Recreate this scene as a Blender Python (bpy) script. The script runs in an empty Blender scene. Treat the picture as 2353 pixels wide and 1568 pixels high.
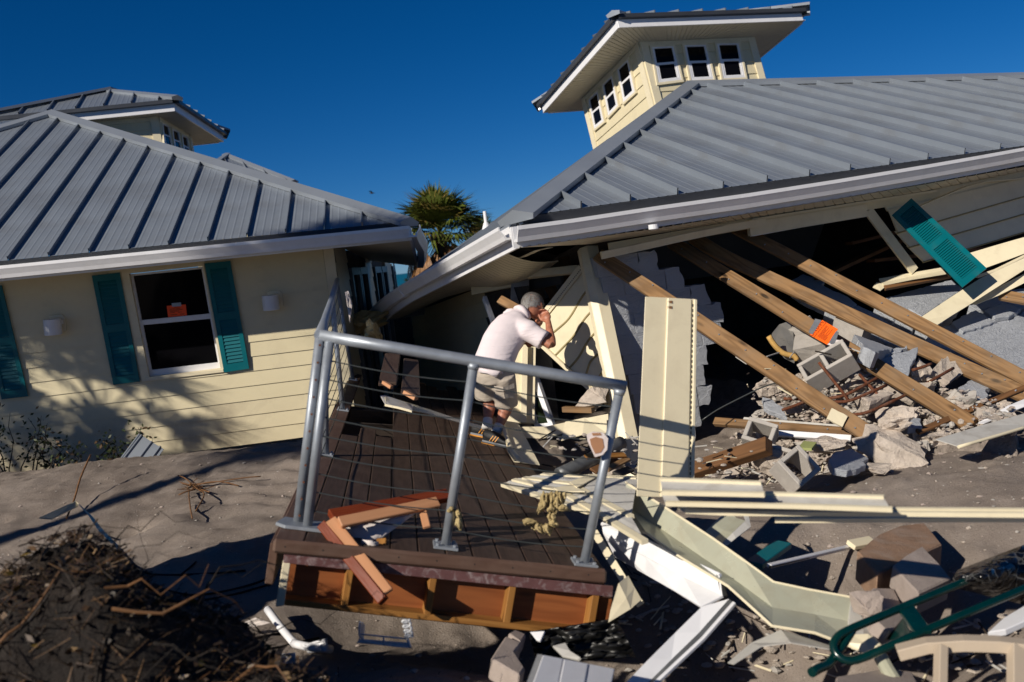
import bpy, bmesh, math, random
from mathutils import Vector, Matrix, noise
random.seed(7)
V3 = Vector
sc = bpy.context.scene
COL = sc.collection
# ------------------------------------------------------------------ camera
EYE = V3((0, 0, 1.9))
FPX = 2353 * 35 / 36
PIT, ROL = math.radians(4.586), math.radians(6.76)
FWD = V3((0, math.cos(PIT), -math.sin(PIT)))
_R0, _U0 = V3((1, 0, 0)), V3((0, math.sin(PIT), math.cos(PIT)))
CR = math.cos(ROL) * _R0 - math.sin(ROL) * _U0
CU = math.sin(ROL) * _R0 + math.cos(ROL) * _U0
cd = bpy.data.cameras.new('camera')
cd.lens, cd.sensor_width, cd.clip_start, cd.clip_end = 35, 36, 0.05, 30000
cd.dof.use_dof = True
cd.dof.focus_distance = 9.0
cd.dof.aperture_fstop = 2.2
cam = bpy.data.objects.new('camera', cd)
m = Matrix((CR, CU, -FWD)).transposed().to_4x4()
m.translation = EYE
cam.matrix_world = m
COL.objects.link(cam)
sc.camera = cam
# ------------------------------------------------------------------ light
SUN_AZ, SUN_EL = math.radians(44), math.radians(29)   # the light travels forward and to the right
SUND = V3((math.sin(SUN_AZ) * math.cos(SUN_EL), math.cos(SUN_AZ) * math.cos(SUN_EL), -math.sin(SUN_EL)))
w = bpy.data.worlds.new('World')
sc.world = w
w.use_nodes = True
nt = w.node_tree
bg = nt.nodes['Background']
sky = nt.nodes.new('ShaderNodeTexSky')
sky.sky_type = 'NISHITA'
sky.sun_disc = False
sky.sun_elevation = SUN_EL
sky.sun_rotation = math.pi + SUN_AZ
sky.air_density, sky.dust_density, sky.ozone_density = 0.6, 0.0, 10.0
hsv = nt.nodes.new('ShaderNodeHueSaturation')
hsv.inputs['Saturation'].default_value = 1.15          # the photograph's deep, polarised blue
nt.links.new(sky.outputs[0], hsv.inputs['Color'])
nt.links.new(hsv.outputs[0], bg.inputs[0])
bg.inputs[1].default_value = 0.055
sl = bpy.data.lights.new('sun', 'SUN')
sl.energy, sl.angle, sl.color = 5.0, math.radians(0.53), (1.0, 0.92, 0.8)
so = bpy.data.objects.new('sun', sl)
so.rotation_euler = SUND.to_track_quat('-Z', 'Y').to_euler()
COL.objects.link(so)
sc.view_settings.view_transform = 'Standard'
sc.view_settings.look = 'None'
sc.view_settings.exposure = 0.0
sc.view_settings.gamma = 1.0
sc.view_settings.use_curve_mapping = False
# ------------------------------------------------------------------ measuring helpers
# photograph measured on a 2353 px wide grid; the Z functions turn coordinates of enlarged crops into it
def _z(k, ox, oy):
    return lambda x, y: (ox + k * x, oy + k * y)
z1, z2, z3, z4 = _z(.2931, 0, 172.3), _z(.348, 0, 574.5), _z(.2565, 517, 402.1), _z(.3297, 1206.5, 0)
z5, z6, z7, z8 = _z(.2931, 1723.5, 143.6), _z(.3663, 976.6, 574.5), _z(.3664, 1551, 517), _z(.4397, 603.2, 603.2)
s1, s2, s3, s4 = _z(.3665, 0, 993.9), _z(.3662, 574.5, 1091.5), _z(.3407, 1149, 1034), _z(.3224, 1666, 1062.8)
s5, s6, s7, s8 = _z(.2674, 1034, 643.4), _z(.2565, 1350, 459.6), _z(.2565, 1752.2, 689.4), _z(.2198, 746.8, 402.1)
t2, t3, t4, t5, t6 = _z(.1722, 0, 976.6), _z(.1722, 1080, 976.6), _z(.1722, 746.8, 718.1), _z(.1758, 1953.3, 1292.6), _z(.19435, 1895.8, 545.8)
def ray(q):
    return FWD + CR * ((q[0] - 1176.5) / FPX) - CU * ((q[1] - 784) / FPX)
def P(q, d):
    return EYE + ray(q) * d
def plane(p, n):
    return (V3(p), V3(n).normalized())
def plane3(a, b, c):
    n = (b - a).cross(c - a).normalized()
    if n.dot(EYE - a) < 0: n = -n
    return (V3(a), n)
def hit(q, pl):
    r = ray(q)
    return EYE + r * ((pl[0] - EYE).dot(pl[1]) / r.dot(pl[1]))
def off(pl, d):
    return (pl[0] + pl[1] * d, pl[1])
def lerp(a, b, t):
    return a + (b - a) * t
def lq(a, b, t):
    return (a[0] + (b[0] - a[0]) * t, a[1] + (b[1] - a[1]) * t)
# ------------------------------------------------------------------ object helpers
def tag(o, label=None, cat=None, group=None, kind=None):
    if label: o['label'] = label
    if cat: o['category'] = cat
    if group: o['group'] = group
    if kind: o['kind'] = kind
    elif cat: o['kind'] = 'thing'
    return o
def thing(name, label, cat, loc=(0, 0, 0), group=None):
    o = bpy.data.objects.new(name, None)
    o.location = loc
    o.empty_display_size = .2
    COL.objects.link(o)
    MW[o.name] = Matrix.Translation(V3(loc))
    return tag(o, label, cat, group)
MW = {}
def frame(o, x, up):
    x = V3(x).normalized()
    z = V3(up) - x * V3(up).dot(x)
    z.normalize()
    y = z.cross(x)
    mm = Matrix((x, y, z)).transposed().to_4x4()
    mm.translation = V3(o)
    return mm
def link(o, M, parent):
    COL.objects.link(o)
    MW[o.name] = M
    if parent is not None:
        o.parent = parent
        o.matrix_local = MW[parent.name].inverted() @ M
    else:
        o.matrix_world = M
    return o
def mk(name, verts, faces, mat, parent=None, M=None, smooth=False, bevel=0, label=None, cat=None, group=None, kind=None, fm=None, local=False):
    """one mesh object; verts in world space, stored in the local frame M"""
    if M is None:
        c = V3((0, 0, 0))
        if not local:
            for v in verts: c += v
            c /= max(1, len(verts))
        M = Matrix.Translation(c)
    if not local:
        mi = M.inverted()
        verts = [mi @ v for v in verts]
    me = bpy.data.meshes.new(name)
    me.from_pydata([tuple(v) for v in verts], [], faces)
    for mm in (mat if isinstance(mat, (list, tuple)) else [mat]):
        me.materials.append(mm)
    if fm:
        me.polygons.foreach_set('material_index', fm)
    if smooth:
        me.polygons.foreach_set('use_smooth', [True] * len(me.polygons))
    me.update()
    o = bpy.data.objects.new(name, me)
    link(o, M, parent)
    if bevel:
        b = o.modifiers.new('bevel', 'BEVEL')
        b.width, b.segments, b.limit_method = bevel, 1, 'ANGLE'
    return tag(o, label, cat, group, kind)
def fixn(o):
    bm = bmesh.new()
    bm.from_mesh(o.data)
    bmesh.ops.recalc_face_normals(bm, faces=bm.faces)
    bm.to_mesh(o.data)
    bm.free()
    return o
_OCT = [V3((1, 0, 0)), V3((0, 1, 0)), V3((-1, 0, 0)), V3((0, -1, 0)), V3((0, 0, 1)), V3((0, 0, -1))]
_OCF = [(0, 1, 4), (1, 2, 4), (2, 3, 4), (3, 0, 4), (1, 0, 5), (2, 1, 5), (3, 2, 5), (0, 3, 5)]
def crumb(mb, c, r, mi, rnd, flat=.75):
    """small irregular stone"""
    v, f, mid = list(_OCT), [], {}
    def mp(a, b):
        k = (min(a, b), max(a, b))
        if k not in mid:
            v.append((v[a] + v[b]).normalized()); mid[k] = len(v) - 1
        return mid[k]
    for a, b, d in _OCF:
        x, y, z = mp(a, b), mp(b, d), mp(d, a)
        f += [(a, x, z), (x, b, y), (z, y, d), (x, y, z)]
    s = (rnd.uniform(.7, 1.5), rnd.uniform(.7, 1.3), rnd.uniform(.5, 1) * flat)
    a = rnd.uniform(0, 6.28); ca, sa = math.cos(a), math.sin(a)
    out = []
    for p in v:
        q = p * r * rnd.uniform(.75, 1.2)
        q = V3((q.x * s[0], q.y * s[1], q.z * s[2]))
        out.append(c + V3((q.x * ca - q.y * sa, q.x * sa + q.y * ca, q.z)))
    mb.add(out, f, mi)
class MB:
    """collects pieces of one mesh"""
    def __init__(s): s.v, s.f, s.m = [], [], []
    def add(s, verts, faces, mi=0):
        k = len(s.v)
        s.v += [V3(p) for p in verts]
        s.f += [tuple(i + k for i in f) for f in faces]
        s.m += [mi] * len(faces)
    def prism(s, pts, d, mi=0):
        n = len(pts)
        d = V3(d)
        s.add(list(pts) + [p + d for p in pts], [tuple(range(n)), tuple(range(2 * n - 1, n - 1, -1))] + [(i, i + n, (i + 1) % n + n, (i + 1) % n) for i in range(n)], mi)
    def box(s, a, b, w, t, up, mi=0):
        a, b = V3(a), V3(b)
        M = frame(a, b - a, up)
        y, z = M.col[1].xyz * (w / 2), M.col[2].xyz * (t / 2)
        s.prism([a - y - z, a + y - z, a + y + z, a - y + z], b - a, mi)
    def tube(s, pts, r, n=8, mi=0, caps=True):
        rr = r if isinstance(r, (list, tuple)) else [r] * len(pts)
        k0 = len(s.v)
        prev = None
        for i, p in enumerate(pts):
            t = (pts[min(i + 1, len(pts) - 1)] - pts[max(i - 1, 0)]).normalized()
            u = prev if prev is not None else (V3((0, 0, 1)) if abs(t.z) < .9 else V3((1, 0, 0)))
            u = (u - t * u.dot(t)).normalized()
            prev = u
            q = t.cross(u)
            for j in range(n):
                a = 2 * math.pi * j / n
                s.v.append(p + (u * math.cos(a) + q * math.sin(a)) * rr[i])
        for i in range(len(pts) - 1):
            for j in range(n):
                s.f.append((k0 + i * n + j, k0 + i * n + (j + 1) % n, k0 + (i + 1) * n + (j + 1) % n, k0 + (i + 1) * n + j))
                s.m.append(mi)
        if caps:
            s.f.append(tuple(k0 + j for j in range(n))[::-1]); s.m.append(mi)
            e = k0 + (len(pts) - 1) * n
            s.f.append(tuple(e + j for j in range(n))); s.m.append(mi)
    def sweep(s, pts, prof, ups, mi=0, closed=True):
        """profile (a sideways, b up) carried along pts"""
        k0, n = len(s.v), len(prof)
        for i, p in enumerate(pts):
            t = (pts[min(i + 1, len(pts) - 1)] - pts[max(i - 1, 0)]).normalized()
            u = V3(ups[i] if isinstance(ups, list) else ups)
            u = (u - t * u.dot(t)).normalized()
            q = t.cross(u)
            pr = prof(i / (len(pts) - 1)) if callable(prof) else prof
            n = len(pr)
            for a, b in pr: s.v.append(p + q * a + u * b)
        for i in range(len(pts) - 1):
            for j in range(n if closed else n - 1):
                s.f.append((k0 + i * n + j, k0 + i * n + (j + 1) % n, k0 + (i + 1) * n + (j + 1) % n, k0 + (i + 1) * n + j))
                s.m.append(mi)
        if closed:
            s.f.append(tuple(k0 + j for j in range(n))[::-1]); s.m.append(mi)
            e = k0 + (len(pts) - 1) * n
            s.f.append(tuple(e + j for j in range(n))); s.m.append(mi)
    def build(s, name, mat, parent=None, M=None, **kw):
        fix = kw.pop('fix', True)
        o = mk(name, s.v, s.f, mat, parent, M, fm=s.m, **kw)
        return fixn(o) if fix else o
def plate(name, pl, qs, t, mat, parent=None, bevel=0, xdir=None, jag=0, **kw):
    """outline measured in the photograph laid on a plane in the scene and given thickness t (behind the plane)"""
    pts = [hit(q, pl) for q in qs]
    return slab(name, pts, pl[1], t, mat, parent, bevel, xdir, jag, **kw)
def jagged(pts, amp, step=.05, seed=0):
    out = []
    rnd = random.Random(seed or len(pts) * 31)
    for i, p in enumerate(pts):
        q = pts[(i + 1) % len(pts)]
        k = max(1, int((q - p).length / (step if amp > .005 else .14)))
        for j in range(k):
            o = lerp(p, q, j / k)
            if j: o = o + V3((rnd.uniform(-amp, amp), rnd.uniform(-amp, amp), rnd.uniform(-amp, amp)))
            out.append(o)
    return out
def slab(name, pts, n, t, mat, parent=None, bevel=0, xdir=None, jag=0, **kw):
    if jag:
        o = pts[0]
        pts = [p - V3(n) * (p - o).dot(V3(n)) for p in jagged(pts, jag, seed=len(name) + int(abs(pts[0].x) * 1000))]
    b = MB()
    b.prism(pts, -V3(n) * t)
    x = V3(xdir) if xdir is not None else pts[1] - pts[0]
    return b.build(name, mat, parent, frame(pts[0], x, n), bevel=bevel, **kw)
def beam(name, a, b, w, t, mat, parent=None, up=(0, 0, 1), bevel=.003, bow=0, **kw):
    """timber from a to b, w across, t along up"""
    M = frame(a, b - a, up)
    L = (b - a).length
    mb = MB()
    n = 6 if bow else 1
    pts = [V3((L * i / n, 0, bow * math.sin(math.pi * i / n))) for i in range(n + 1)]
    mb.sweep(pts, [(-w / 2, -t / 2), (w / 2, -t / 2), (w / 2, t / 2), (-w / 2, t / 2)], V3((0, 0, 1)))
    return mb.build(name, mat, parent, M, local=True, bevel=bevel, **kw)
# ------------------------------------------------------------------ materials
def _nodes(name):
    mt = bpy.data.materials.new(name)
    mt.use_nodes = True
    return mt, mt.node_tree.nodes, mt.node_tree.links, mt.node_tree.nodes['Principled BSDF']
def _mix(N, L, a, b, f, mode='MIX'):
    x = N.new('ShaderNodeMix')
    x.data_type, x.blend_type = 'RGBA', mode
    for k, s in ((0, f), (6, a), (7, b)):
        if hasattr(s, 'is_output'): L.new(s, x.inputs[k])
        elif k == 0: x.inputs[0].default_value = s
        else: x.inputs[k].default_value = (*s, 1)
    return x.outputs[2]
def _noise(N, L, scale, detail=4, rough=.6, vec=None, dist=0):
    x = N.new('ShaderNodeTexNoise')
    x.inputs['Scale'].default_value, x.inputs['Detail'].default_value = scale, detail
    x.inputs['Roughness'].default_value, x.inputs['Distortion'].default_value = rough, dist
    if vec is not None: L.new(vec, x.inputs['Vector'])
    return x
def _ramp(N, L, src, p0, p1, c0=(0, 0, 0), c1=(1, 1, 1)):
    x = N.new('ShaderNodeValToRGB')
    x.color_ramp.elements[0].position, x.color_ramp.elements[1].position = p0, p1
    x.color_ramp.elements[0].color, x.color_ramp.elements[1].color = (*c0, 1), (*c1, 1)
    L.new(src, x.inputs[0])
    return x.outputs[0]
def _bump(N, L, B, h, strength, dist=.01):
    b = N.new('ShaderNodeBump')
    b.inputs['Strength'].default_value, b.inputs['Distance'].default_value = strength, dist
    L.new(h, b.inputs['Height'])
    L.new(b.outputs[0], B.inputs['Normal'])
def mat(name, col, rough=.6, metal=0, var=.12, scale=3, bump=.15, bscale=40, dirt=None, damt=.4, dscale=2, spec=.4, stretch=None, objrand=.0, bdist=.004):
    mt, N, L, B = _nodes(name)
    tc = N.new('ShaderNodeTexCoord')
    vec = tc.outputs['Object']
    if stretch:
        mp = N.new('ShaderNodeMapping')
        mp.inputs['Scale'].default_value = stretch
        L.new(vec, mp.inputs[0])
        vec = mp.outputs[0]
    n = _noise(N, L, scale, 5, .6, vec)
    c0 = tuple(x * (1 - var) for x in col)
    c1 = tuple(min(1, x * (1 + var)) for x in col)
    c = _mix(N, L, c0, c1, _ramp(N, L, n.outputs[0], .3, .7))
    if dirt:
        d = _noise(N, L, dscale, 8, .7, tc.outputs['Object'], .6)
        fac = _ramp(N, L, d.outputs[0], .5, .75, (0, 0, 0), (damt, damt, damt))
        c = _mix(N, L, c, dirt, fac)
    if objrand:
        oi = N.new('ShaderNodeObjectInfo')
        hs = N.new('ShaderNodeHueSaturation')
        mr = N.new('ShaderNodeMapRange')
        mr.inputs[3].default_value, mr.inputs[4].default_value = 1 - objrand, 1 + objrand
        L.new(oi.outputs['Random'], mr.inputs[0])
        L.new(mr.outputs[0], hs.inputs['Value'])
        L.new(c, hs.inputs['Color'])
        c = hs.outputs[0]
    L.new(c, B.inputs['Base Color'])
    rr = _noise(N, L, scale * 2.3, 3, .6, vec)
    L.new(_ramp(N, L, rr.outputs[0], .2, .8, (rough * .8,) * 3, (min(1, rough * 1.2),) * 3), B.inputs['Roughness'])
    B.inputs['Metallic'].default_value = metal
    B.inputs['Specular IOR Level'].default_value = spec
    if bump:
        bn = _noise(N, L, bscale, 6, .65, vec)
        _bump(N, L, B, bn.outputs[0], bump, bdist)
    return mt
def wood(name, c0, c1, rough=.6, sc_=(1.2, 26, 26), knots=True, grey=None, objrand=.12):
    mt, N, L, B = _nodes(name)
    tc = N.new('ShaderNodeTexCoord')
    oi = N.new('ShaderNodeObjectInfo')
    ad = N.new('ShaderNodeVectorMath'); ad.operation = 'MULTIPLY_ADD'
    ad.inputs[1].default_value = (1, 1, 1)
    cm = N.new('ShaderNodeCombineXYZ')
    mu = N.new('ShaderNodeMath'); mu.operation = 'MULTIPLY'; mu.inputs[1].default_value = 50
    L.new(oi.outputs['Random'], mu.inputs[0])
    L.new(mu.outputs[0], cm.inputs[0])
    L.new(tc.outputs['Object'], ad.inputs[0]); L.new(cm.outputs[0], ad.inputs[2])
    mp = N.new('ShaderNodeMapping'); mp.inputs['Scale'].default_value = sc_
    L.new(ad.outputs[0], mp.inputs[0])
    n1 = _noise(N, L, 1.0, 6, .6, mp.outputs[0], .8)
    mp2 = N.new('ShaderNodeMapping'); mp2.inputs['Scale'].default_value = (sc_[0] * .6, sc_[1] * .3, sc_[2] * .3)
    L.new(ad.outputs[0], mp2.inputs[0])
    n0 = _noise(N, L, 1.0, 2, .5, mp2.outputs[0])
    wv = N.new('ShaderNodeMath'); wv.operation = 'MULTIPLY'; wv.inputs[1].default_value = 46
    L.new(n0.outputs[0], wv.inputs[0])
    sn = N.new('ShaderNodeMath'); sn.operation = 'SINE'
    L.new(wv.outputs[0], sn.inputs[0])
    mr = N.new('ShaderNodeMapRange'); mr.inputs[1].default_value, mr.inputs[2].default_value = -1, 1
    L.new(sn.outputs[0], mr.inputs[0])
    c = _mix(N, L, c0, c1, _mix(N, L, n1.outputs[0], mr.outputs[0], .45))
    if knots:
        vo = N.new('ShaderNodeTexVoronoi'); vo.inputs['Scale'].default_value = 1
        mp3 = N.new('ShaderNodeMapping'); mp3.inputs['Scale'].default_value = (2.2, 7, 7)
        L.new(ad.outputs[0], mp3.inputs[0]); L.new(mp3.outputs[0], vo.inputs['Vector'])
        c = _mix(N, L, tuple(x * .28 for x in c0), c, _ramp(N, L, vo.outputs['Distance'], .08, .17))
    if grey:
        g = _noise(N, L, 3, 6, .7, tc.outputs['Object'])
        c = _mix(N, L, c, grey, _ramp(N, L, g.outputs[0], .45, .75, (0, 0, 0), (.6, .6, .6)))
    hs = N.new('ShaderNodeHueSaturation')
    m2 = N.new('ShaderNodeMapRange'); m2.inputs[3].default_value, m2.inputs[4].default_value = 1 - objrand, 1 + objrand
    L.new(oi.outputs['Random'], m2.inputs[0]); L.new(m2.outputs[0], hs.inputs['Value']); L.new(c, hs.inputs['Color'])
    L.new(hs.outputs[0], B.inputs['Base Color'])
    B.inputs['Roughness'].default_value = rough
    B.inputs['Specular IOR Level'].default_value = .3
    _bump(N, L, B, n1.outputs[0], .25, .003)
    return mt
M_roof = mat('roof_metal', (.225, .255, .295), .33, .25, .1, 1.2, .05, 8, dirt=(.16, .15, .14), damt=.35, dscale=1.5, spec=.5)
M_cap = mat('ridge_metal', (.28, .31, .35), .34, .25, .08, 1.2, .03, 8, spec=.5)
M_drip = mat('drip_edge_metal', (.06, .065, .075), .4, .3, .1)
M_white = mat('white_aluminium', (.77, .77, .79), .33, 0, .05, 1.5, .03, 10, dirt=(.4, .39, .37), damt=.25, dscale=3, spec=.5)
M_soff = mat('soffit_vinyl', (.6, .56, .46), .5, 0, .06, 2, .03, 20, dirt=(.3, .26, .2), damt=.3)
M_cream = mat('cream_siding', (.68, .60, .40), .5, 0, .05, 1.3, .06, 60, dirt=(.42, .36, .25), damt=.3, dscale=2.5, stretch=(1, 1, 1), objrand=.02)
M_creamd = mat('mud_splashed_siding', (.66, .58, .39), .55, 0, .08, 1.3, .1, 60, dirt=(.27, .215, .15), damt=.55, dscale=1.6, objrand=.03)
M_vinyl = mat('cream_vinyl', (.73, .65, .46), .42, 0, .04, 1.5, .04, 30, dirt=(.38, .3, .2), damt=.25, dscale=5, objrand=.03)
M_vback = mat('vinyl_back', (.50, .485, .45), .5, 0, .07, 3, .05, 40, dirt=(.2, .16, .12), damt=.5, dscale=6)
M_alu = mat('flashing_metal', (.50, .50, .38), .3, .25, .06, 3, .03, 12, dirt=(.3, .2, .1), damt=.3, dscale=5)
M_teal = mat('teal_paint', (.0, .115, .14), .42, 0, .08, 3, .05, 40, dirt=(.02, .1, .1), damt=.3, dscale=6, spec=.3)
M_tealf = mat('teal_faded', (.0, .13, .155), .45, 0, .1, 3, .05, 40, dirt=(.06, .14, .13), damt=.4, dscale=7, spec=.3)
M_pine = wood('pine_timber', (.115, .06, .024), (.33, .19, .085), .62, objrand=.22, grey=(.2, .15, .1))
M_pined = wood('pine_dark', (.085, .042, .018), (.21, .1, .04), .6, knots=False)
M_deck = wood('deck_board', (.035, .02, .014), (.075, .045, .032), .62, (2, 40, 40), knots=False, grey=(.1, .07, .055), objrand=.1)
M_trim = wood('deck_trim', (.085, .046, .032), (.125, .072, .052), .6, (2, 30, 30), knots=False, grey=(.16, .11, .085), objrand=.03)
M_cedar = wood('red_cedar', (.18, .055, .018), (.3, .1, .032), .5, (1.2, 22, 22), knots=True)
M_stud = wood('stud_timber', (.22, .09, .02), (.4, .19, .05), .55, knots=True)
M_moulding = wood('moulding_wood', (.45, .215, .105), (.58, .29, .15), .45, knots=False)
M_mahog = mat('mahogany_stain', (.17, .033, .009), .28, 0, .15, 4, .04, 40, stretch=(1, 8, 8), spec=.5)
M_galv = mat('galvanised_steel', (.34, .37, .41), .46, .5, .13, 9, .08, 30, dirt=(.2, .22, .25), damt=.4, dscale=14)
M_cable = mat('cable_steel', (.07, .08, .08), .4, .4, .1, 8, 0)
M_flash = mat('purple_flashing', (.13, .062, .062), .35, 0, .2, 12, .2, 160, dirt=(.5, .46, .46), damt=.55, dscale=22)
M_block = mat('concrete_block', (.42, .39, .355), .92, 0, .14, 5, .5, 90, dirt=(.24, .2, .165), damt=.45, dscale=5, objrand=.1, spec=.2, bdist=.008)
M_rub = mat('broken_concrete', (.48, .415, .355), .95, 0, .2, 9, .9, 45, dirt=(.26, .2, .16), damt=.5, dscale=8, objrand=.14, spec=.15, bdist=.02)
M_brown = mat('stained_concrete', (.30, .19, .125), .95, 0, .2, 7, .6, 60, dirt=(.4, .34, .29), damt=.6, dscale=5, spec=.15, bdist=.01)
M_sandc = mat('sand_coloured_block', (.36, .3, .265), .95, 0, .12, 7, .6, 80, dirt=(.27, .22, .19), damt=.4, dscale=5, spec=.15, bdist=.01)
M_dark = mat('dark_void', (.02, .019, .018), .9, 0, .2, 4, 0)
M_tape = mat('duct_tape', (.32, .33, .35), .3, .55, .2, 10, .5, 25)
M_orange = mat('orange_paper', (.95, .135, .006), .6, 0, .03, 4, .03, 30)
M_ink = mat('ink', (.22, .03, .004), .7, 0, .05, 4, 0)
M_orange2 = mat('orange_red_paper', (.95, .085, .012), .6, 0, .03, 4, .03, 30)
M_rebar = mat('rusty_steel', (.14, .045, .02), .8, .3, .3, 25, .6, 180, dirt=(.33, .22, .15), damt=.6, dscale=30)
M_wool = mat('insulation_wool', (.47, .36, .17), .95, 0, .25, 14, .8, 60, dirt=(.6, .5, .3), damt=.6, dscale=12, bdist=.02)
M_cloth = mat('white_cloth', (.62, .56, .53), .9, 0, .08, 6, .3, 30)
M_drywall = mat('drywall_paper', (.38, .19, .1), .85, 0, .08, 8, .15, 60)
M_gyps = mat('gypsum', (.72, .63, .6), .95, 0, .1, 12, .5, 60)
M_plast = mat('white_plastic', (.75, .75, .77), .35, 0, .03, 3, .02, 20, dirt=(.5, .48, .45), damt=.2, dscale=6)
M_green = mat('green_enamel', (.0, .022, .02), .25, 0, .2, 10, .05, 20, spec=.6)
M_black = mat('black_plastic', (.008, .008, .008), .4, 0, .2, 6, .1, 20)
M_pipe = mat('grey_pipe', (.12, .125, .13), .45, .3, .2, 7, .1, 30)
M_fiber = mat('foil_faced_board', (.30, .29, .27), .3, .5, .2, 5, .3, 14)
M_foam = mat('yellow_foam', (.55, .33, .1), .9, 0, .2, 15, .8, 40)
M_rack = mat('white_coated_wire', (.55, .56, .58), .4, .2, .05, 5, 0)
M_beige = mat('beige_paint', (.47, .385, .29), .55, 0, .05, 3, .05, 30, dirt=(.36, .3, .23), damt=.3, dscale=5)
M_joist = mat('shaded_joist', (.035, .024, .018), .85, 0, .3, 6, .3, 40, stretch=(1, 10, 10))  # dark brown puts the shade of the deck hole into the joists
M_lap = mat('lap_dirt_and_shade', (.3, .245, .12), .7, 0, .15, 8)  # dirt tone that also stands for the shadow under siding laps
M_int = mat('interior_dark', (.05, .047, .043), .9, 0, .3, 2, .2, 10)  # near-black tone puts the unlit interior's darkness into the walls
# painted block wall: grey blue paint with thick brushed skim texture
def painted_wall():
    mt, N, L, B = _nodes('grey_blue_painted_block')
    tc = N.new('ShaderNodeTexCoord')
    mp = N.new('ShaderNodeMapping'); mp.inputs['Scale'].default_value = (6, 11, 11); mp.inputs['Rotation'].default_value = (0, 0, .5)
    L.new(tc.outputs['Object'], mp.inputs[0])
    n = _noise(N, L, 1.4, 8, .7, mp.outputs[0], 1.4)
    n2 = _noise(N, L, 1.3, 6, .6, tc.outputs['Object'])
    c = _mix(N, L, (.33, .345, .375), (.41, .43, .465), _ramp(N, L, n2.outputs[0], .3, .7))
    c = _mix(N, L, c, (.5, .51, .53), _ramp(N, L, n.outputs[0], .6, .72, (0, 0, 0), (.5, .5, .5)))
    L.new(c, B.inputs['Base Color'])
    B.inputs['Roughness'].default_value = .62
    B.inputs['Specular IOR Level'].default_value = .3
    _bump(N, L, B, n.outputs[0], .9, .03)
    return mt
M_paint = painted_wall()
def glass_dark():
    mt, N, L, B = _nodes('window_glass')
    B.inputs['Base Color'].default_value = (.004, .004, .005, 1)
    B.inputs['Roughness'].default_value = .06
    B.inputs['Specular IOR Level'].default_value = .12
    return mt
M_glass = glass_dark()
# ================================================================== shared builders for houses
def poly_range(pts, s):
    lo, hi = 1e9, -1e9
    n = len(pts)
    for i in range(n):
        (s0, a0), (s1_, a1) = pts[i], pts[(i + 1) % n]
        if abs(s1_ - s0) < 1e-9:
            if abs(s - s0) < 1e-6: lo, hi = min(lo, a0, a1), max(hi, a0, a1)
            continue
        k = (s - s0) / (s1_ - s0)
        if -1e-6 <= k <= 1 + 1e-6:
            a = a0 + (a1 - a0) * k
            lo, hi = min(lo, a), max(hi, a)
    return lo, hi
def roof(parent, poly, o, e, n, spacing, s_first, H=.05, mt=None, name='roof_panel', flip=False, lift=.0):
    """standing seam roof: one object per panel, seam included"""
    e = V3(e).normalized(); n = V3(n).normalized()
    up = n.cross(e).normalized()
    if up.z < 0: up = -up
    pp = [((p - o).dot(e), (p - o).dot(up)) for p in poly]
    smin, smax = min(a for a, b in pp), max(a for a, b in pp)
    k = math.floor((smin - s_first) / spacing)
    while s_first + k * spacing < smax:
        a = s_first + k * spacing
        k += 1
        prof = [(0, 0), (0, H), (.013, H), (.013, 0)]
        for c in (.2, .4, .6, .8):
            c *= spacing
            prof += [(c - .016, 0), (c, .0035), (c + .016, 0)]
        prof.append((spacing, 0))
        if flip: prof = [(spacing - x, h) for x, h in reversed(prof)]
        rows = []
        for x, h in prof:
            s = a + x
            s = min(max(s, smin + 1e-4), smax - 1e-4)
            lo, hi = poly_range(pp, s)
            if hi <= lo: continue
            rows.append((o + e * s + up * lo + n * (h + lift), o + e * s + up * hi + n * (h + lift)))
        if len(rows) < 3: continue
        v = [p for r in rows for p in r]
        f = [(2 * i, 2 * i + 1, 2 * i + 3, 2 * i + 2) for i in range(len(rows) - 1)]
        if not flip: f = [tuple(reversed(q)) for q in f]
        mk(name, v, f, mt or M_roof, parent, frame(v[0], up, n))
def hipcap(parent, a, b, n1, n2, wdt=.13, lift=.056, name='ridge_cap'):
    d = (b - a).normalized()
    q1, q2 = n1.cross(d).normalized(), n2.cross(d).normalized()
    if q1.dot(q2) > 0: q2 = -q2
    # point both away from each other and down their own slope
    if q1.dot(n2) > 0: q1 = -q1
    if q2.dot(n1) > 0: q2 = -q2
    up = (n1 + n2).normalized() * (lift + .012)
    pts = []
    for p in (a - d * .02, b + d * .02):
        e1 = p + q1 * wdt + n1 * lift
        e2 = p + q2 * wdt + n2 * lift
        pts += [e1 - n1 * .05, e1, p + up, e2, e2 - n2 * .05]
    f = [(i, i + 1, i + 6, i + 5) for i in range(4)] + [(0, 1, 2, 3, 4), (9, 8, 7, 6, 5)]
    return fixn(mk(name, pts, f, M_cap, parent, frame(a, d, up)))
GUT = [(0, .0), (.0, -.115), (-.075, -.12), (-.09, -.085), (-.115, -.045), (-.125, -.03), (-.125, 0), (-.113, 0), (-.113, -.03), (-.06, -.1), (-.012, -.1), (-.012, 0)]
def gutter(parent, pts, ups, mt=None, name='gutter', k=1.0, side=1):
    b = MB()
    b.sweep(pts, [(x * k * side, y * k) for x, y in GUT], ups)
    return b.build(name, mt or M_white, parent, frame(pts[0], pts[-1] - pts[0], ups if not isinstance(ups, list) else ups[0]))
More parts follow.
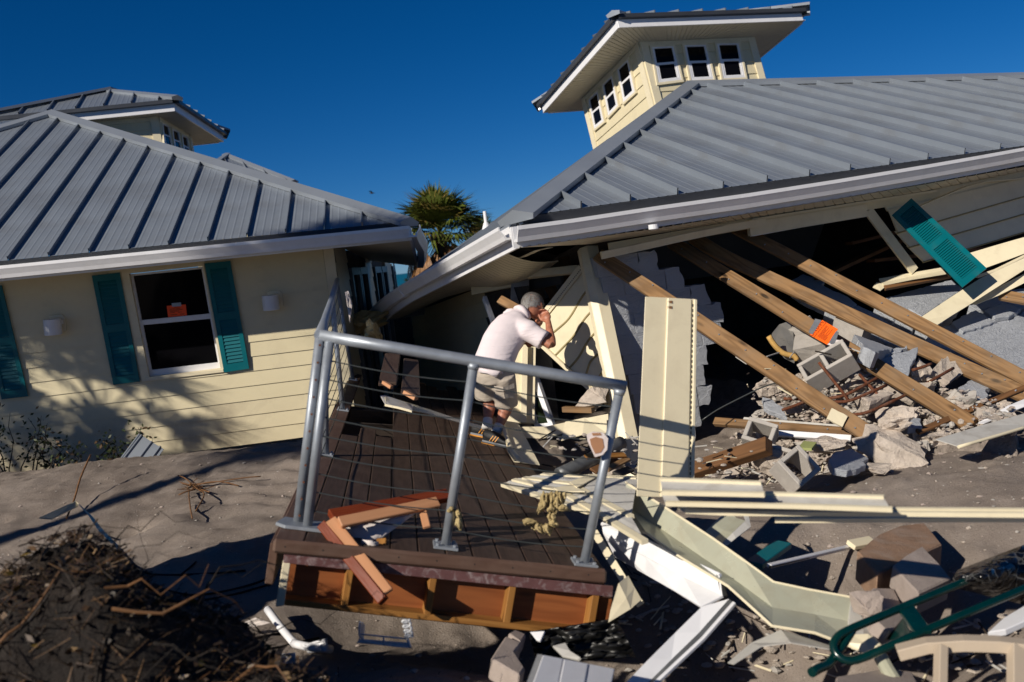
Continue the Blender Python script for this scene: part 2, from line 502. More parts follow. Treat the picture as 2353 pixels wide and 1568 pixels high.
def strips(parent, name, a0, a1, b0, b1, n, nrm, mt, gap=.006, deep=.006, th=.01):
    """a panelled sheet: n boards running from edge a (a0-a1) to edge b (b0-b1) with sunk joints, one mesh"""
    mb = MB()
    nrm = V3(nrm).normalized()
    for i in range(n):
        k0, k1 = i / n, (i + 1) / n
        p0, p1, q0, q1 = lerp(a0, a1, k0), lerp(a0, a1, k1), lerp(b0, b1, k0), lerp(b0, b1, k1)
        g = gap / max(1e-4, (p1 - p0).length)
        pa, qa = lerp(p0, p1, g), lerp(q0, q1, g)
        mb.add([p0 - nrm * deep, q0 - nrm * deep, qa - nrm * deep, pa - nrm * deep, pa, qa, q1, p1, p1 - nrm * deep, q1 - nrm * deep],
               [(0, 1, 2, 3), (3, 2, 5, 4), (4, 5, 6, 7), (7, 6, 9, 8)])
    return mb.build(name, mt, parent, frame(a0, a1 - a0, nrm), fix=False)
def plank(parent, pl, tl, tr, br, bl, mt=None, name='siding_board', proud=.014):
    """lap siding board from measured corners on the wall plane, its lower edge standing proud"""
    n = pl[1]
    a, b, c, d = (hit(q, pl) for q in (tl, tr, br, bl))
    c2, d2 = c + n * proud, d + n * proud
    v = [a, b, c2, d2, c, d, a + n * .001, b + n * .001]
    f = [(6, 7, 2, 3), (3, 2, 4, 5), (0, 6, 3, 5), (1, 4, 2, 7)]
    return fixn(mk(name, v, f, mt or M_cream, parent, frame(d, c - d, n)))
def framing(parent, pl, outer, inner, th, mt, name='frame'):
    mb = MB()
    n = pl[1]
    A = [hit(q, pl) for q in outer]; B = [hit(q, pl) for q in inner]
    for i in range(4):
        j = (i + 1) % 4
        mb.prism([A[i], A[j], B[j], B[i]], -n * th)
    return mb.build(name, mt, parent, frame(A[0], A[1] - A[0], n))
def inset(q4, t):
    """shrink a measured quad by t towards its middle along its own sides (left, top, right, bottom shares)"""
    l, tp, r, b = t
    tl, tr, br, bl = q4
    def at(x, y): return lq(lq(tl, tr, x), lq(bl, br, x), y)
    return [at(l, tp), at(1 - r, tp), at(1 - r, 1 - b), at(l, 1 - b)]
def sash_window(parent, pl, q4, depth=.0, trim=True):
    """double hung window measured by its outer trim quad"""
    w = mk_empty_part('window', parent, hit(q4[3], pl))
    if trim: framing(w, off(pl, .03), q4, inset(q4, (.07, .05, .07, .06)), .04, M_vinyl, 'trim')
    fr = inset(q4, (.06, .045, .06, .055))
    framing(w, off(pl, .024), fr, inset(fr, (.1, .05, .1, .07)), .04, M_plast, 'frame')
    g = inset(fr, (.09, .04, .09, .06))
    up = [g[0], g[1], lq(g[1], g[2], .5), lq(g[0], g[3], .5)]
    lo = [lq(g[0], g[3], .46), lq(g[1], g[2], .46), g[2], g[3]]
    plate('pane', off(pl, .004), up, .004, M_glass, w)
    framing(w, off(pl, .018), lo, inset(lo, (.09, .13, .09, .06)), .02, M_plast, 'sash')
    plate('pane', off(pl, .008), inset(lo, (.05, .1, .05, .05)), .004, M_glass, w)
    return w
def mk_empty_part(name, parent, loc):
    o = bpy.data.objects.new(name, None)
    o.empty_display_size = .1
    return link(o, Matrix.Translation(loc), parent)
def shutter(name, pl, q4, mt, parent=None, n_slats=24, th=.035, sunk=True, **kw):
    """louvred shutter: stiles and rails plus slats in two fields"""
    base = off(pl, th)
    root = plate(name, off(pl, th * .45), q4, th * .45, mt, parent, **kw)
    mb = MB()
    n = pl[1]
    def q(x, y): return hit(lq(lq(q4[0], q4[1], x), lq(q4[3], q4[2], x), y), base)
    def bar(x0, y0, x1, y1): mb.prism([q(x0, y0), q(x1, y0), q(x1, y1), q(x0, y1)], -n * th * .5)
    bar(0, 0, .17, 1); bar(.83, 0, 1, 1)
    bar(.17, 0, .83, .06); bar(.17, .46, .83, .53); bar(.17, .93, .83, 1)
    mb.build('shutter_frame', mt, root, frame(q(0, 1), q(1, 1) - q(0, 1), n))
    for y0, y1 in ((.06, .46), (.53, .93)):
        k = n_slats // 2
        for i in range(k):
            a, b = y0 + (y1 - y0) * i / k, y0 + (y1 - y0) * (i + .8) / k
            p0, p1, p2, p3 = q(.17, a), q(.83, a), q(.83, b), q(.17, b)
            v = [p0 - n * th * .5, p1 - n * th * .5, p2 - n * th * .1, p3 - n * th * .1, p2 - n * th * .5, p3 - n * th * .5]
            mk('slat', v, [(0, 1, 2, 3), (3, 2, 4, 5)], mt, root, frame(p3, p2 - p3, n))
    return root
# ================================================================== left house
LH = thing('house', 'cream sided house with teal shutters and standing seam roof, tilted, left of the deck', 'house', P((400, 1010), 12.0), 'damaged beach houses')
yaw, lean = math.radians(6), math.radians(3)
LN = V3((math.sin(yaw), -math.cos(yaw), -math.tan(lean))).normalized()
LW = plane(P((430, 740), 12.0), LN)
def Lrow(i):
    xr, yr = 2125 - 9 * i, 75 + 96.6 * i
    xl, yl = 0, 310 + 98.8 * i
    a, b = z2(xl, yl), z2(xr, yr)
    # run the course from well left of the frame to the corner board
    sl = (b[1] - a[1]) / (b[0] - a[0])
    cx = 741 + 56 * ((b[1] - 570) / 430)
    return (-150, a[1] + sl * (-150)), (cx, b[1] + sl * (cx - b[0]))
WQ = [z2(790, 150), z2(1345, 92), z2(1478, 800), z2(935, 872)]
for i in range(-1, 13):
    a0, a1 = Lrow(i - 1)
    b0, b1 = Lrow(i)
    if i == -1: a0, a1 = (a0[0], a0[1] + 4), (a1[0], a1[1] + 4)
    ym = (lq(a0, a1, .5)[1] + lq(b0, b1, .5)[1]) / 2
    wt, wb = 626, 888
    if i <= 7:
        def xon(p, q, ln):
            # crossing of the course edge with a window jamb line
            (x0, y0), (x1, y1) = ln
            for _ in range(4):
                pass
            # param of line p-q: y = y0 + m (x - x0)
            m_ = (q[1] - p[1]) / (q[0] - p[0])
            k = (x1 - x0) / (y1 - y0)
            y = (p[1] + m_ * (x0 - k * y0 - p[0])) / (1 - m_ * k)
            return (x0 + k * (y - y0), y)
        jl, jr = (WQ[0], WQ[3]), (WQ[1], WQ[2])
        lt, lb, rt, rb = xon(a0, a1, jl), xon(b0, b1, jl), xon(a0, a1, jr), xon(b0, b1, jr)
        plank(LH, LW, a0, lt, lb, b0)
        plank(LH, LW, rt, a1, b1, rb)
    else:
        plank(LH, LW, a0, a1, b1, b0, M_creamd if i > 9 else None)
    # below the sill of the window the last split course is filled
    if i == 7:
        plank(LH, LW, lq(lt, lb, .62), lq(rt, rb, .72), rb, lb)
# corner board
for qa, qb, nm in (((741, 566), (765, 562), 'corner_board'),):
    plate(nm, off(LW, .03), [qa, qb, (825, 1010), (799, 1013)], .06, M_vinyl, LH, bevel=.004)
# window on the front wall
wn = mk_empty_part('window', LH, hit(WQ[3], LW))
framing(wn, off(LW, .022), WQ, [z2(850, 158), z2(1336, 108), z2(1458, 782), z2(985, 842)], .03, M_vinyl, 'trim')
b_ = MB()
G = [z2(850, 158), z2(1336, 108), z2(1458, 782), z2(985, 842)]
Gp = [hit(q, LW) for q in G]
for i in range(4):
    j = (i + 1) % 4
    b_.prism([Gp[i], Gp[j], Gp[j] - LN * .09, Gp[i] - LN * .09], LN.cross(Gp[j] - Gp[i]).normalized() * .012)
b_.build('reveal', M_vinyl, wn)
LWi = off(LW, -.06)
framing(wn, LWi, [z2(862, 160), z2(1338, 112), z2(1458, 785), z2(978, 840)], [z2(880, 172), z2(1330, 126), z2(1442, 758), z2(1002, 812)], .03, M_plast, 'frame')
plate('meeting_rail', off(LWi, .012), [z2(913, 467), z2(1392, 420), z2(1400, 454), z2(926, 499)], .04, M_plast, wn, bevel=.003)
plate('bottom_rail', off(LWi, .008), [z2(985, 795), z2(1450, 742), z2(1458, 785), z2(978, 840)], .03, M_plast, wn, bevel=.003)
plate('sash_stile', off(LWi, .008), [z2(926, 499), z2(945, 497), z2(1006, 812), z2(980, 822)], .03, M_plast, wn)
plate('pane', off(LWi, -.02), [z2(860, 160), z2(1345, 110), z2(1402, 450), z2(912, 490)], .005, M_glass, wn)
plate('pane', off(LWi, -.012), [z2(912, 490), z2(1402, 448), z2(1460, 790), z2(975, 842)], .005, M_glass, wn)
plate('sill', off(LW, .035), [z2(965, 842), z2(1474, 788), z2(1478, 808), z2(940, 872)], .08, M_vinyl, wn, bevel=.003)
plate('header_trim', off(LW, .03), [z2(715, 135), z2(1345, 62), z2(1347, 92), z2(722, 160)], .03, M_cream, LH)
# notice taped inside the pane
nl = off(LWi, -.006)
nt_ = plate('paper_notice', nl, [z2(1100, 370), z2(1226, 360), z2(1235, 433), z2(1110, 445)], .002, M_orange2, None,
            label='small orange red paper notice taped inside the white sash window', cat='notice')
plate('tape', off(nl, .002), [z2(1133, 352), z2(1195, 347), z2(1197, 372), z2(1136, 376)], .001, M_tape, nt_)
mb = MB()
for (x, y, l) in ((1120, 392, 70), (1120, 400, 85), (1122, 408, 60), (1124, 416, 30), (1175, 412, 25), (1190, 425, 28), (1126, 430, 45), (1150, 380, 40)):
    p = hit(z2(x, y), off(nl, .001)); q = hit(z2(x + l, y - l * .085), off(nl, .001))
    mb.box(p, q, .006, .001, LN)
mb.build('lettering', M_ink, nt_)
# shutters
SQ = ([z2(605, 170), z2(790, 150), z2(922, 870), z2(748, 893)], [z2(1350, 90), z2(1520, 72), z2(1645, 785), z2(1480, 810)],
      [z2(-160, 252), z2(10, 233), z2(185, 968), z2(10, 988)])
for q4 in SQ: shutter('shutter', off(LW, .014), q4, M_teal, LH)
# wall lamps: a down-facing white can on an octagonal cream plate
for (px, py, s) in ((338, 455, 1.0), (1778, 297, .95)):
    lp = mk_empty_part('wall_lamp', LH, hit(z2(px, py), LW))
    q = [z2(px + a * s, py + b * s) for a, b in ((-15, -22), (68, -32), (90, -10), (100, 78), (78, 92), (5, 98), (-5, 80))]
    plate('back_plate', off(LW, .028), q, .03, M_vinyl, lp, bevel=.004)
    q = [z2(px + a * s, py + b * s) for a, b in ((5, -5), (60, -12), (78, 68), (22, 76))]
    plate('back_plate', off(LW, .04), q, .02, M_vinyl, lp, bevel=.003)
    c = hit(z2(px + 4, py + 2), off(LW, .17))
    dn = (hit(z2(px + 4 + 11, py + 106 * s), off(LW, .17)) - c)
    mb = MB(); mb.tube([c, c + dn], .098, 20)
    mb.build('lamp_can', M_plast, lp, smooth=False, bevel=.004)
    mb = MB(); mb.box(c + dn * .3 - LN * .02, c + dn * .3 - LN * .15 + V3((.06, 0, 0)), .05, .05, (0, 0, 1))
    mb.build('arm', M_plast, lp)
# house body behind the front wall
ce = hit((765, 562), LW); cb = hit((825, 1012), LW)
back = V3((.0, 1, 0))
SW = (ce, V3((1, 0, 0)))
sp = [ce, cb, cb + back * 6.6, ce + back * 6.6 + V3((0, 0, -.25))]
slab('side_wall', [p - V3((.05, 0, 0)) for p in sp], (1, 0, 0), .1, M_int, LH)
for k in range(11):
    t0, t1 = k / 11, (k + 1) / 11
    for (ya, yb) in ((.0, .9), (2.6, 3.3), (5.1, 5.9), (6.3, 6.6)):
        a = lerp(ce, cb, t0) + back * ya; b = lerp(ce, cb, t0) + back * yb
        c = lerp(ce, cb, t1) + back * yb + V3((.014, 0, 0)); d = lerp(ce, cb, t1) + back * ya + V3((.014, 0, 0))
        mk('siding_board', [a, b, c, d, c - V3((.014, 0, 0)), d - V3((.014, 0, 0))], [(0, 1, 2, 3), (3, 2, 4, 5)], M_cream, LH, frame(d, c - d, (1, 0, 0)))
# door and tall windows in the shaded side wall
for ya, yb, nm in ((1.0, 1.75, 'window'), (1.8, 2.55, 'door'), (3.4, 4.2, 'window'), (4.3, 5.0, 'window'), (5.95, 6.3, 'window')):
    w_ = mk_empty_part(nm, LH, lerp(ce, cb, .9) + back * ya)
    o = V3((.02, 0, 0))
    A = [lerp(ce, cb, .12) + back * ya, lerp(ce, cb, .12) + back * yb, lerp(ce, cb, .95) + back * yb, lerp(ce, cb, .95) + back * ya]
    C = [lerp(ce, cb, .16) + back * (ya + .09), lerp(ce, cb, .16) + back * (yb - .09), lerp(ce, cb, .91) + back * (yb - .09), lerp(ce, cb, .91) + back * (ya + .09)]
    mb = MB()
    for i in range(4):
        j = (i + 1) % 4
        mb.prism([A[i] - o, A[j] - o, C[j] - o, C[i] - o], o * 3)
    mb.build('frame', M_pipe, w_)  # white frames coloured dark grey to stand for the eave's shade
    mk('pane', [p - o * .5 for p in A], [(0, 1, 2, 3)], M_glass, w_)
# front eave, roof planes
e0, e1 = P((-160, 616), 10.66), P((938, 509), 11.2)
apex = P((120, 262), 15.9)
ed = (e1 - e0).normalized()
fpl = plane3(e0, e1, apex)
fn = fpl[1] if fpl[1].z > 0 else -fpl[1]
upf = fn.cross(ed); upf = upf if upf.z > 0 else -upf
lcor = e1 - ed * 10.9                                   # far left corner, out of frame
rlen = P((957, 583), 15.2)                        # back end of the right eave
rise = .02
roof(LH, [lcor, e1, apex], e1, ed, fn, (P((829.9, 509), 11.12) - P((14.7, 590), 10.72)).length / 9, (P((829.9, 509.3), 11.12) - e1).dot(ed), H=.048)
rid = apex + V3((.0, 4.0, -.1))
n_r = (rlen - e1).cross(apex - e1).normalized(); n_r = n_r if n_r.z > 0 else -n_r
roof(LH, [e1, rlen, rid, apex], e1, (rlen - e1).normalized(), n_r, .43, .2, H=.048)
n_l = (lcor + V3((0, 9, 0)) - lcor).cross(apex - lcor).normalized(); n_l = n_l if n_l.z > 0 else -n_l
roof(LH, [lcor, lcor + V3((0, 9.5, 0)), rid, apex], lcor, V3((0, 1, 0)), n_l, .43, .2, H=.048)
hipcap(LH, e1 - upf * .03, apex, fn, n_r, .14)
hipcap(LH, lcor, apex, fn, n_l, .14)
hipcap(LH, apex, rid, n_r, n_l, .14)
UP = V3((0, 0, 1))
# eave edge: drip edge, fascia, gutter, soffit
mb = MB(); mb.box(e0 - fn * .03 - ed * .4 , e1 - fn * .03, .03, .05, fn); mb.build('drip_edge', M_drip, LH)
outn = V3((ed.y, -ed.x, 0)).normalized()
gp = [lerp(e0, e1, k) - UP * .055 + outn * .0 for k in (0, .25, .5, .75, 1)]
gutter(LH, gp, UP, k=1.12, side=-1)
mb = MB(); mb.box(e0 - UP * .13 - outn * .03, e1 - UP * .13 - outn * .03, .03, .17, UP); mb.build('fascia', M_white, LH)
sb = 0.2
wtl, wtr = hit((-150, Lrow(-2)[0][1] - 4), LW), hit((765, 561), LW)
sa0, sa1 = e0 - UP * .2 - outn * .02, e1 - UP * .2 - outn * .02
cornr = hit((765, 561), LW)
strips(LH, 'soffit', wtl, wtr, sa0, lerp(sa0, sa1, (cornr - sa0).dot(ed) / (sa1 - sa0).length), 44, -UP, M_soff, gap=.02, deep=.012)
# right eave soffit and torn gutter
ra, rb_ = sa1, rlen - UP * .2
ca, cb2 = cornr, cornr + back * 3.2 + V3((0, 0, -.2))
strips(LH, 'soffit', ca, cb2, ra, rb_, 40, -UP, M_soff, gap=.02, deep=.012)
fs1 = lerp(sa0, sa1, (cornr - sa0).dot(ed) / (sa1 - sa0).length)
mk('soffit', [fs1, sa1, cornr], [(0, 1, 2)], M_soff, LH)
mb = MB(); mb.box(e1 - UP * .13, rlen - UP * .13, .03, .17, UP); mb.build('fascia', M_white, LH)
gutter(LH, [e1 - UP * .055 + V3((0, -.12, 0)), lerp(e1, rlen, .12) - UP * .06, lerp(e1, rlen, .35) - UP * .1 + V3((.05, 0, 0)), lerp(e1, rlen, .62) - UP * .12 + V3((.03, 0, 0)), lerp(e1, rlen, .8) - UP * .16], UP, k=1.1, side=-1)
# can light in the soffit
c = hit(z3(700, 622), plane3(sa0, sa1, wtl))
mb = MB(); mb.tube([c + UP * .02, c - UP * .03, c - UP * .045], [.085, .085, .06], 14); mb.build('soffit_light', M_plast, LH)
# foundation skirt
mk('foundation', [hit((-150, 1110), off(LW, -.08)), hit((830, 1005), off(LW, -.08)), hit((830, 1005), off(LW, -.08)) - UP * .8, hit((-150, 1110), off(LW, -.08)) - UP * .8], [(0, 1, 2, 3)], M_brown, LH)
# ------------------------------------------------------------------ cupola builder (used by both houses)
def cupola(parent, K0, K1, K2, apexq, apexD, body, winsF, winsL, fas=.13, corner_front=True, spacing=.43, side=1, nvis=3):
    """K0 near corner of the roof, K1 along the front eave, K2 along the side eave; all on the top edge of the white fascia"""
    e, s_ = (K1 - K0).normalized(), (K2 - K0).normalized()
    K3 = K1 + (K2 - K0)
    N = e.cross(s_); N = N.normalized() if N.z > 0 else -N.normalized()
    cen = (K0 + K1 + K2 + K3) / 4
    ap = P(apexq, apexD) if apexq else cen + N * .62
    for a, b in ((K0, K1), (K0, K2), (K1, K3), (K2, K3)):
        mb = MB(); mb.box((a if a is K0 else lerp(a, b, .03)) - N * fas / 2, lerp(a, b, .985) - N * fas / 2, .03, fas, N); mb.build('cupola_fascia', M_white, parent)
        o_ = ((a + b) / 2 - cen); o_ = (o_ - N * o_.dot(N)).normalized()
        mb = MB(); mb.box(a + N * .025 + o_ * .04, b + N * .025 + o_ * .04, .1, .06, N); mb.build('cupola_drip_edge', M_drip, parent)
        n2 = (b - a).cross(ap - a).normalized(); n2 = n2 if n2.dot(N) > 0 else -n2
        lift = N * .05
        roof(parent, [a + lift + o_ * .08, b + lift + o_ * .08, ap + lift], a + lift + o_ * .08, (b - a).normalized(), n2, spacing, .2, H=.045, name='cupola_roof_panel')
    lift = N * .05
    for c_ in (K0, K1, K2, K3):
        d1 = (ap - c_)
        o1, o2 = e, s_
        oth = [x for x in (K0, K1, K2, K3) if x is not c_ and abs(((x - c_).normalized()).dot(((K3 if c_ is K0 else K0) - c_).normalized()) - 1) > 1e-3]
        ns = []
        for x in oth[:2]:
            n2 = (x - c_).cross(ap - c_).normalized(); ns.append(n2 if n2.dot(N) > 0 else -n2)
        oo = (c_ - cen); oo = (oo - N * oo.dot(N)).normalized()
        hipcap(parent, c_ + lift + oo * .1, ap + lift, ns[0], ns[1], .1, name='cupola_ridge_cap')
    # soffit and body
    spl = (K0 - N * (fas - .01), -N)
    S = [p - N * (fas - .01) for p in (K0, K1, K3, K2)]
    W0, W1, W2 = (hit(q, spl) for q in body)
    W3 = W1 + (W2 - W0)
    W = [W0, W1, W3, W2]
    for i in range(4):
        j = (i + 1) % 4
        strips(parent, 'cupola_soffit', W[i], W[j], S[i], S[j], max(6, int((S[j] - S[i]).length / .1)), -N, M_soff, gap=.012, deep=.008)
    H = 2.1
    planes = []
    for a, b in ((W0, W1), (W0, W2), (W1, W3), (W2, W3)):
        n2 = (b - a).cross(N).normalized()
        if n2.dot((a + b) / 2 - (W0 + W3) / 2) < 0: n2 = -n2
        planes.append((a, n2))
        rows = 10
        for k in range(rows):
            p, q = a - N * H * k / rows, b - N * H * k / rows
            r, t = b - N * H * (k + 1) / rows, a - N * H * (k + 1) / rows
            mk('cupola_siding_board', [p, q, r + n2 * .016, t + n2 * .016, r, t], [(0, 1, 2, 3), (3, 2, 4, 5)], M_cream, parent, frame(t, r - t, n2))
        d = (b - a).normalized()
        for c_, sg in ((a, 1), (b, -1)):
            slab('cupola_corner_board', [c_ + n2 * .03, c_ + d * sg * .13 + n2 * .03, c_ + d * sg * .13 + n2 * .03 - N * H, c_ + n2 * .03 - N * H], n2, .03, M_vinyl, parent)
        slab('cupola_frieze', [a + n2 * .024, b + n2 * .024, b + n2 * .024 - N * .07, a + n2 * .024 - N * .07], n2, .02, M_vinyl, parent)
    for q4 in winsF: sash_window(parent, off(planes[0], .016), q4)
    for q4 in winsL: sash_window(parent, off(planes[1], .016), q4)
    return N, planes
K0, K1, K2 = P(z1(1362, 225), 16.6), P((-40, 282), 15.9), P(z1(1747, 478), 19.6)
cupola(LH, K0, K1, K2, None, 0, [z1(1237, 330), z1(560, 385), z1(1490, 480)], [],
       [[z1(1270, 365), z1(1330, 398), z1(1362, 590), z1(1293, 570)], [z1(1348, 412), z1(1408, 440), z1(1436, 630), z1(1372, 605)], [z1(1424, 458), z1(1476, 485), z1(1506, 680), z1(1446, 650)]])
# ------------------------------------------------------------------ third house further back, only its roof top shows
FH = thing('house', 'distant house whose grey roof tip and white fascia peek over the left hip', 'house', P((590, 640), 30), 'damaged beach houses')
A0, A1, A2 = P((676, 418), 27), P((430, 420), 26), P((700, 452), 31)
ap = P((520, 357), 29)
N_ = V3((0, 0, 1))
for a, b in ((A0, A1), (A0, A2)):
    n2 = (b - a).cross(ap - a).normalized(); n2 = n2 if n2.z > 0 else -n2
    roof(FH, [a, b, ap], a, (b - a).normalized(), n2, .45, .2, H=.05)
    mb = MB(); mb.box(a - N_ * .12, b - N_ * .12, .04, .17, N_); mb.build('fascia', M_white, FH)
hipcap(FH, A0, ap, V3((0, -.4, .9)).normalized(), V3((.4, 0, .9)).normalized(), .12)
hipcap(FH, A1, ap, V3((0, -.4, .9)).normalized(), V3((-.4, 0, .9)).normalized(), .12)
fw = [P((640, 432), 28.5), P((430, 436), 27.5)]
slab('wall', [fw[0], fw[1], fw[1] - N_ * 4, fw[0] - N_ * 4], (0, -1, 0), .1, M_cream, FH)
slab('soffit', [A0 - N_ * .2, A1 - N_ * .2, fw[1] + N_ * .02, fw[0] + N_ * .02], (0, 0, -1), .02, M_soff, FH)
slab('wall', [fw[0], fw[0] + V3((.4, 5, 0)), fw[0] + V3((.4, 5, -4)), fw[0] - N_ * 4], (1, 0, 0), .1, M_cream, FH)
# ================================================================== right house
RH = thing('house', 'collapsed house with long grey seam roof and cupola, behind the bending man', 'house', P((1460, 1110), 8.9), 'damaged beach houses')
C3, ER = P((1188, 499), 8.4), P((2297, 343), 10.3)
re = (ER - C3).normalized()
ER2 = C3 + re * 7.0
A3 = P((1583, 197), 14.26)
rpl = plane3(C3, ER, A3); rn = rpl[1] if rpl[1].z > 0 else -rpl[1]
sp_ = (ER - P((1333, 478), 8.4 + (ER - C3).length * 0)).length
R1 = hit((1333, 478), rpl)
RR = hit((2353, 178), rpl); RR2 = A3 + (RR - A3).normalized() * 9
sp_ = (hit((2297, 343), rpl) - R1).dot(re) / 10
roof(RH, [C3, ER2, RR2, A3], C3, re, rn, sp_, (R1 - C3).dot(re), H=.062)
rh = V3((-re.y, re.x, 0)).normalized()                      # horizontal, into the house
VL = plane(C3, V3((re.x, re.y, 0)))                          # upright plane through the left eave
FF = hit(s8(560, 1400), VL)
ln_ = (FF - C3).cross(A3 - C3).normalized(); ln_ = ln_ if ln_.z > 0 else -ln_
BL = C3 + (FF - C3) * 1.3
roof(RH, [C3, BL, A3], C3, (FF - C3).normalized(), ln_, .43, .22, H=.055)
hipcap(RH, C3 + (C3 - A3).normalized() * .02, A3, rn, ln_, .16, .062)
hipcap(RH, A3, RR2, rn, V3((rh.x * .4, rh.y * .4, .9)).normalized(), .16, .062)
RB = RR2 + rh * 4.6 - UP * 2.0
mk('roof_back', [A3, RR2, RB, BL], [(0, 1, 2), (0, 2, 3)], M_roof, RH)
mb = MB(); mb.box(C3 - rn * .045, ER2 - rn * .045, .03, .08, rn); mb.build('drip_edge', M_drip, RH)
mb = MB(); mb.box(C3 - ln_ * .04, FF - ln_ * .04, .03, .07, ln_); mb.build('drip_edge', M_cap, RH)
# front gutter follows the slightly bent eave
gq = [(1176, 522), (1300, 506), (1500, 476), (1700, 448), (1900, 417), (2100, 384), (2250, 358), (2420, 327)]
GP = plane(C3 - rh * .02, V3((rh.x, rh.y, 0)))
gpts = [hit(q, GP) for q in gq]
gutter(RH, gpts, UP, k=1.1, side=-1)
mb = MB(); mb.sweep([p - UP * .05 + rh * .03 for p in gpts], [(-.015, -.13), (.015, -.13), (.015, .05), (-.015, .05)], UP); mb.build('fascia', M_white, RH)
# left gutter sags towards the back
lq_ = [s8(*lq((1950, 532), (870, 1155), k / 8)) for k in range(9)]
lp_ = [hit(q, VL) for q in lq_]
gutter(RH, lp_, UP, k=1.0, side=1)
gutter(RH, [hit(s8(x, y), VL) for x, y in ((872, 1160), (760, 1232), (650, 1318), (560, 1405))], UP, k=1.05, side=1)
ml = lp_ + [hit(s8(x, y), VL) for x, y in ((760, 1232), (650, 1318), (560, 1405))]
mb = MB(); mb.sweep([p - UP * .07 + re * .03 for p in ml], [(-.015, -.13), (.015, -.13), (.015, .05), (-.015, .05)], UP); mb.build('fascia', M_white, RH)
# wall planes
WC = P((1347, 570), 9.7)
FWP = plane(P((1347, 570), 9.35), V3((-rh.x, -rh.y, 0)))
LWP = plane(WC, V3((-re.x, -re.y, 0)))
# front soffit
fq = [(1190, 570), (1500, 527), (1800, 478), (2100, 428), (2420, 372)]
jq = [(1350, 562), (1540, 533), (1800, 491), (2120, 443), (2420, 380)]
for i in range(4):
    a, b = [hit(q, GP) for q in fq[i:i + 2]], [hit(q, FWP) for q in jq[i:i + 2]]
    strips(RH, 'soffit', a[0], a[1], b[0], b[1], 14, -UP, M_soff, gap=.015, deep=.01)
# can light hanging from it
sfp = plane3(hit((1500, 527), GP), hit((1800, 478), GP), hit((1540, 533), FWP))
c = hit((1502, 524), sfp)
mb = MB(); mb.tube([c + UP * .03, c - UP * .01], .045, 14); mb.tube([c - UP * .005, c - UP * .02], [.04, .025], 12); mb.build('soffit_light', M_plast, RH)
# left soffit: torn open near the corner, bellied further back
g0 = [s8(1960, 590), s8(1700, 720), s8(1500, 840), s8(1300, 960), s8(1100, 1085), s8(880, 1230), s8(700, 1370), s8(560, 1480)]
w0 = [s8(2440, 790), s8(2440, 905), s8(2330, 985), s8(1990, 1080), s8(1620, 1180), s8(1250, 1285), s8(1080, 1360), s8(900, 1450)]
ga = [hit(q, VL) - UP * .02 for q in g0]; wa = [hit(q, LWP) for q in w0]
mb = MB()
NS, NT = 56, 9
def pl_at(L, t):
    t *= len(L) - 1
    i = min(int(t), len(L) - 2)
    return lerp(L[i], L[i + 1], t - i)
for i in range(NS):
    t0, t1 = .13 + .87 * i / NS, .13 + .87 * (i + .93) / NS
    rowv = []
    for j in range(NT + 1):
        k = j / NT
        for t in (t0, t1):
            p = lerp(pl_at(ga, t), pl_at(wa, t), k)
            sag = .13 * math.sin(math.pi * k) * math.exp(-((t - .34) / .16) ** 2) + .05 * math.sin(math.pi * k)
            rowv.append(p - UP * sag)
    f = [(2 * j, 2 * j + 1, 2 * j + 3, 2 * j + 2) for j in range(NT)]
    mb.add(rowv, f)
mb.build('soffit', M_soff, RH, fix=False)
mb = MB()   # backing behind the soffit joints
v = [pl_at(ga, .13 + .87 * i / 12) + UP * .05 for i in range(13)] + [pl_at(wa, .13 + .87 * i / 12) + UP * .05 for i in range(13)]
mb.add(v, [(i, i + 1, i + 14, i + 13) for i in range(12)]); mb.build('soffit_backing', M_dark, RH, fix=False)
# piece of soffit between the tear and the gutter, frayed edge
a, b, c_ = hit(s8(1985, 640), VL), hit(s8(2130, 690), VL), lerp(hit(s8(2000, 690), VL), hit(s8(2440, 790), LWP), .12)
d_ = lerp(hit(s8(1800, 770), VL), hit(s8(2330, 985), LWP), .12)
slab('soffit_scrap', [hit(s8(1960, 595), VL), hit(s8(2050, 640), off(VL, .0)), c_, d_, hit(s8(1760, 700), VL)], -UP, .01, M_soff, RH)
p0, p1 = hit(s8(1960, 880), off(VL, .45)), hit(s8(2352, 765), off(VL, .45))
mb = MB(); mb.sweep([p0, lerp(p0, p1, .3) - UP * .012, lerp(p0, p1, .7) + UP * .01, p1], [(-.03, 0), (.03, 0), (.03, .006), (-.03, .006)], UP); mb.build('torn_soffit_edge', M_soff, RH)
# shaded left wall, lap siding
tl = [wa[3], wa[-1]]
for k in range(9):
    a = hit((1118, 655), LWP) - UP * .2 * k; b = wa[-1] - UP * .2 * k
    n_ = LWP[1]
    v = [a, b, b - UP * .2 + n_ * .014, a - UP * .2 + n_ * .014, b - UP * .2, a - UP * .2]
    mk('siding_board', v, [(0, 1, 2, 3), (3, 2, 4, 5)], M_cream, RH, frame(v[5], v[4] - v[5], n_))
# rear end wall that closes the dark alley
q0 = wa[-1] + UP * .3; q1 = hit((780, 900), plane(wa[-1] + rh * .5, (0, -1, 0)))
slab('rear_wall', [V3((-2.15, q0.y + 1.2, 1.6)), V3((q0.x + .4, q0.y + 1.2, 1.6)), V3((q0.x + .4, q0.y + 1.2, -.4)), V3((-2.15, q0.y + 1.2, -.4))], (0, -1, 0), .1, M_int, RH)
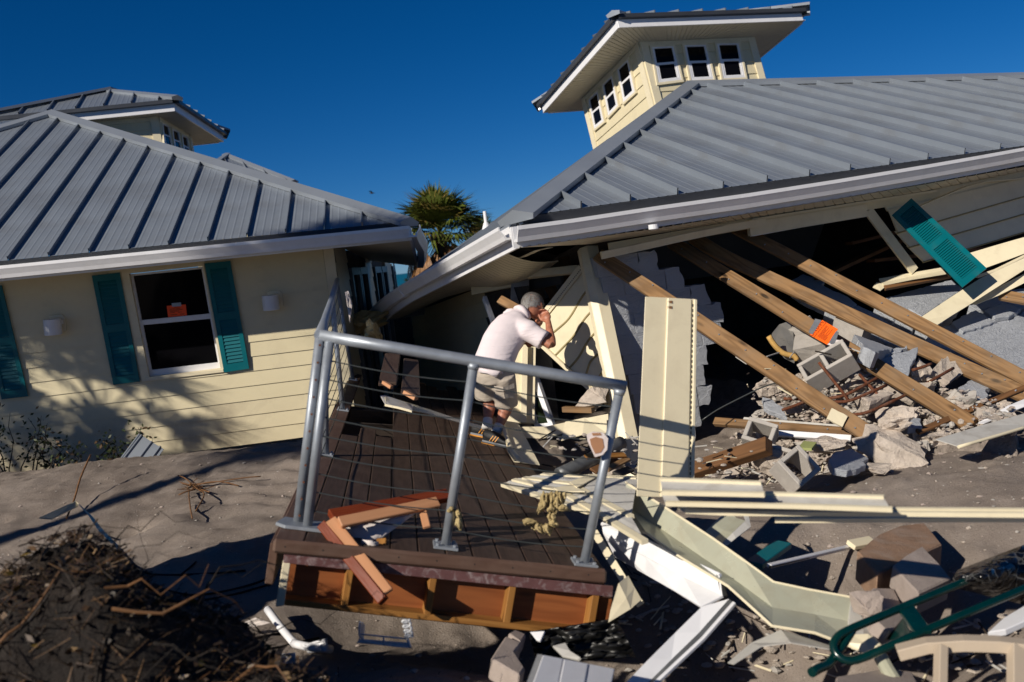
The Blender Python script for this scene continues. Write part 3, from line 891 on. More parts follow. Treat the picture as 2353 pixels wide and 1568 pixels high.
# interior: closed dark shell so that light only comes in through the torn front
iz0, iz1 = -.6, 2.3
I0 = WC + rh * .35 + re * .1; I0.z = 0
Ia, Ib = I0 + rh * 6.2, I0 + rh * 6.2 + re * 6.8
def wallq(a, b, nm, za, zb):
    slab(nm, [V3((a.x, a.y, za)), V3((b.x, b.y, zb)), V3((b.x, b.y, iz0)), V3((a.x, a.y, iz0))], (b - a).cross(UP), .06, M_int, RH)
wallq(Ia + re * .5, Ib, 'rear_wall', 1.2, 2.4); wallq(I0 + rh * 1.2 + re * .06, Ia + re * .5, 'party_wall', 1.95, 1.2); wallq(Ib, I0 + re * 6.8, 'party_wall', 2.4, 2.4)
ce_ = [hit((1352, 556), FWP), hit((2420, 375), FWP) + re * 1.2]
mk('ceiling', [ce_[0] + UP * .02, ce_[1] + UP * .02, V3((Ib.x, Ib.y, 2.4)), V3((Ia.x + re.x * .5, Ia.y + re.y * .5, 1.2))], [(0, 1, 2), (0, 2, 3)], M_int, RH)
# furniture-like dark lumps and fallen boards deep inside
for (q, d, L_, a_) in (((1950, 560), 12, 2.2, .12), ((2000, 600), 11.5, 1.8, -.1), ((1880, 640), 11, 1.6, .35)):
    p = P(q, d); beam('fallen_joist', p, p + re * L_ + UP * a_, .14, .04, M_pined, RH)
# corner post (L shaped vinyl corner, leaning)
pt, pb = P(z6(1018, -10), 9.65), P(z6(1322, 1452), 8.95)
mb = MB()
dv = (pb - pt).normalized()
fx = re - dv * re.dot(dv); fx.normalize()
fy = dv.cross(fx); fy = fy if fy.y < 0 else -fy
sec = [(-.02, .0), (-.085, .04), (-.085, -.06), (.085, -.06), (.085, .04), (.06, .06), (-.02, .06)]
mb.prism([pt + fx * a + fy * b for a, b in [(-.085, .01), (-.03, .065), (.085, .065), (.085, -.06), (-.085, -.06)]], pb - pt)
mb.build('corner_post', M_vinyl, RH, frame(pt, dv, fy), bevel=.004)
# buckled siding panel left of the post
BP = plane3(P(z6(1060, 300), 9.55), P(z6(1140, 900), 9.3), P(z6(760, 520), 10.1))
bp = plate('buckled_siding', BP, [z6(x, y) for x, y in ((985, 120), (1040, 300), (1095, 520), (1140, 690), (1148, 970), (1040, 875), (930, 782), (815, 665), (735, 602), (690, 520), (770, 392))], .012, M_vinyl, RH, bevel=.002)
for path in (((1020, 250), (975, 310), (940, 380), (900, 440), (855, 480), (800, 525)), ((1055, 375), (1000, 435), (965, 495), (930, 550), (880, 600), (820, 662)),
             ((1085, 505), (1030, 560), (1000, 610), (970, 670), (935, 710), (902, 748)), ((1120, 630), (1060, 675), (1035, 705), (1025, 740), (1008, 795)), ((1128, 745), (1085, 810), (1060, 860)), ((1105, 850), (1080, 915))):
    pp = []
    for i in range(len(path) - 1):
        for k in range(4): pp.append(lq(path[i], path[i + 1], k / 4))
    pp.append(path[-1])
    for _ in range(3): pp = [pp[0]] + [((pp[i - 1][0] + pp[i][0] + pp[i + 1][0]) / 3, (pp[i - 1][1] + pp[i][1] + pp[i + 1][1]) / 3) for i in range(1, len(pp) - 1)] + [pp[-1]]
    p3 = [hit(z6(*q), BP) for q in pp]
    mb = MB(); mb.tube([p + BP[1] * .004 for p in p3], .011, 8); mb.build('lap_edge_shade', M_lap, bp, smooth=True)
fl = [hit(z6(983, 122), off(BP, .012)), hit(z6(768, 394), off(BP, .012))]
mb = MB(); mb.sweep([fl[0], lerp(fl[0], fl[1], .5), fl[1]], [(-.03, 0), (.06, 0), (.06, .01), (-.03, .008)], BP[1]); mb.build('nail_flange', M_vinyl, bp)
mb = MB()
for i in range(26):
    k = (i + .3) / 26
    mb.box(lerp(fl[0], fl[1], k) + BP[1] * .0105, lerp(fl[0], fl[1], k + .018) + BP[1] * .0105, .007, .004, BP[1])
mb.build('nail_slots', M_dark, bp)
fl = [hit(z6(1148, 972), off(BP, .004)), hit(z6(930, 784), off(BP, .004)), hit(z6(735, 604), off(BP, .004))]
mb = MB(); mb.sweep(fl, [(-.02, -.012), (.03, -.012), (.03, .02), (.018, .012), (-.02, .008)], BP[1]); mb.build('bottom_flange', M_vinyl, bp)
# painted block wall right of the post, broken in steps: every block its own piece
GW = off(FWP, -.02)
ends = [(600, 645), (822, 872), (1050, 1112), (1195, 1222), (1190, 1207), (1060, 1085), (1040, 1060), (1120, 1090), (1000, 1020), (960, 980)]
def gy(i, x): return 452 + 181 * i - .125 * (x - 600)
left_s = 75
for i in range(10):
    lx = left_s + 48 * i
    x = lx
    r0, r1 = ends[i]
    step = 372
    x0 = lx - (180 if i % 2 else 0)
    while x0 < r1 - 30:
        xa, xb = max(lx, x0), min(x0 + step, r1)
        if r1 - xb < 90: xb = r1
        if xb - xa > 25:
            last = xb >= r1 - 1
            jx = 24
            q = [s6(xa + 1, gy(i, xa) + 1), s6((r0 if last else xb) - 1, gy(i, xb) + 1), s6(xb - 1 + (0 if last else jx), gy(i + 1, xb) - 1), s6(xa + 1 + jx, gy(i + 1, xa) - 1)]
            o_ = random.uniform(-.003, .003)
            plate('block', off(GW, o_), q, .19, M_paint, RH, bevel=.003, jag=.014 if last else 0)
        x0 = xb
# frieze board and hanging channel under the front soffit
def strip3(name, qs, pl, wpx, th, mt, parent, **kw):
    """strip following measured centre points, wpx wide in metres, on plane pl"""
    p = [hit(q, pl) for q in qs]
    mb = MB(); mb.sweep(p, [(-wpx / 2, -th), (wpx / 2, -th), (wpx / 2, 0), (-wpx / 2, 0)], pl[1])
    return mb.build(name, mt, parent, frame(p[0], p[-1] - p[0], pl[1]), **kw)
strip3('frieze_board', [(1400, 571), (1723, 514), (2050, 463), (2160, 445)], off(FWP, .05), .1, .02, M_cream, RH)
strip3('hanging_channel', [s6(130, 498), s6(420, 435), s6(800, 350), s6(1250, 255), s6(1600, 195)], off(FWP, .2), .07, .03, M_vinyl, RH)
strip3('hanging_channel', [s6(130, 482), s6(420, 420), s6(800, 335), s6(1250, 243)], off(FWP, .24), .03, .04, M_vinyl, RH)
strip3('window_head', [z5(0, 1310), z5(460, 1235), z5(920, 1160)], off(FWP, .06), .13, .05, M_vinyl, RH)
strip3('window_head', [z5(20, 1345), z5(460, 1265), z5(900, 1185)], off(FWP, .04), .05, .05, M_plast, RH)
# remaining courses of siding at the right
crs = [((1080, 1160), (2250, 878), (2250, 1020), (1150, 1338)), ((1130, 1325), (2250, 1020), (2250, 1158), (1240, 1452)), ((1225, 1440), (2250, 1158), (2250, 1300), (1352, 1566))]
for (a, b, c_, d_) in crs:
    plank(RH, off(FWP, .06), z5(*a), z5(*b), z5(*c_), z5(*d_), M_vinyl, proud=.035)
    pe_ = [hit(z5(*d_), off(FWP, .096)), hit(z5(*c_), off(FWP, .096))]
    mb = MB(); mb.tube([pe_[0] - UP * .004, pe_[1] - UP * .004], .008, 6); mb.build('lap_edge_shade', M_lap, RH)  # dark line laid in for the shadow under each course
plate('siding_board', off(FWP, .045), [z5(1040, 1090), z5(2250, 800), z5(2250, 900), z5(1080, 1168)], .02, M_vinyl, RH)
mb = MB(); pw = [hit(z5(x, y), off(FWP, .11)) for x, y in ((1320, 1140), (1500, 1060), (1680, 985), (1850, 940), (2050, 925), (2250, 890))]
mb.sweep(pw, [(-.03, 0), (.03, 0), (.03, .012), (-.03, .012)], UP); mb.build('loose_trim', M_vinyl, RH)
mb = MB(); pw = [hit(z5(x, y), off(FWP, .075)) for x, y in ((0, 1238), (500, 1160), (900, 1095), (1450, 1010))]
mb.sweep(pw, [(-.03, -.01), (.03, -.01), (.03, .012), (-.03, .012)], UP); mb.build('loose_trim', M_vinyl, RH)
# cream stud left dangling in the opening
pa, pb_ = hit(z5(925, 1160), off(FWP, .02)), hit(t6(1055, 400), off(FWP, .1))
beam('hanging_jamb', pa, pb_, .11, .03, M_vinyl, RH, up=FWP[1])
# ------------------------------------------------------------------ openings and broken framing beside the man
a, b = P(z6(372, 300), 10.9), P(z6(428, 450), 10.75)
beam('window_jamb', a, b, .07, .04, M_plast, RH, up=LWP[1])
plate('window_hole', off(plane(P(z6(480, 380), 10.95), LWP[1]), 0), [z6(385, 295), z6(560, 235), z6(640, 225), z6(660, 420), z6(520, 470), z6(435, 440)], .02, M_dark, RH)  # flat dark plate standing in for the unlit opening
beam('wall_stud', P(z6(598, 175), 10.6), P(z6(592, 350), 10.45), .19, .06, M_block, RH, up=(0, -1, 0))
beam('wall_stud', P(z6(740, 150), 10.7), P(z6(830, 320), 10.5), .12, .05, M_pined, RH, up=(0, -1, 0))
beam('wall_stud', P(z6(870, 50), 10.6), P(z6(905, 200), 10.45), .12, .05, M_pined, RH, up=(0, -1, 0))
beam('wall_channel', P(z6(640, 158), 10.4), P(z6(960, 122), 10.1), .08, .06, M_vinyl, RH, up=(0, -1, .3))
beam('header_board', P(z6(300, 245), 11.3), P(z6(560, 190), 10.6), .14, .05, M_cream, RH, up=(0, -1, .1))
beam('header_board', P(z6(640, 220), 10.7), P(z6(860, 170), 10.3), .14, .05, M_int, RH, up=(0, -1, .1))
beam('door_jamb', P(z6(586, 600), 10.25), P(z6(575, 1088), 10.05), .36, .05, M_vinyl, RH, up=(0, -1, 0))
beam('door_jamb', P(z6(628, 600), 10.2), P(z6(618, 1088), 10.0), .06, .08, M_vinyl, RH, up=(0, -1, 0))
dp = plane3(P(z6(640, 780), 10.3), P(z6(800, 1100), 9.9), P(z6(700, 1100), 10.05))
dr = mk_empty_part('glass_door', RH, P(z6(700, 1100), 10.0))
framing(dr, dp, [z6(590, 760), z6(660, 690), z6(805, 1105), z6(690, 1118)], [z6(622, 790), z6(650, 760), z6(770, 1085), z6(705, 1092)], .05, M_plast, 'frame')
mtg, N_g, L_g, B_g = _nodes('door_glass')
B_g.inputs['Base Color'].default_value = (.012, .02, .01, 1); B_g.inputs['Roughness'].default_value = .1
plate('pane', off(dp, -.02), [z6(590, 760), z6(660, 700), z6(800, 1100), z6(695, 1112)], .005, mtg, dr)
# white vent pipe standing on the far side of the left roof slope
mb = MB(); mb.tube([P(s8(1668, 382), 12.6), P(s8(1682, 500), 12.6)], .022, 12); mb.tube([P(s8(1682, 500), 12.6), P(s8(1690, 570), 12.6)], [.03, .06], 12)
mb.build('vent_pipe', M_plast, RH)
# cupola
cupola(RH, P(z4(640, 140), 15), P(z4(1940, 95), 16.3), P(z4(115, 745), 17.8), None, 0, [z4(795, 300), z4(1592, 265), z4(400, 695)],
       [[z4(870, 315), z4(1045, 308), z4(1108, 570), z4(920, 595)], [z4(1095, 302), z4(1270, 298), z4(1332, 568), z4(1150, 578)], [z4(1322, 290), z4(1500, 288), z4(1552, 555), z4(1372, 565)]],
       [[z4(718, 395), z4(632, 478), z4(680, 735), z4(772, 650)], [z4(605, 512), z4(530, 585), z4(575, 830), z4(655, 745)], [z4(505, 622), z4(432, 690), z4(478, 918), z4(555, 855)]])
# ================================================================== timber deck with cable railing
DK = thing('deck', 'tilted dark brown timber deck with galvanised cable railing, in front of the man', 'deck', P((1010, 1440), 5.0))
dA, dB = P((690, 1215), 4.96), P((1340, 1300), 5.09)
DD = ray((910, 637)).normalized()
DPL = plane3(dA, dB, dA + DD)
if DPL[1].z < 0: DPL = (DPL[0], -DPL[1])
DN = DPL[1]
fl_, fr_ = hit((629, 1241), DPL), hit((1394, 1313), DPL)
dx = (fr_ - fl_)
DWd = dx - DD * dx.dot(DD)
DW = DWd.normalized()
NB = 12
bw = DWd.length / NB
def dk(s, t, h=0):
    """point on the deck: s boards from the left, t metres back from the front edge"""
    f = lerp(fl_, fr_, s / NB)
    return f + DD * t + DN * h
def tv(s, v):
    """distance back at which board s passes image height v"""
    lo, hi = 0, 14
    for _ in range(40):
        m_ = (lo + hi) / 2
        r = dk(s, m_) - EYE
        vv = 784 - r.dot(CU) / r.dot(FWD) * FPX
        if vv > v: lo = m_
        else: hi = m_
    return lo
def board(s, t0, t1, w=.965, h=0., lift=(0, 0), dz=0):
    a, b = dk(s + .5, t0, -.014 + lift[0]), dk(s + .5, t1, -.014 + lift[1])
    r = random.Random(int(s * 7 + t0 * 13))
    return beam('deck_board', a, b, bw * w, .026, M_deck, DK, up=DN, bevel=.005)
back_t = 8.2
for s in range(12):
    t0 = .012 + random.uniform(-.004, .004)
    if s == 0:
        beam('deck_board', dk(.5, t0, -.014), dk(.5, back_t, -.014), bw * .97, .026, M_trim, DK, up=DN, bevel=.005)
    elif s in (1, 2, 3):
        board(s, t0, tv(s + .5, (1000, 985, 1004)[s - 1]))
    elif s == 4:
        board(s, t0, tv(4.5, 930)); board(s, tv(4.5, 926), back_t - 1)
    else:
        board(s, t0, back_t - (s % 3) * .3)
# broken stubs and exposed joists in the hole
p = P(t4(835, 960), 7.6); q = P(t4(905, 560), 9.0)
beam('deck_board', p, q, .14, .026, M_deck, DK, up=DN + V3((-.2, 0, 0)), bevel=.005)
beam('deck_board', P(t4(1140, 1100), 7.25), P(t4(1150, 640), 9.3), .14, .026, M_deck, DK, up=DN, bevel=.005)
beam('splinter', P(t4(1065, 1065), 7.2), P(t4(1220, 1150), 7.15), .05, .03, M_moulding, DK, up=DN)
beam('splinter', P(t4(775, 935), 7.55), P(t4(890, 1005), 7.5), .035, .03, M_moulding, DK, up=DN)
for t in (1.5, 2.2, 2.9, 3.6, 4.3, 5.2):
    beam('joist', dk(.9, t, -.12), dk(5.2, t + .25, -.12), .045, .14, M_joist, DK, up=DN)
for t in (.7, 1.5, 2.3, 3.1, 4.2, 5.4):
    beam('joist', dk(.1, t, -.14), dk(11.9, t, -.14), .045, .18, M_joist, DK, up=DN)
beam('rim_joist', dk(.02, .05, -.13), dk(.02, 7.5, -.13), .04, .2, M_trim, DK, up=DN)
beam('rim_joist', dk(11.96, .05, -.13), dk(11.96, 6.5, -.13), .04, .2, M_joist, DK, up=DN)
# front: rounded trim board, purple membrane, cedar panels between studs
FPL = plane3(fl_, fr_, fl_ + DN)
if FPL[1].y > 0: FPL = (FPL[0], -FPL[1])
plate('front_trim', off(FPL, .03), [s2(148, 405), s2(2243, 598), s2(2238, 690), s2(138, 492)], .034, M_trim, DK, bevel=.012)
plate('membrane', off(FPL, .006), [s2(214, 494), s2(2280, 700), s2(2275, 768), s2(208, 553)], .012, M_flash, DK, bevel=.002)
xs = [(235, 632), (632, 1153), (1153, 1651), (1651, 2174)]
def fx_(x, k): # front bay at x: k=0 top edge, 1 bottom edge (s2 pixels), leaning with the studs
    top = (x, 556 + (x - 230) * .1005)
    return lq(top, (x - 42, 790 + (x - 230) * .108), k)
for a, b in xs:
    plate('cedar_panel', off(FPL, -.075), [s2(*fx_(a, -.05)), s2(*fx_(b, -.05)), s2(*fx_(b, 1.1)), s2(*fx_(a, 1.1))], .02, M_cedar, DK)
for x in (632, 1153, 1651, 2174):
    plate('stud', off(FPL, .0), [s2(*fx_(x - 22, -.02)), s2(*fx_(x + 22, -.02)), s2(*fx_(x + 22, 1.02)), s2(*fx_(x - 22, 1.02))], .09, M_stud, DK, bevel=.003, xdir=-DN)
plate('bottom_plate', off(FPL, .004), [s2(205, 780), s2(2150, 985), s2(2145, 1022), s2(200, 818)], .09, M_stud, DK, bevel=.003)
plate('end_board', off(FPL, -.04), [s2(2196, 768), s2(2272, 775), s2(2238, 998), s2(2160, 988)], .03, M_cedar, DK)
plate('corner_strip', off(FPL, .012), [s2(206, 553), s2(254, 558), s2(213, 823), s2(161, 830)], .05, M_vinyl, DK, bevel=.003)
mb = MB()
for i in range(9):
    c = hit(s2(220 + i * 238, 452 + i * 22), off(FPL, .031)); mb.tube([c, c - FPL[1] * .004], .004, 6)
mb.build('screw_heads', M_dark, DK, kind='stuff')
# ------------------------------------------------------------------ railing
RPF = plane3(dA, dB, dA + DN)
if RPF[1].y > 0: RPF = (RPF[0], -RPF[1])
def post(base, top, r=.0245, plate_=True, bolts=0, size=.062):
    d = (top - base).normalized()
    mb = MB(); mb.tube([base, top], r, 16)
    o = mb.build('post', M_galv, DK, frame(base, d, RPF[1]), smooth=False)
    for p in o.data.polygons: p.use_smooth = len(p.vertices) == 4
    if plate_:
        mb = MB()
        k = size
        mb.prism([base + DW * a * k + DD * b * k + DN * .002 for a, b in ((-1, -1), (1, -1), (1, 1), (-1, 1))], DN * .014)
        mb.build('base_plate', M_galv, o, frame(base, DW, DN), bevel=.002)
        mb = MB()
        for a, b in ((-.7, -.7), (.7, -.7), (.7, .7), (-.7, .7)):
            c = base + DW * a * k + DD * b * k + DN * .016
            mb.tube([c, c + DN * .012], .009, 6)
        mb.build('bolts', M_galv, o, kind='stuff')
    if bolts:
        mb = MB()
        for i in range(bolts):
            c = lerp(base, top, (i + .6) / bolts) - DD * r * .9 + DW * .006
            mb.tube([c, c - DD * .008], .006, 6)
        mb.build('bolts', M_rebar, o, kind='stuff')
    return o
b1, b2, b3, b4 = hit((684, 1205), DPL), hit((706, 1215), DPL), hit((1023, 1258), DPL), hit((1342, 1297), DPL)
t1_, t2_, t3_, t4_ = hit((735, 776), RPF), hit((757, 784), RPF), hit((1089, 836), RPF), hit((1424, 895), RPF)
post(b1, t1_, bolts=11, plate_=False); post(b2, t2_, plate_=False)
mb = MB(); pc = (b1 + b2) / 2
mb.prism([pc + DW * a + DD * b + DN * .001 for a, b in ((-.13, -.05), (-.08, -.09), (.11, -.09), (.11, .07), (-.1, .08))], DN * .018)
mb.build('corner_plate', M_galv, DK, frame(pc, DW, DN), bevel=.003)
post(b3, t3_); post(b4, t4_)
def rail(pts, name='top_rail', r=.029):
    mb = MB(); mb.tube(pts, r, 18)
    o = mb.build(name, M_galv, DK, frame(pts[0], pts[-1] - pts[0], DN))
    for p in o.data.polygons: p.use_smooth = len(p.vertices) == 4
    return o
cn = hit((735, 771), RPF); cm_ = hit((1089, 830), RPF); cr_ = hit((1438, 888), RPF)
rail([cn, lerp(cn, cm_, .5), cm_, lerp(cm_, cr_, .5), cr_])
for c in (t3_, t4_): # weld collars
    mb = MB(); mb.tube([c - DN * .03, c + DN * .0], [.0262, .034], 14); mb.build('weld_collar', M_galv, DK, smooth=True)
RPL = plane3(b1, b1 + DD, b1 + DN)
if RPL[1].x < 0: RPL = (RPL[0], -RPL[1])
H_ = (cn - b1).dot(DN) - .03
def dep(p): return (p - EYE).dot(FWD)
lb = [hit(q, DPL) for q in ((748, 1047), (788, 944), (811, 874), (823, 835))]
lt = [P(q, dep(b) * .992) for q, b in zip(((746, 742), (763, 690), (774, 650), (780, 632)), lb)]
rail([cn, P((746, 738), dep(lt[0])), P((763, 686), dep(lt[1])), P((774, 646), dep(lt[2])), P((781, 624), dep(lt[3]))])
for p, q in zip(lb, lt): post(p, q, size=.055)
# cables
def cable(a, b, sag, r=.0033):
    mb = MB(); mb.tube([lerp(a, b, i / 10) - UP * sag * math.sin(math.pi * i / 10) for i in range(11)], r, 6)
    return mb.build('cable', M_cable, DK, frame(a, b - a, UP))
NC = 10
for i in range(1, NC):
    k = i / NC
    sg = .012 + .01 * ((i * 37) % 5) / 5
    cable(lerp(t2_, b2, k), lerp(t3_, b3, k), sg); cable(lerp(t3_, b3, k), lerp(t4_, b4, k), sg)
    for j in range(4):
        a_, b_ = (lerp(t1_, b1, k) if j == 0 else lerp(lt[j - 1], lb[j - 1], k)), lerp(lt[j], lb[j], k)
        cable(a_, b_, .012)
# ================================================================== debris
def sheet(name, rows, mt, parent=None, th=.004, sub=0, **kw):
    """bent sheet through rows of points"""
    n = len(rows[0])
    v = [p for r in rows for p in r]
    f = [(i * n + j, i * n + j + 1, (i + 1) * n + j + 1, (i + 1) * n + j) for i in range(len(rows) - 1) for j in range(n - 1)]
    o = mk(name, v, f, mt, parent, frame(v[0], rows[0][-1] - rows[0][0], V3((.1, -.4, .9))), **kw)
    m_ = o.modifiers.new('thickness', 'SOLIDIFY'); m_.thickness = th; m_.offset = 0
    return o
def PS(zf, pts): return [P(zf(x, y), d) for x, y, d in pts]
def chunk(name, c, size, seed, mt, parent=None, rot=None, rough=.12, npts=13, box=.6, **kw):
    rnd = random.Random(seed)
    bm = bmesh.new()
    for i in range(npts):
        p = V3((rnd.uniform(-1, 1), rnd.uniform(-1, 1), rnd.uniform(-1, 1)))
        if p.length > 1: p = p.normalized() * lerp(1, p.length, box)
        bm.verts.new(p)
    r = bmesh.ops.convex_hull(bm, input=bm.verts)
    bmesh.ops.delete(bm, geom=[g for g in r['geom_interior'] if isinstance(g, bmesh.types.BMVert)], context='VERTS')
    bmesh.ops.subdivide_edges(bm, edges=bm.edges, cuts=3 if max(size) > .11 else 2, use_grid_fill=True)
    bmesh.ops.triangulate(bm, faces=bm.faces)
    for v in bm.verts:
        q = v.co * 2.2 + V3((seed, seed * .7, 0))
        v.co += v.co.normalized() * (noise.noise(q) * rough + noise.noise(q * 2.7) * rough * .8 + noise.noise(q * 6.3) * rough * .5)
        v.co = V3((v.co.x * size[0], v.co.y * size[1], v.co.z * size[2]))
    bmesh.ops.recalc_face_normals(bm, faces=bm.faces)
    me = bpy.data.meshes.new(name)
    bm.to_mesh(me); bm.free()
    me.materials.append(mt)
    o = bpy.data.objects.new(name, me)
    R = (rot or Matrix.Rotation(rnd.uniform(0, 6.28), 3, V3((rnd.uniform(-.4, .4), rnd.uniform(-.4, .4), 1)).normalized())).to_4x4()
    R.translation = c
    link(o, R, parent)
    return tag(o, **kw)
def cmu(name, c, l, h, mt, size=(.39, .19, .19), broken=0, **kw):
    """hollow two-cell concrete block: l long axis, h axis of the cells"""
    M_ = frame(c, l, h)
    L, W, Hh = size[0] / 2, size[1] / 2, size[2] / 2
    t = .033
    mb = MB()
    def bx(x0, x1, y0, y1, hh=Hh):
        mb.prism([V3((x0, y0, -Hh)), V3((x1, y0, -Hh)), V3((x1, y1, -Hh)), V3((x0, y1, -Hh))], V3((0, 0, Hh + hh)))
    rows = [(-L, L, -W, -W + t), (-L, L, W - t, W), (-L, -L + t, -W + t, W - t), (-t / 2, t / 2, -W + t, W - t), (L - t, L, -W + t, W - t)]
    if broken == 1: rows = [(-L, L, -W, -W + t), (-L, .02, W - t, W), (-L, -L + t, -W + t, W - t), (-t / 2, t / 2, -W + t, W - t)]
    if broken == 2: rows = [(-L, .05, -W, -W + t), (-L, .05, W - t, W), (-L, -L + t, -W + t, W - t), (.05 - t, .05, -W + t, W - t)]
    for i, (a, b, c_, d) in enumerate(rows): bx(a, b, c_, d, Hh - .004 * (i % 3))
    o = mb.build(name, mt, None, M_, local=True, bevel=.005, **kw)
    return o
def one(label, cat, group=None): return dict(label=label, cat=cat, group=group)
# ------------------------------------------------------------------ tall siding panel standing beside the corner post
TP = plane3(P(z6(1383, 293), 5.6), P(z6(1708, 310), 5.68), P(z6(1328, 1548), 5.48))
tp = thing('leaning_siding', 'tall cream vinyl siding panel standing upright, railing shadow across its lower half', 'siding', hit(z6(1500, 1550), TP))
plate('course', off(TP, .0), [z6(1383, 293), z6(1527, 300), z6(1482, 1552), z6(1328, 1546)], .006, M_vinyl, tp, bevel=.002)
plate('course', off(TP, .012), [z6(1525, 300), z6(1674, 308), z6(1652, 1554), z6(1480, 1552)], .018, M_vinyl, tp, bevel=.004)
plate('flange', off(TP, .004), [z6(1674, 308), z6(1690, 309), z6(1670, 1555), z6(1652, 1554)], .006, M_vinyl, tp)
plate('flange', off(TP, .016), [z6(1690, 309), z6(1709, 311), z6(1690, 1556), z6(1670, 1555)], .016, M_vinyl, tp, bevel=.003)
mb = MB()
for i in range(38):
    k = (i + .3) / 38
    a, b = lq((1682, 330), (1661, 1545), k), lq((1682, 330), (1661, 1545), k + .015)
    mb.box(hit(z6(*a), off(TP, .0045)), hit(z6(*b), off(TP, .0045)), .006, .002, TP[1])
mb.build('nail_slots', M_dark, tp)
c = hit(z6(1538, 345), off(TP, .0125)); mb = MB()
for dx_, dy_ in ((0, -18), (-2, 16)):
    c = hit(z6(1538 + dx_, 345 + dy_), off(TP, .0125)); mb.box(c - CR * .012, c + CR * .012, .014, .002, TP[1])
mb.build('nail_hole', M_pined, tp)
# ------------------------------------------------------------------ fan of bent siding on the deck's right edge
VF = plane3(P(t3(443, 795), 6.3), P(t3(2225, 720), 6.0), P(t3(2120, 1210), 5.3))
if VF[1].z < 0: VF = (VF[0], -VF[1])
fan = thing('bent_siding', 'fan of bent vinyl siding courses, grey backs up, across the deck\'s right edge', 'siding', hit(t3(1400, 1000), VF))
Ls = [[(960, 668), (1480, 698), (1640, 690), (2240, 722)], [(720, 714), (1350, 790), (1640, 955), (2150, 1230)], [(585, 738), (1200, 885), (1590, 1110), (2335, 1560)], [(443, 795), (940, 950), (1350, 1080), (1600, 1160)]]
def dens(L):
    out = []
    for i in range(len(L) - 1): out += [lq(L[i], L[i + 1], k / 3) for k in range(3)]
    return out + [L[-1]]
for i in range(3):
    a, b = dens(Ls[i]), dens(Ls[i + 1])
    r0 = [hit(t3(*q), off(VF, .03 - .012 * i)) for q in a]; r1 = [hit(t3(*q), off(VF, .018 - .012 * i)) for q in b]
    sheet('course', [r0, [lerp(p, q, .5) + VF[1] * .006 for p, q in zip(r0, r1)], r1], M_vback, fan, .004)
for i, L in enumerate(Ls):
    p = [hit(t3(*q), off(VF, .028 - .009 * i)) for q in dens(L)]
    mb = MB(); mb.sweep(p, [(-.018, -.012), (.018, -.012), (.018, .01), (-.018, .01)], VF[1]); mb.build('butt_edge', M_vinyl, fan)
plate('folded_flap', off(VF, .045), [t3(1330, 760), t3(1590, 655), t3(1690, 690), t3(1430, 835)], .006, M_vinyl, fan)
plate('folded_flap', off(VF, .04), [t3(1115, 840), t3(1355, 795), t3(1530, 885), t3(1210, 888)], .006, M_vinyl, fan)
# ------------------------------------------------------------------ long strips lying across the sand to the right
def flat(z, lean=(-.05, -.12, 1)): return plane((0, 0, z), lean)
def lay(name, zf, top, bot, pl, label, mt=None, lipw=.018, lips=(1, 1)):
    a, b = dens(top), dens(bot)
    r0, r1 = [hit(zf(*q), pl) for q in a], [hit(zf(*q), pl) for q in b]
    o = sheet(name, [r0, [lerp(p, q, .5) - pl[1] * .008 for p, q in zip(r0, r1)], r1], mt or M_vback, None, .004, **one(label, 'siding'))
    for r, on in ((r0, lips[0]), (r1, lips[1])):
        if not on: continue
        mb = MB(); mb.sweep([p + pl[1] * .004 for p in r], [(-lipw / 2, -.009), (lipw / 2, -.009), (lipw / 2, .009), (-lipw / 2, .009)], pl[1]); mb.build('butt_edge', M_vinyl, o)
    return o
lay('vinyl_strip', s4, [(-460, 130), (262, 158)], [(-440, 222), (285, 236)], flat(.34), 'short grey backed vinyl strip lying highest, just right of the tall panel')
lay('vinyl_strip', s4, [(-450, 226), (285, 232), (1135, 258)], [(-420, 300), (500, 318), (1195, 342)], flat(.27), 'middle grey backed vinyl strip with cut square end on the sand')
lay('vinyl_strip', s4, [(-330, 322), (500, 340), (1200, 346), (2220, 354)], [(-280, 352), (30, 368), (1200, 372), (2220, 380)], flat(.2), 'very long cream edged vinyl strip running out of frame at right')
lay('vinyl_strip', s4, [(372, 392), (2220, 386)], [(358, 418), (2220, 412)], flat(.14), 'lowest long cream strip with a pointed left end on the sand')
# ------------------------------------------------------------------ angle flashing, beige green, bent in two
fl = thing('angle_flashing', 'pale green beige metal angle flashing, bent in two, lying across the hollow', 'flashing', P(s3(1840, 1190), 4.6))
up_ = PS(s3, [(848, 220, 5.75), (1150, 412, 5.4), (1440, 600, 5.15), (1640, 742, 4.98), (1845, 892, 4.85)]) + PS(s4, [(600, 908, 4.8), (900, 962, 4.75)])
va_ = PS(s3, [(872, 388, 5.65), (1130, 565, 5.33), (1390, 745, 5.08), (1620, 905, 4.9), (1838, 1065, 4.72)]) + PS(s4, [(640, 1085, 4.68), (873, 1132, 4.63)])
fr2 = PS(s3, [(815, 522, 5.5), (985, 560, 5.25), (1190, 708, 5.0), (1540, 920, 4.75), (1835, 1188, 4.52)]) + PS(s4, [(640, 1215, 4.48), (985, 1345, 4.42)])
sheet('back_flange', [up_, va_], M_alu, fl, .004); sheet('bottom_flange', [va_, fr2], M_alu, fl, .004)
mb = MB(); mb.tube(up_, .007, 6); mb.build('hemmed_edge', M_vinyl, fl)
mb = MB(); mb.tube(fr2, .007, 6); mb.build('hemmed_edge', M_vinyl, fl)
sheet('bent_end', [PS(s4, [(900, 962, 4.75), (985, 1120, 4.62), (1040, 1222, 4.52)]), PS(s4, [(873, 1132, 4.63), (880, 1235, 4.5), (990, 1290, 4.42)])], M_vback, fl, .004)
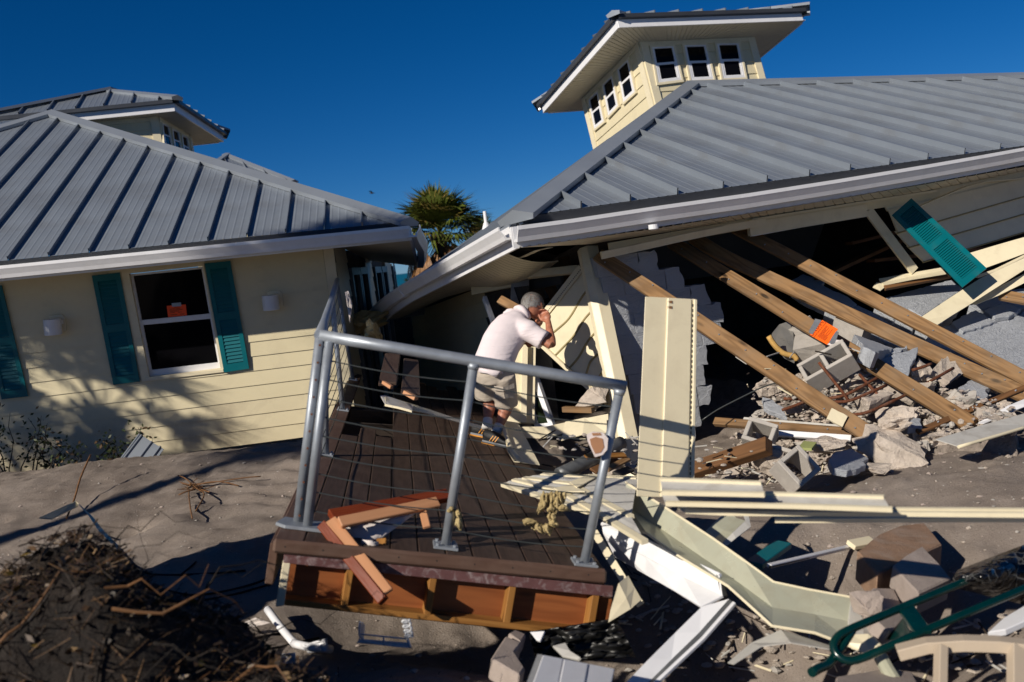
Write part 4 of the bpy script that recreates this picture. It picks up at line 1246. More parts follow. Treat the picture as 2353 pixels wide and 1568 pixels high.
sheet('torn_tongue', [PS(s4, [(905, 1230, 4.5), (1020, 1225, 4.46), (1080, 1260, 4.44)]), PS(s4, [(860, 1285, 4.45), (1010, 1298, 4.4), (1130, 1322, 4.38)]), PS(s4, [(905, 1330, 4.42), (1025, 1368, 4.38), (1040, 1350, 4.38)])], M_vinyl, fl, .004)
sheet('torn_tongue', [PS(s3, [(812, 520, 5.5), (880, 440, 5.55)]), PS(s3, [(872, 388, 5.6), (850, 470, 5.5)])], M_alu, fl, .004)
# ------------------------------------------------------------------ white L frame
wf = thing('window_frame', 'white metal clad frame corner, L shaped, pointing at the camera beside the deck', 'frame', P(s3(1500, 1000), 4.7))
r0 = PS(s3, [(690, 500, 5.7), (960, 602, 5.35), (1230, 728, 5.08), (1485, 848, 4.85)])
r1 = PS(s3, [(700, 560, 5.66), (985, 722, 5.28), (1240, 860, 5.0), (1505, 990, 4.78)])
r2 = PS(s3, [(780, 722, 5.6), (1000, 850, 5.24), (1190, 962, 4.96), (1358, 1065, 4.75)])
sheet('upper_flange', [r0, r1], M_white, wf, .012); sheet('face', [r1, r2], M_white, wf, .012)
mb = MB(); mb.tube(r0, .012, 6); mb.build('edge_bead', M_white, wf)
q0 = PS(s3, [(1358, 1065, 4.75), (1180, 1238, 4.62), (1010, 1405, 4.5), (830, 1590, 4.4)])
q1 = PS(s3, [(1545, 1010, 4.77), (1345, 1235, 4.63), (1150, 1425, 4.52), (975, 1600, 4.42)])
q2 = PS(s3, [(1578, 1042, 4.74), (1370, 1280, 4.6), (1178, 1460, 4.49), (1015, 1615, 4.39)])
sheet('face', [q0, q1], M_white, wf, .012); sheet('grooved_side', [q1, q2], M_pipe, wf, .012)
mb = MB(); mb.tube([p + CU * .004 for p in q2], .012, 6); mb.build('edge_bead', M_white, wf)
sheet('broken_joint', [PS(s3, [(1462, 842, 4.86), (1500, 870, 4.84), (1535, 985, 4.77)]), PS(s3, [(1470, 880, 4.85), (1492, 985, 4.79), (1512, 990, 4.78)])], M_black, wf, .01)
# white soffit panel at the bottom edge
wp = thing('vinyl_offcut', 'bright white grooved vinyl panel at the bottom edge below the deck', 'panel', P(s2(2000, 1320), 3.95))
wq = [(1835, 1128), (1968, 1155), (2126, 1184), (2292, 1216)]
wb = [(1742, 1330), (1915, 1360), (2082, 1370), (2245, 1375)]
WPL = plane3(P(s2(1835, 1128), 4.05), P(s2(2292, 1216), 4.12), P(s2(1742, 1330), 3.75))
for i in range(3):
    plate('board', off(WPL, .004 * (i % 2)), [s2(wq[i][0] + 3, wq[i][1]), s2(wq[i + 1][0] - 3, wq[i + 1][1]), s2(wb[i + 1][0] - 3, wb[i + 1][1] + 60), s2(wb[i][0] + 3, wb[i][1] + 60)], .012, M_plast, wp, bevel=.004)
plate('backing', off(WPL, -.008), [s2(1838, 1130), s2(2288, 1218), s2(2240, 1430), s2(1742, 1390)], .006, M_plast, wp)
plate('flange', off(WPL, -.004), [s2(1803, 1125), s2(1836, 1128), s2(1742, 1400), s2(1700, 1400)], .008, M_vback, wp)
# cream folded siding beside the deck corner
fs_ = thing('folded_siding', 'cream siding scrap folded down beside the deck\'s right front corner', 'siding', P(s3(840, 1160), 4.9))
sheet('face', [PS(s3, [(862, 850, 5.1), (905, 930, 5.05), (952, 1012, 5.0)]), PS(s3, [(800, 900, 5.0), (850, 1000, 4.95), (880, 1075, 4.92)]), PS(s3, [(772, 985, 4.95), (745, 1080, 4.9), (730, 1166, 4.85)])], M_vinyl, fs_, .006)
mb = MB(); mb.sweep(PS(s3, [(640, 560, 5.5), (760, 760, 5.25), (860, 920, 5.1), (945, 1040, 5.0)]), [(-.02, -.012), (.02, -.012), (.02, .012), (-.02, .012)], V3((-.3, -.6, .7))); mb.build('flange', M_vinyl, fs_)
# crumpled duct elbow
du = thing('duct_piece', 'crumpled grey sheet metal box piece beside the long flashing', 'sheet metal', P(s3(1560, 560), 5.6))
A_ = PS(s3, [(1375, 562, 5.75), (1440, 495, 5.8), (1535, 410, 5.9)]); B_ = PS(s3, [(1490, 642, 5.5), (1570, 560, 5.55), (1655, 480, 5.65)]); C_ = PS(s3, [(1500, 668, 5.46), (1590, 598, 5.5), (1692, 520, 5.6)])
sheet('top_face', [A_, [lerp(p, q, .5) - UP * .015 for p, q in zip(A_, B_)], B_], M_alu, du, .004); sheet('side_face', [B_, C_], M_vback, du, .004)
sheet('end_face', [PS(s3, [(1655, 480, 5.65), (1640, 440, 5.75)]), PS(s3, [(1692, 520, 5.6), (1678, 450, 5.7)])], M_vback, du, .004)
# teal plank
beam('painted_plank', P(s3(1712, 778), 5.5), P(s3(1912, 636), 5.8), .1, .035, M_teal, None, up=(-.3, -.5, .8), bevel=.004, **one('short teal painted plank propped beside the flashing', 'plank'))
# thin aluminium track and white end
tr = beam('aluminium_track', P(s4(312, 738), 5.4), P(s4(890, 602), 6.1), .03, .02, M_plast, None, up=(0, -.3, 1), **one('thin white aluminium track pointing at the brown stained block', 'track'))
beam('groove', P(s4(318, 746), 5.385), P(s4(888, 610), 6.085), .012, .012, M_black, tr, up=(0, -.3, 1))
beam('white_offcut', P(s4(895, 590), 6.05), P(s4(1050, 560), 6.15), .07, .03, M_vinyl, None, up=(0, -.5, 1), **one('small cream offcut leaning on the brown stained block', 'offcut'))
# ------------------------------------------------------------------ concrete pieces in the right foreground
def chunkplate(name, zf, qs, d0, d1, d2, i, th, mt, label, jag=.004, nrm=None):
    pl = plane3(P(zf(*qs[i[0]]), d0), P(zf(*qs[i[1]]), d1), P(zf(*qs[i[2]]), d2))
    return plate(name, pl, [zf(*q) for q in qs], th, mt, None, bevel=.008, jag=jag, **one(label, 'concrete block'))
chunkplate('concrete_block', s4, [(940, 632), (1095, 512), (1240, 452), (1420, 428), (1548, 582), (1200, 738), (1085, 795)], 5.35, 6.0, 5.55, (0, 3, 4), .16, M_brown, 'large brown stained concrete block lying on the sand under the vinyl strips')
chunkplate('concrete_block', s4, [(1193, 732), (1295, 655), (1405, 592), (1530, 720), (1612, 822), (1490, 880), (1378, 932), (1280, 830)], 4.95, 5.25, 4.85, (0, 2, 4), .12, M_sandc, 'pale square concrete block beside the dark green cart')
chunkplate('concrete_block', s4, [(1005, 945), (1060, 890), (1205, 893), (1250, 990), (1290, 1085), (1285, 1140), (1170, 1215), (1080, 1130)], 4.7, 4.9, 4.6, (0, 2, 5), .12, M_sandc, 'pale broken concrete block seen through the green cart frame')
chunk('concrete_lump', P(s4(1000, 1005), 4.6), (.085, .06, .07), 5, M_sandc, **one('fist sized pale mortar lump left of the green cart', 'mortar lump'))
chunkplate('concrete_block', s2, [(1512, 1150), (1605, 1008), (1705, 1052), (1660, 1108), (1725, 1208), (1692, 1258)], 4.45, 4.75, 4.4, (0, 1, 4), .1, M_sandc, 'broken concrete block standing under the deck\'s right end')
chunkplate('concrete_block', s2, [(1622, 992), (1660, 968), (1735, 1000), (1700, 1050)], 4.8, 4.85, 4.7, (0, 2, 3), .08, M_sandc, 'small concrete scrap behind the broken block under the deck')
chunkplate('concrete_slab', s4, [(790, 1525), (1130, 1470), (1335, 1492), (1395, 1600), (780, 1600)], 4.1, 4.25, 4.0, (0, 2, 3), .06, M_sandc, 'flat grey concrete slab at the bottom edge under the cart')
# tan crumpled sheet under the flashing
sheet('metal_sheet', [PS(s4, [(20, 1430, 4.5), (185, 1290, 4.6), (400, 1195, 4.6), (760, 1312, 4.5)]), PS(s4, [(60, 1440, 4.45), (260, 1312, 4.5), (470, 1288, 4.45), (770, 1338, 4.45)])], M_vback, None, .004, **one('crumpled tan metal sheet below the bent flashing', 'sheet metal'))
mb = MB(); mb.tube(PS(s4, [(1110, 1390, 4.25), (1160, 1480, 4.2), (1210, 1560, 4.15)]), .03, 10)
mb.build('cream_tube', M_alu, None, **one('short cream downspout stub under the green cart', 'downspout'))
# ------------------------------------------------------------------ green cart with a netted load
ct = thing('hand_cart', 'dark green tubular hand cart lying on the rubble, bottom right', 'cart', P(s4(1300, 1400), 4.2))
def tubes(name, pts, r, mt, parent, n=10, smooth=True, **kw):
    # smooth the path a little
    q = []
    for i in range(len(pts) - 1): q += [lerp(pts[i], pts[i + 1], k / 3) for k in range(3)]
    q.append(pts[-1])
    for _ in range(2): q = [q[0]] + [(q[i - 1] + q[i] * 2 + q[i + 1]) / 4 for i in range(1, len(q) - 1)] + [q[-1]]
    mb = MB(); mb.tube(q, r, n)
    o = mb.build(name, mt, parent, **kw)
    if smooth:
        for p in o.data.polygons: p.use_smooth = len(p.vertices) == 4
    return o
tubes('frame_loop', PS(s4, [(2250, 620, 4.75), (1960, 755, 4.65), (1700, 852, 4.55), (1270, 1030, 4.4), (885, 1190, 4.25), (800, 1238, 4.22), (765, 1300, 4.2), (790, 1372, 4.17), (865, 1418, 4.15), (960, 1408, 4.15), (1370, 1222, 4.2), (1900, 1000, 4.35), (2250, 850, 4.5)]), .018, M_green, ct)
tubes('leg', PS(s4, [(905, 1195, 4.26), (820, 1330, 4.22), (735, 1448, 4.15), (680, 1460, 4.12), (615, 1500, 4.08)]), .02, M_green, ct)
beam('cross_plate', P(s4(1285, 1035), 4.4), P(s4(1412, 1215), 4.2), .075, .02, M_green, ct, up=(0, -.6, .8))
sheet('tray', [PS(s4, [(1270, 1110, 4.42), (1330, 1230, 4.25)]), PS(s4, [(1150, 1260, 4.5), (1290, 1290, 4.3)])], M_green, ct, .004)
# black netting over the load
rows = []
rnd = random.Random(3)
for j in range(12):
    k = j / 11
    a, b = lq((1600, 880), (1660, 775), k), lq((2260, 1040), (2260, 545), k)
    row = []
    for i in range(18):
        t = i / 17
        q = lq(a, b, t)
        dome = math.sin(math.pi * min(1, max(0, k))) * (.5 + .5 * math.sin(math.pi * min(1, t * 1.4)))
        row.append(P(s4(q[0], q[1]), 4.75 - .28 * dome + .05 * noise.noise(V3((i * .9, j * 1.1, 2)))))
    rows.append(row)
def net_mat():
    mt, N, L, B = _nodes('black_netting')
    tc = N.new('ShaderNodeTexCoord')
    vo = N.new('ShaderNodeTexVoronoi'); vo.feature = 'DISTANCE_TO_EDGE'; vo.inputs['Scale'].default_value = 14
    L.new(tc.outputs['Object'], vo.inputs['Vector'])
    L.new(_mix(N, L, (.07, .07, .068), (.004, .004, .005), _ramp(N, L, vo.outputs['Distance'], .02, .07)), B.inputs['Base Color'])
    B.inputs['Roughness'].default_value = .22
    _bump(N, L, B, vo.outputs['Distance'], .8, .03)
    return mt
M_net = net_mat()
sheet('netted_load', rows, M_net, None, .01, smooth=True, **one('glossy black netting heaped at the right edge over the green cart', 'netting'))
# beige rail frame in the corner
bf = thing('beige_frame', 'beige painted wooden rail with two posts in the bottom right corner', 'frame', P(s4(1700, 1560), 3.9))
p = PS(s4, [(1228, 1352, 4.05), (1440, 1298, 4.02), (1700, 1282, 3.98), (1950, 1290, 3.95), (2200, 1318, 3.92)])
mb = MB(); mb.sweep(p, [(-.035, -.028), (.035, -.028), (.035, .02), (-.035, .02)], UP); mb.build('rail', M_beige, bf, bevel=.004)
beam('upright', P(s4(1540, 1320), 3.96), P(s4(1532, 1640), 3.82), .036, .05, M_beige, bf, up=(0, -1, .2)); beam('upright', P(s4(2090, 1325), 3.92), P(s4(2092, 1660), 3.78), .07, .05, M_beige, bf, up=(0, -1, .2))
plate('striped_board', plane3(P(s4(1990, 1110), 4.4), P(s4(2131, 1010), 4.5), P(s4(1990, 1190), 4.3)), [s4(1870, 1210), s4(1985, 1105), s4(2190, 985), s4(2190, 1105), s4(2000, 1190)], .03, M_plast, None, bevel=.004, **one('white grooved board end jutting from under the black netting', 'board'))
# ------------------------------------------------------------------ broken picture frame moulding on the deck
mo = thing('broken_frame', 'broken mahogany moulding frame with white canvas on the deck\'s front edge', 'frame', P(s2(700, 560), 4.85))
def lath(a, da, b, db, w, t, mt, up): return beam('moulding', P(s2(*a), da), P(s2(*b), db), w, t, mt, mo, up=up, bevel=.004)
lath((560, 300), 4.85, (1180, 172), 5.15, .06, .025, M_moulding, (-.15, -.75, .6))
lath((505, 262), 4.93, (1245, 128), 5.3, .075, .04, M_mahog, (-.1, -.6, .8))
lath((505, 285), 4.9, (862, 742), 4.62, .062, .025, M_moulding, (.2, -.8, .5))
lath((452, 312), 4.9, (838, 792), 4.6, .05, .04, M_mahog, (-.2, -.8, .5))
lath((828, 402), 4.95, (812, 535), 4.85, .05, .02, M_stud, (0, -.7, .6)); lath((1085, 225), 5.1, (1110, 330), 5.0, .04, .02, M_moulding, (0, -.7, .6))
cl = []
for j in range(7):
    k = j / 6
    row = []
    for i in range(9):
        t = i / 8
        q = lq(lq((600, 335), (1048, 235), t), lq((705, 470), (830, 395), t), k ** 1.1)
        row.append(P(s2(*q), 5.0 - .1 * k + .025 * noise.noise(V3((i * .8, j * .9, 4))) + .1 * t))
    cl.append(row)
sheet('canvas', cl, M_cloth, mo, .004, smooth=True)
rows = []
for j in range(8):
    row = []
    for i in range(8):
        q = (700 + i * 15 - j * 2, 405 + j * 18 + i * 2)
        row.append(P(s2(*q), 4.88 + .05 * noise.noise(V3((i * 1.1, j * .8, 8))) - .03 * math.sin(i * .45)))
    rows.append(row)
sheet('crumpled_cloth', rows, M_cloth, mo, .006, smooth=True)
# ------------------------------------------------------------------ insulation tufts caught on the cables
def tuft(outline, label, seed, zf=s2):
    rnd = random.Random(seed)
    mb = MB()
    for (x, y, dx_, dy_, w_) in outline:
        for k in range(24):
            x0, y0 = x + rnd.uniform(-w_, w_), y + rnd.uniform(-8, 10)
            L_ = rnd.uniform(.5, 1.05)
            pts, o_ = [], rnd.uniform(-.035, .04)
            bx_, by_ = rnd.uniform(-14, 14), rnd.uniform(-10, 10)
            for i in range(7):
                t = i / 6
                pts.append(hit(zf(x0 + dx_ * t * L_ + bx_ * math.sin(t * 3) + rnd.uniform(-3, 3), y0 + dy_ * t * L_ + by_ * math.sin(t * 2.5) + rnd.uniform(-3, 3)), off(RPF, o_ + rnd.uniform(-.008, .008))))
            r = rnd.uniform(.004, .011)
            mb.tube(pts, [r * .6, r, r * 1.1, r, r * .8, r * .5, r * .2], 5)
    mb.build('insulation_tuft', M_wool, None, smooth=True, fix=False, **one(label, 'insulation'))
tuft([(1865, 115, -10, 95, 25), (1910, 110, 0, 110, 25), (1950, 115, 10, 70, 18), (1840, 160, -35, 80, 6), (1895, 190, 5, 60, 20), (1940, 200, 70, 22, 8)], 'upper yellow insulation tuft hanging on the cables by the right post', 1)
tuft([(1890, 250, 0, 60, 15), (1720, 292, 90, 10, 6), (1800, 310, 30, 55, 25), (1850, 315, 20, 60, 22), (1900, 300, 20, 20, 18)], 'lower ragged yellow insulation tuft snagged on the cables', 2)
tuft([(1305, 225, 10, 55, 3), (1308, 280, 12, 70, 6), (1250, 215, 25, 5, 4)], 'thin insulation wisp on the middle railing post', 3)
# drywall piece stuck on the right post
dwp = off(RPF, .05)
dw = plate('drywall_scrap', dwp, [t3(x, y) for x, y in ((1560, 140), (1640, 95), (1780, 108), (1842, 180), (1832, 330), (1770, 402), (1668, 432), (1575, 225))], .015, M_gyps, None, jag=.006, **one('torn brown drywall scrap stuck against the right railing post', 'drywall'))
plate('paper_face', off(dwp, .003), [t3(x, y) for x, y in ((1600, 190), (1680, 160), (1770, 185), (1790, 300), (1745, 370), (1670, 385), (1615, 270))], .003, M_drywall, dw, jag=.008)
plate('paper_face', off(dwp, .003), [t3(x, y) for x, y in ((1625, 110), (1740, 108), (1755, 140), (1640, 145))], .003, M_drywall, dw, jag=.004)
# ------------------------------------------------------------------ around the man's feet and the hole
plate('siding_scrap', plane3(P(t3(560, 0), 8.9), P(t3(925, 530), 7.8), P(t3(490, 330), 8.2)), [t3(440, -60), t3(640, -30), t3(930, 528), t3(650, 490), t3(585, 485), t3(490, 325)], .008, M_vinyl, None, **one('cream siding scrap lying on the deck at the man\'s feet', 'siding'))
tubes('rolled_edge', [P(t3(440, -20), 8.9), P(t3(540, 330), 8.15), P(t3(655, 470), 7.85)], .02, M_vinyl, None, **one('rolled cream channel lying along the siding scrap by the shoes', 'channel'))
sheet('siding_strip', [PS(z6, [(585, 1112, 8.9), (760, 1110, 8.8), (900, 1080, 8.7), (1150, 1030, 8.5)]), PS(z6, [(600, 1178, 8.7), (740, 1182, 8.6), (870, 1150, 8.5), (1150, 1120, 8.35)])], M_vinyl, None, .006, **one('cream siding strip bridging the hole behind the right railing post', 'siding'))
sheet('siding_strip', [PS(z6, [(880, 1080, 8.6), (1000, 1055, 8.5), (1140, 1060, 8.4)]), PS(z6, [(855, 1198, 8.4), (990, 1160, 8.3), (1140, 1150, 8.3)])], M_vinyl, None, .006, **one('crumpled cream siding strip on top of the one bridging the hole', 'siding'))
chunk('concrete_chunk', P(z6(1035, 935), 9.2), (.2, .2, .13), 11, M_rub, **one('rough concrete chunk wedged under the buckled siding', 'concrete chunk'))
beam('timber_offcut', P(z6(870, 1000), 9.1), P(z6(1055, 1005), 8.9), .06, .05, M_pine, None, **one('short pale timber offcut under the concrete chunk by the hole', 'timber'))
tubes('drain_pipe', PS(t3, [(1180, 670, 7.6), (1500, 520, 7.7), (1800, 370, 7.85), (2020, 240, 8.0)]), .055, M_pipe, None, 12, **one('dark grey drain pipe lying in the hole behind the right post', 'pipe'))
for i, (a, b) in enumerate((((1540, 425), (2070, 405)), ((1640, 620), (1980, 470)), ((1820, 600), (2110, 450)), ((1950, 660), (2140, 590)))):
    beam('wood_shard', P(t3(*a), 7.4), P(t3(*b), 7.6), .05 + .02 * (i % 2), .02, (M_stud, M_pined, M_pine, M_int)[i], None, up=(.1, -.5, .8), **one(('topmost', 'reddish', 'striped', 'lowest dark')[i] + ' wood shard piled left of the tall panel\'s foot', 'wood shard'))
for i in range(7):
    rnd = random.Random(40 + i)
    chunk('rubble_bit', P(t3(1850 + rnd.uniform(-120, 330), 640 + rnd.uniform(-150, 60)), 7.75), (.07, .06, .05), 60 + i, M_rub, **one('small rubble bit between the wood shards and the tall panel', 'rubble', 'rubble bits by the tall panel'))
# vinyl strip lying across the deck behind the middle post
dst = thing('deck_strip', 'long cream vinyl strip lying diagonally across the deck boards', 'siding', P(t4(1200, 1250), 7.0))
a_ = PS(t4, [(800, 1112, 7.35), (1350, 1285, 7.5), (1800, 1435, 7.75), (2090, 1520, 8.0)])
b_ = PS(t4, [(810, 1235, 7.0), (1350, 1345, 7.3), (1800, 1475, 7.6), (2075, 1562, 7.85)])
sheet('face', [a_, [lerp(p, q, .5) + UP * .01 for p, q in zip(a_, b_)], b_], M_vinyl, dst, .006)
sheet('split_end', [PS(t4, [(738, 1112, 7.3), (800, 1112, 7.35), (1180, 1240, 7.2)]), PS(t4, [(808, 1238, 7.0), (900, 1260, 6.95), (1160, 1325, 6.9)])], M_vback, dst, .006)
mb = MB(); mb.tube(PS(t4, [(805, 1240, 7.0), (980, 1275, 6.93), (1165, 1325, 6.88)]), .009, 6); mb.build('butt_edge', M_vinyl, dst)
beam('timber_stub', P(z6(470, 312), 10.3), P(z6(580, 372), 10.15), .09, .05, M_pine, None, up=(0, -.9, .3), **one('sawn pine stub poking out behind the man\'s left shoulder', 'timber'))
# ================================================================== ground and sea
def sm(a, b, x):
    t = min(1, max(0, (x - a) / (b - a)))
    return t * t * (3 - 2 * t)
def gauss(x, y, cx, cy, rx, ry):
    return math.exp(-((x - cx) / rx) ** 2 - ((y - cy) / ry) ** 2)
def ground(x, y):
    left = 1 - sm(-1.6, -.9, x)
    h = .36 * left * math.exp(-((y - 9.9) / (1.9 if y < 9.9 else 1.2)) ** 2) * (1 - .15 * sm(-5, -2, x))
    h += -.26 * left * sm(10.8, 12.0, y) * (1 - sm(14, 20, y))
    h += .06 * left * sm(9, 6, y)
    h -= .75 * gauss(x, y, 1.3, 5.0, 1.15, .8)        # washed out hollow beside the deck
    h -= .35 * gauss(x, y, .2, 5.5, 1.3, .5)
    h -= .15 * gauss(x, y, .9, 8.6, 1.2, 1.2)
    h += .10 * gauss(x, y, 3.2, 6.9, 1.8, .9)
    h += .05 * gauss(x, y, -.35, 4.45, .6, .5)
    h -= .1 * gauss(x, y, 3.6, 10, 2.5, 1.5)
    n = noise.noise(V3((x * .7, y * .7, 3))) * .05 + noise.noise(V3((x * 2.3, y * 2.3, 9))) * .032
    # footprints, ripples and clods
    n += abs(noise.noise(V3((x * 6.1, y * 6.1, 1)))) * .03 + noise.noise(V3((x * 17, y * 17, 5))) * .011
    # drag marks left by the water, running towards the deck
    n += .02 * math.sin(x * 9 + y * 21 + noise.noise(V3((x * 2, y * 2, 7))) * 5) * gauss(x, y, -2.1, 9.0, .9, 1.2)
    n += .035 * noise.noise(V3((x * 3.4, y * 3.4, 21))) * gauss(x, y, -2.4, 7.4, 1.6, 1.0)
    n -= .16 * gauss(x, y, -3.25, 7.9, .22, .16) - .07 * gauss(x, y, -2.85, 7.75, .2, .16)
    n += .05 * noise.noise(V3((x * 4.1, y * 4.1, 33))) * gauss(x, y, 2.3, 5.4, 1.4, .8)
    if 3 < y < 12 and abs(x) < 7:      # footprints and scoops
        d = noise.voronoi(V3((x * 2.1, y * 1.7, 4)))[0][0]
        n += -.045 * max(0, 1 - (d / .26) ** 2) + .014 * math.exp(-((d - .32) / .08) ** 2)
    fade = 1 - sm(16, 26, max(abs(x), y))
    h += n * (.35 + .65 * fade)
    if y > 26: h -= sm(26, 55, y) * 1.6
    return h
def axis(lo, hi, step, far_lo, far_hi):
    a = [lo + i * step for i in range(int((hi - lo) / step) + 1)]
    pre, x, s = [], lo, step
    while x > far_lo: s *= 1.5; x -= s; pre.append(max(x, far_lo))
    post_, x, s = [], a[-1], step
    while x < far_hi: s *= 1.5; x += s; post_.append(min(x, far_hi))
    return pre[::-1] + a + post_
ax, ay = axis(-6.5, 6.0, .045, -400, 400), axis(2.6, 12.8, .045, -30, 400)
vs = [V3((x, y, ground(x, y) if abs(x) < 60 and y < 60 else -1.7)) for y in ay for x in ax]
nx = len(ax)
fs = [(j * nx + i, j * nx + i + 1, (j + 1) * nx + i + 1, (j + 1) * nx + i) for j in range(len(ay) - 1) for i in range(nx - 1)]
def sand_mat():
    mt, N, L, B = _nodes('sand')
    tc = N.new('ShaderNodeTexCoord')
    v = tc.outputs['Object']
    n1 = _noise(N, L, 1.1, 6, .6, v); n2 = _noise(N, L, 90, 4, .7, v); n3 = _noise(N, L, 9, 6, .65, v, .5)
    c = _mix(N, L, (.19, .155, .13), (.285, .24, .205), _ramp(N, L, n1.outputs[0], .3, .7))
    c = _mix(N, L, c, (.33, .285, .25), _ramp(N, L, n3.outputs[0], .5, .75, (0, 0, 0), (.5, .5, .5)))
    c = _mix(N, L, c, (.09, .072, .06), _ramp(N, L, n2.outputs[0], .56, .7, (0, 0, 0), (.75, .75, .75)))
    vo = N.new('ShaderNodeTexVoronoi'); vo.inputs['Scale'].default_value = 34
    L.new(v, vo.inputs['Vector'])
    c = _mix(N, L, (.5, .46, .42), c, _ramp(N, L, vo.outputs['Distance'], .07, .1))
    L.new(c, B.inputs['Base Color'])
    B.inputs['Roughness'].default_value = .95
    B.inputs['Specular IOR Level'].default_value = .12
    hgt = _mix(N, L, n2.outputs[0], n3.outputs[0], .5)
    _bump(N, L, B, hgt, .8, .02)
    return mt
M_sand = sand_mat()
mk('sand', vs, fs, M_sand, kind='structure', M=Matrix(), smooth=True)
def sea_mat():
    mt, N, L, B = _nodes('sea_water')
    tc = N.new('ShaderNodeTexCoord')
    mp = N.new('ShaderNodeMapping'); mp.inputs['Scale'].default_value = (.15, .6, 1)
    L.new(tc.outputs['Object'], mp.inputs[0])
    n = _noise(N, L, 1, 6, .6, mp.outputs[0])
    L.new(_mix(N, L, (.0, .085, .11), (.0, .13, .155), n.outputs[0]), B.inputs['Base Color'])
    B.inputs['Roughness'].default_value = .35
    B.inputs['Specular IOR Level'].default_value = .25
    _bump(N, L, B, n.outputs[0], .6, .3)
    return mt
mk('sea', [V3((-25000, 56, -1.35)), V3((25000, 56, -1.35)), V3((25000, 26000, -1.35)), V3((-25000, 26000, -1.35))], [(0, 1, 2, 3)], sea_mat(), kind='structure', M=Matrix())
# ================================================================== collapsed front: fallen block wall, timbers, rubble
SL = plane3(P((2000, 690), 10.6), P((2353, 640), 11.2), P((2353, 880), 9.2))
if SL[1].z < 0: SL = (SL[0], -SL[1])
fw_ = thing('fallen_wall', 'fallen grey blue painted block wall lying cracked behind the timbers', 'wall', hit((2200, 800), SL))
def fb(qs, o=0., th=.16, zf=t6, jag=.012): return plate('block', off(SL, o), [zf(*q) for q in qs], th, M_paint, fw_, bevel=.006, jag=jag)
fb([(600, 748), (800, 690), (1080, 610), (1495, 500), (1625, 600), (1420, 750), (1140, 930), (985, 842), (830, 882)], .02)
fb([(840, 892), (985, 850), (1130, 938), (1060, 1000), (960, 960)], .0)
fb([(1000, 900), (1150, 945), (1420, 760), (1640, 604), (1700, 640), (1500, 900), (1240, 1090), (1080, 1010)], -.03)
fb([(1495, 1012), (1600, 950), (1775, 850), (2025, 990), (1850, 1060), (1632, 1122)], .03)
fb([(1880, 862), (2110, 768), (2330, 842), (2180, 930), (2010, 945)], .045)
fb([(1150, 1232), (1300, 1120), (1490, 1020), (1630, 1130), (1850, 1066), (2035, 1000), (2230, 960), (2353, 860), (2480, 830), (2480, 1640), (2250, 1560), (1900, 1480), (1500, 1330)], .0)
fb([(1700, 800), (1860, 760), (2000, 640), (2353, 600), (2480, 560), (2480, 820), (2340, 835), (2115, 765), (1885, 850), (1770, 845)], -.02)
fb([(0, 850), (60, 770), (250, 850), (520, 1010), (760, 1150), (960, 1250), (900, 1300), (600, 1180), (300, 1000)], -.05)
fb([(-250, 620), (-40, 560), (270, 700), (380, 790), (260, 850), (40, 760)], .0, .18)
fb([(390, 800), (560, 880), (820, 1050), (1040, 1150), (1100, 1200), (940, 1240), (500, 1000), (285, 855)], -.01)
fb([(-420, 520), (-260, 430), (0, 520), (-60, 600), (-260, 640)], -.04)
# ------------------------------------------------------------------ four furring timbers
def timber(pts, w, t, label, mt=None, up=None, nails=9, lab2=None):
    pts = [P(q, d) for q, d in pts]
    o = None
    L = (pts[-1] - pts[0]).length
    u = up or V3((-.25, -.72, .65))
    if len(pts) == 2: o = beam('timber', pts[0], pts[1], w, t, mt or M_pine, None, up=u, bevel=.004, **one(label, 'timber'))
    else:
        mb = MB()
        dn = []
        for i in range(len(pts) - 1): dn += [lerp(pts[i], pts[i + 1], k / 4) for k in range(4)]
        dn.append(pts[-1])
        for _ in range(2): dn = [dn[0]] + [(dn[i - 1] + 2 * dn[i] + dn[i + 1]) / 4 for i in range(1, len(dn) - 1)] + [dn[-1]]
        mb.sweep(dn, [(-w / 2, -t / 2), (w / 2, -t / 2), (w / 2, t / 2), (-w / 2, t / 2)], u)
        o = mb.build('timber', mt or M_pine, None, frame(pts[1], pts[-1] - pts[1], u), bevel=.004, **one(label, 'timber'))
    F_ = frame(pts[-2], pts[-1] - pts[-2], u)
    rnd = random.Random(len(label))
    for i in range(nails):
        k = (i + .5) / nails
        c = lerp(pts[-2], pts[-1], k) + F_.col[1].xyz * rnd.uniform(-.3, .3) * w + F_.col[2].xyz * (t / 2)
        mb = MB(); mb.tube([c, c + F_.col[2].xyz * .012 + F_.col[0].xyz * .008], .006, 6)
        mb.build('nail', M_galv, o)
    return o
timber([((1374, 586), 9.45), (s7(985, 1230), 7.5)], .135, .04, 'pine timber nearest the tall panel, passing behind it to the rubble', nails=11)
T2 = timber([((1545, 558), 10.15), (s7(1880, 1125), 7.5)], .135, .04, 'pine timber carrying the orange unsafe notice', nails=10)
timber([((1592, 545), 10.25), (s6(1230, 520), 10.0), (s7(1400, 420), 8.95), (s7(2420, 885), 8.0)], .14, .04, 'bowed pine timber just above the one with the notice', nails=6)
timber([((1690, 524), 10.4), (s7(2420, 745), 8.5)], .135, .04, 'uppermost pine timber crossing the fallen painted wall', nails=12)
timber([(s7(1385, 1185), 7.5), (s7(2420, 760), 7.9)], .045, .03, 'thin reddish lath rising right across the timber ends', M_pined, nails=3)
timber([(t6(2075, 680), 10.2), (t6(2420, 745), 10.0)], .12, .04, 'short timber end entering from the right edge on the wall', nails=2)
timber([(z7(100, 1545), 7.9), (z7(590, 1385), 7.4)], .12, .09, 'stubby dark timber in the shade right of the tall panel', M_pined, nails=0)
timber([(z7(250, 1235), 8.6), (z7(1120, 1305), 7.75)], .07, .05, 'weathered horizontal timber at the foot of the rubble', nails=3)
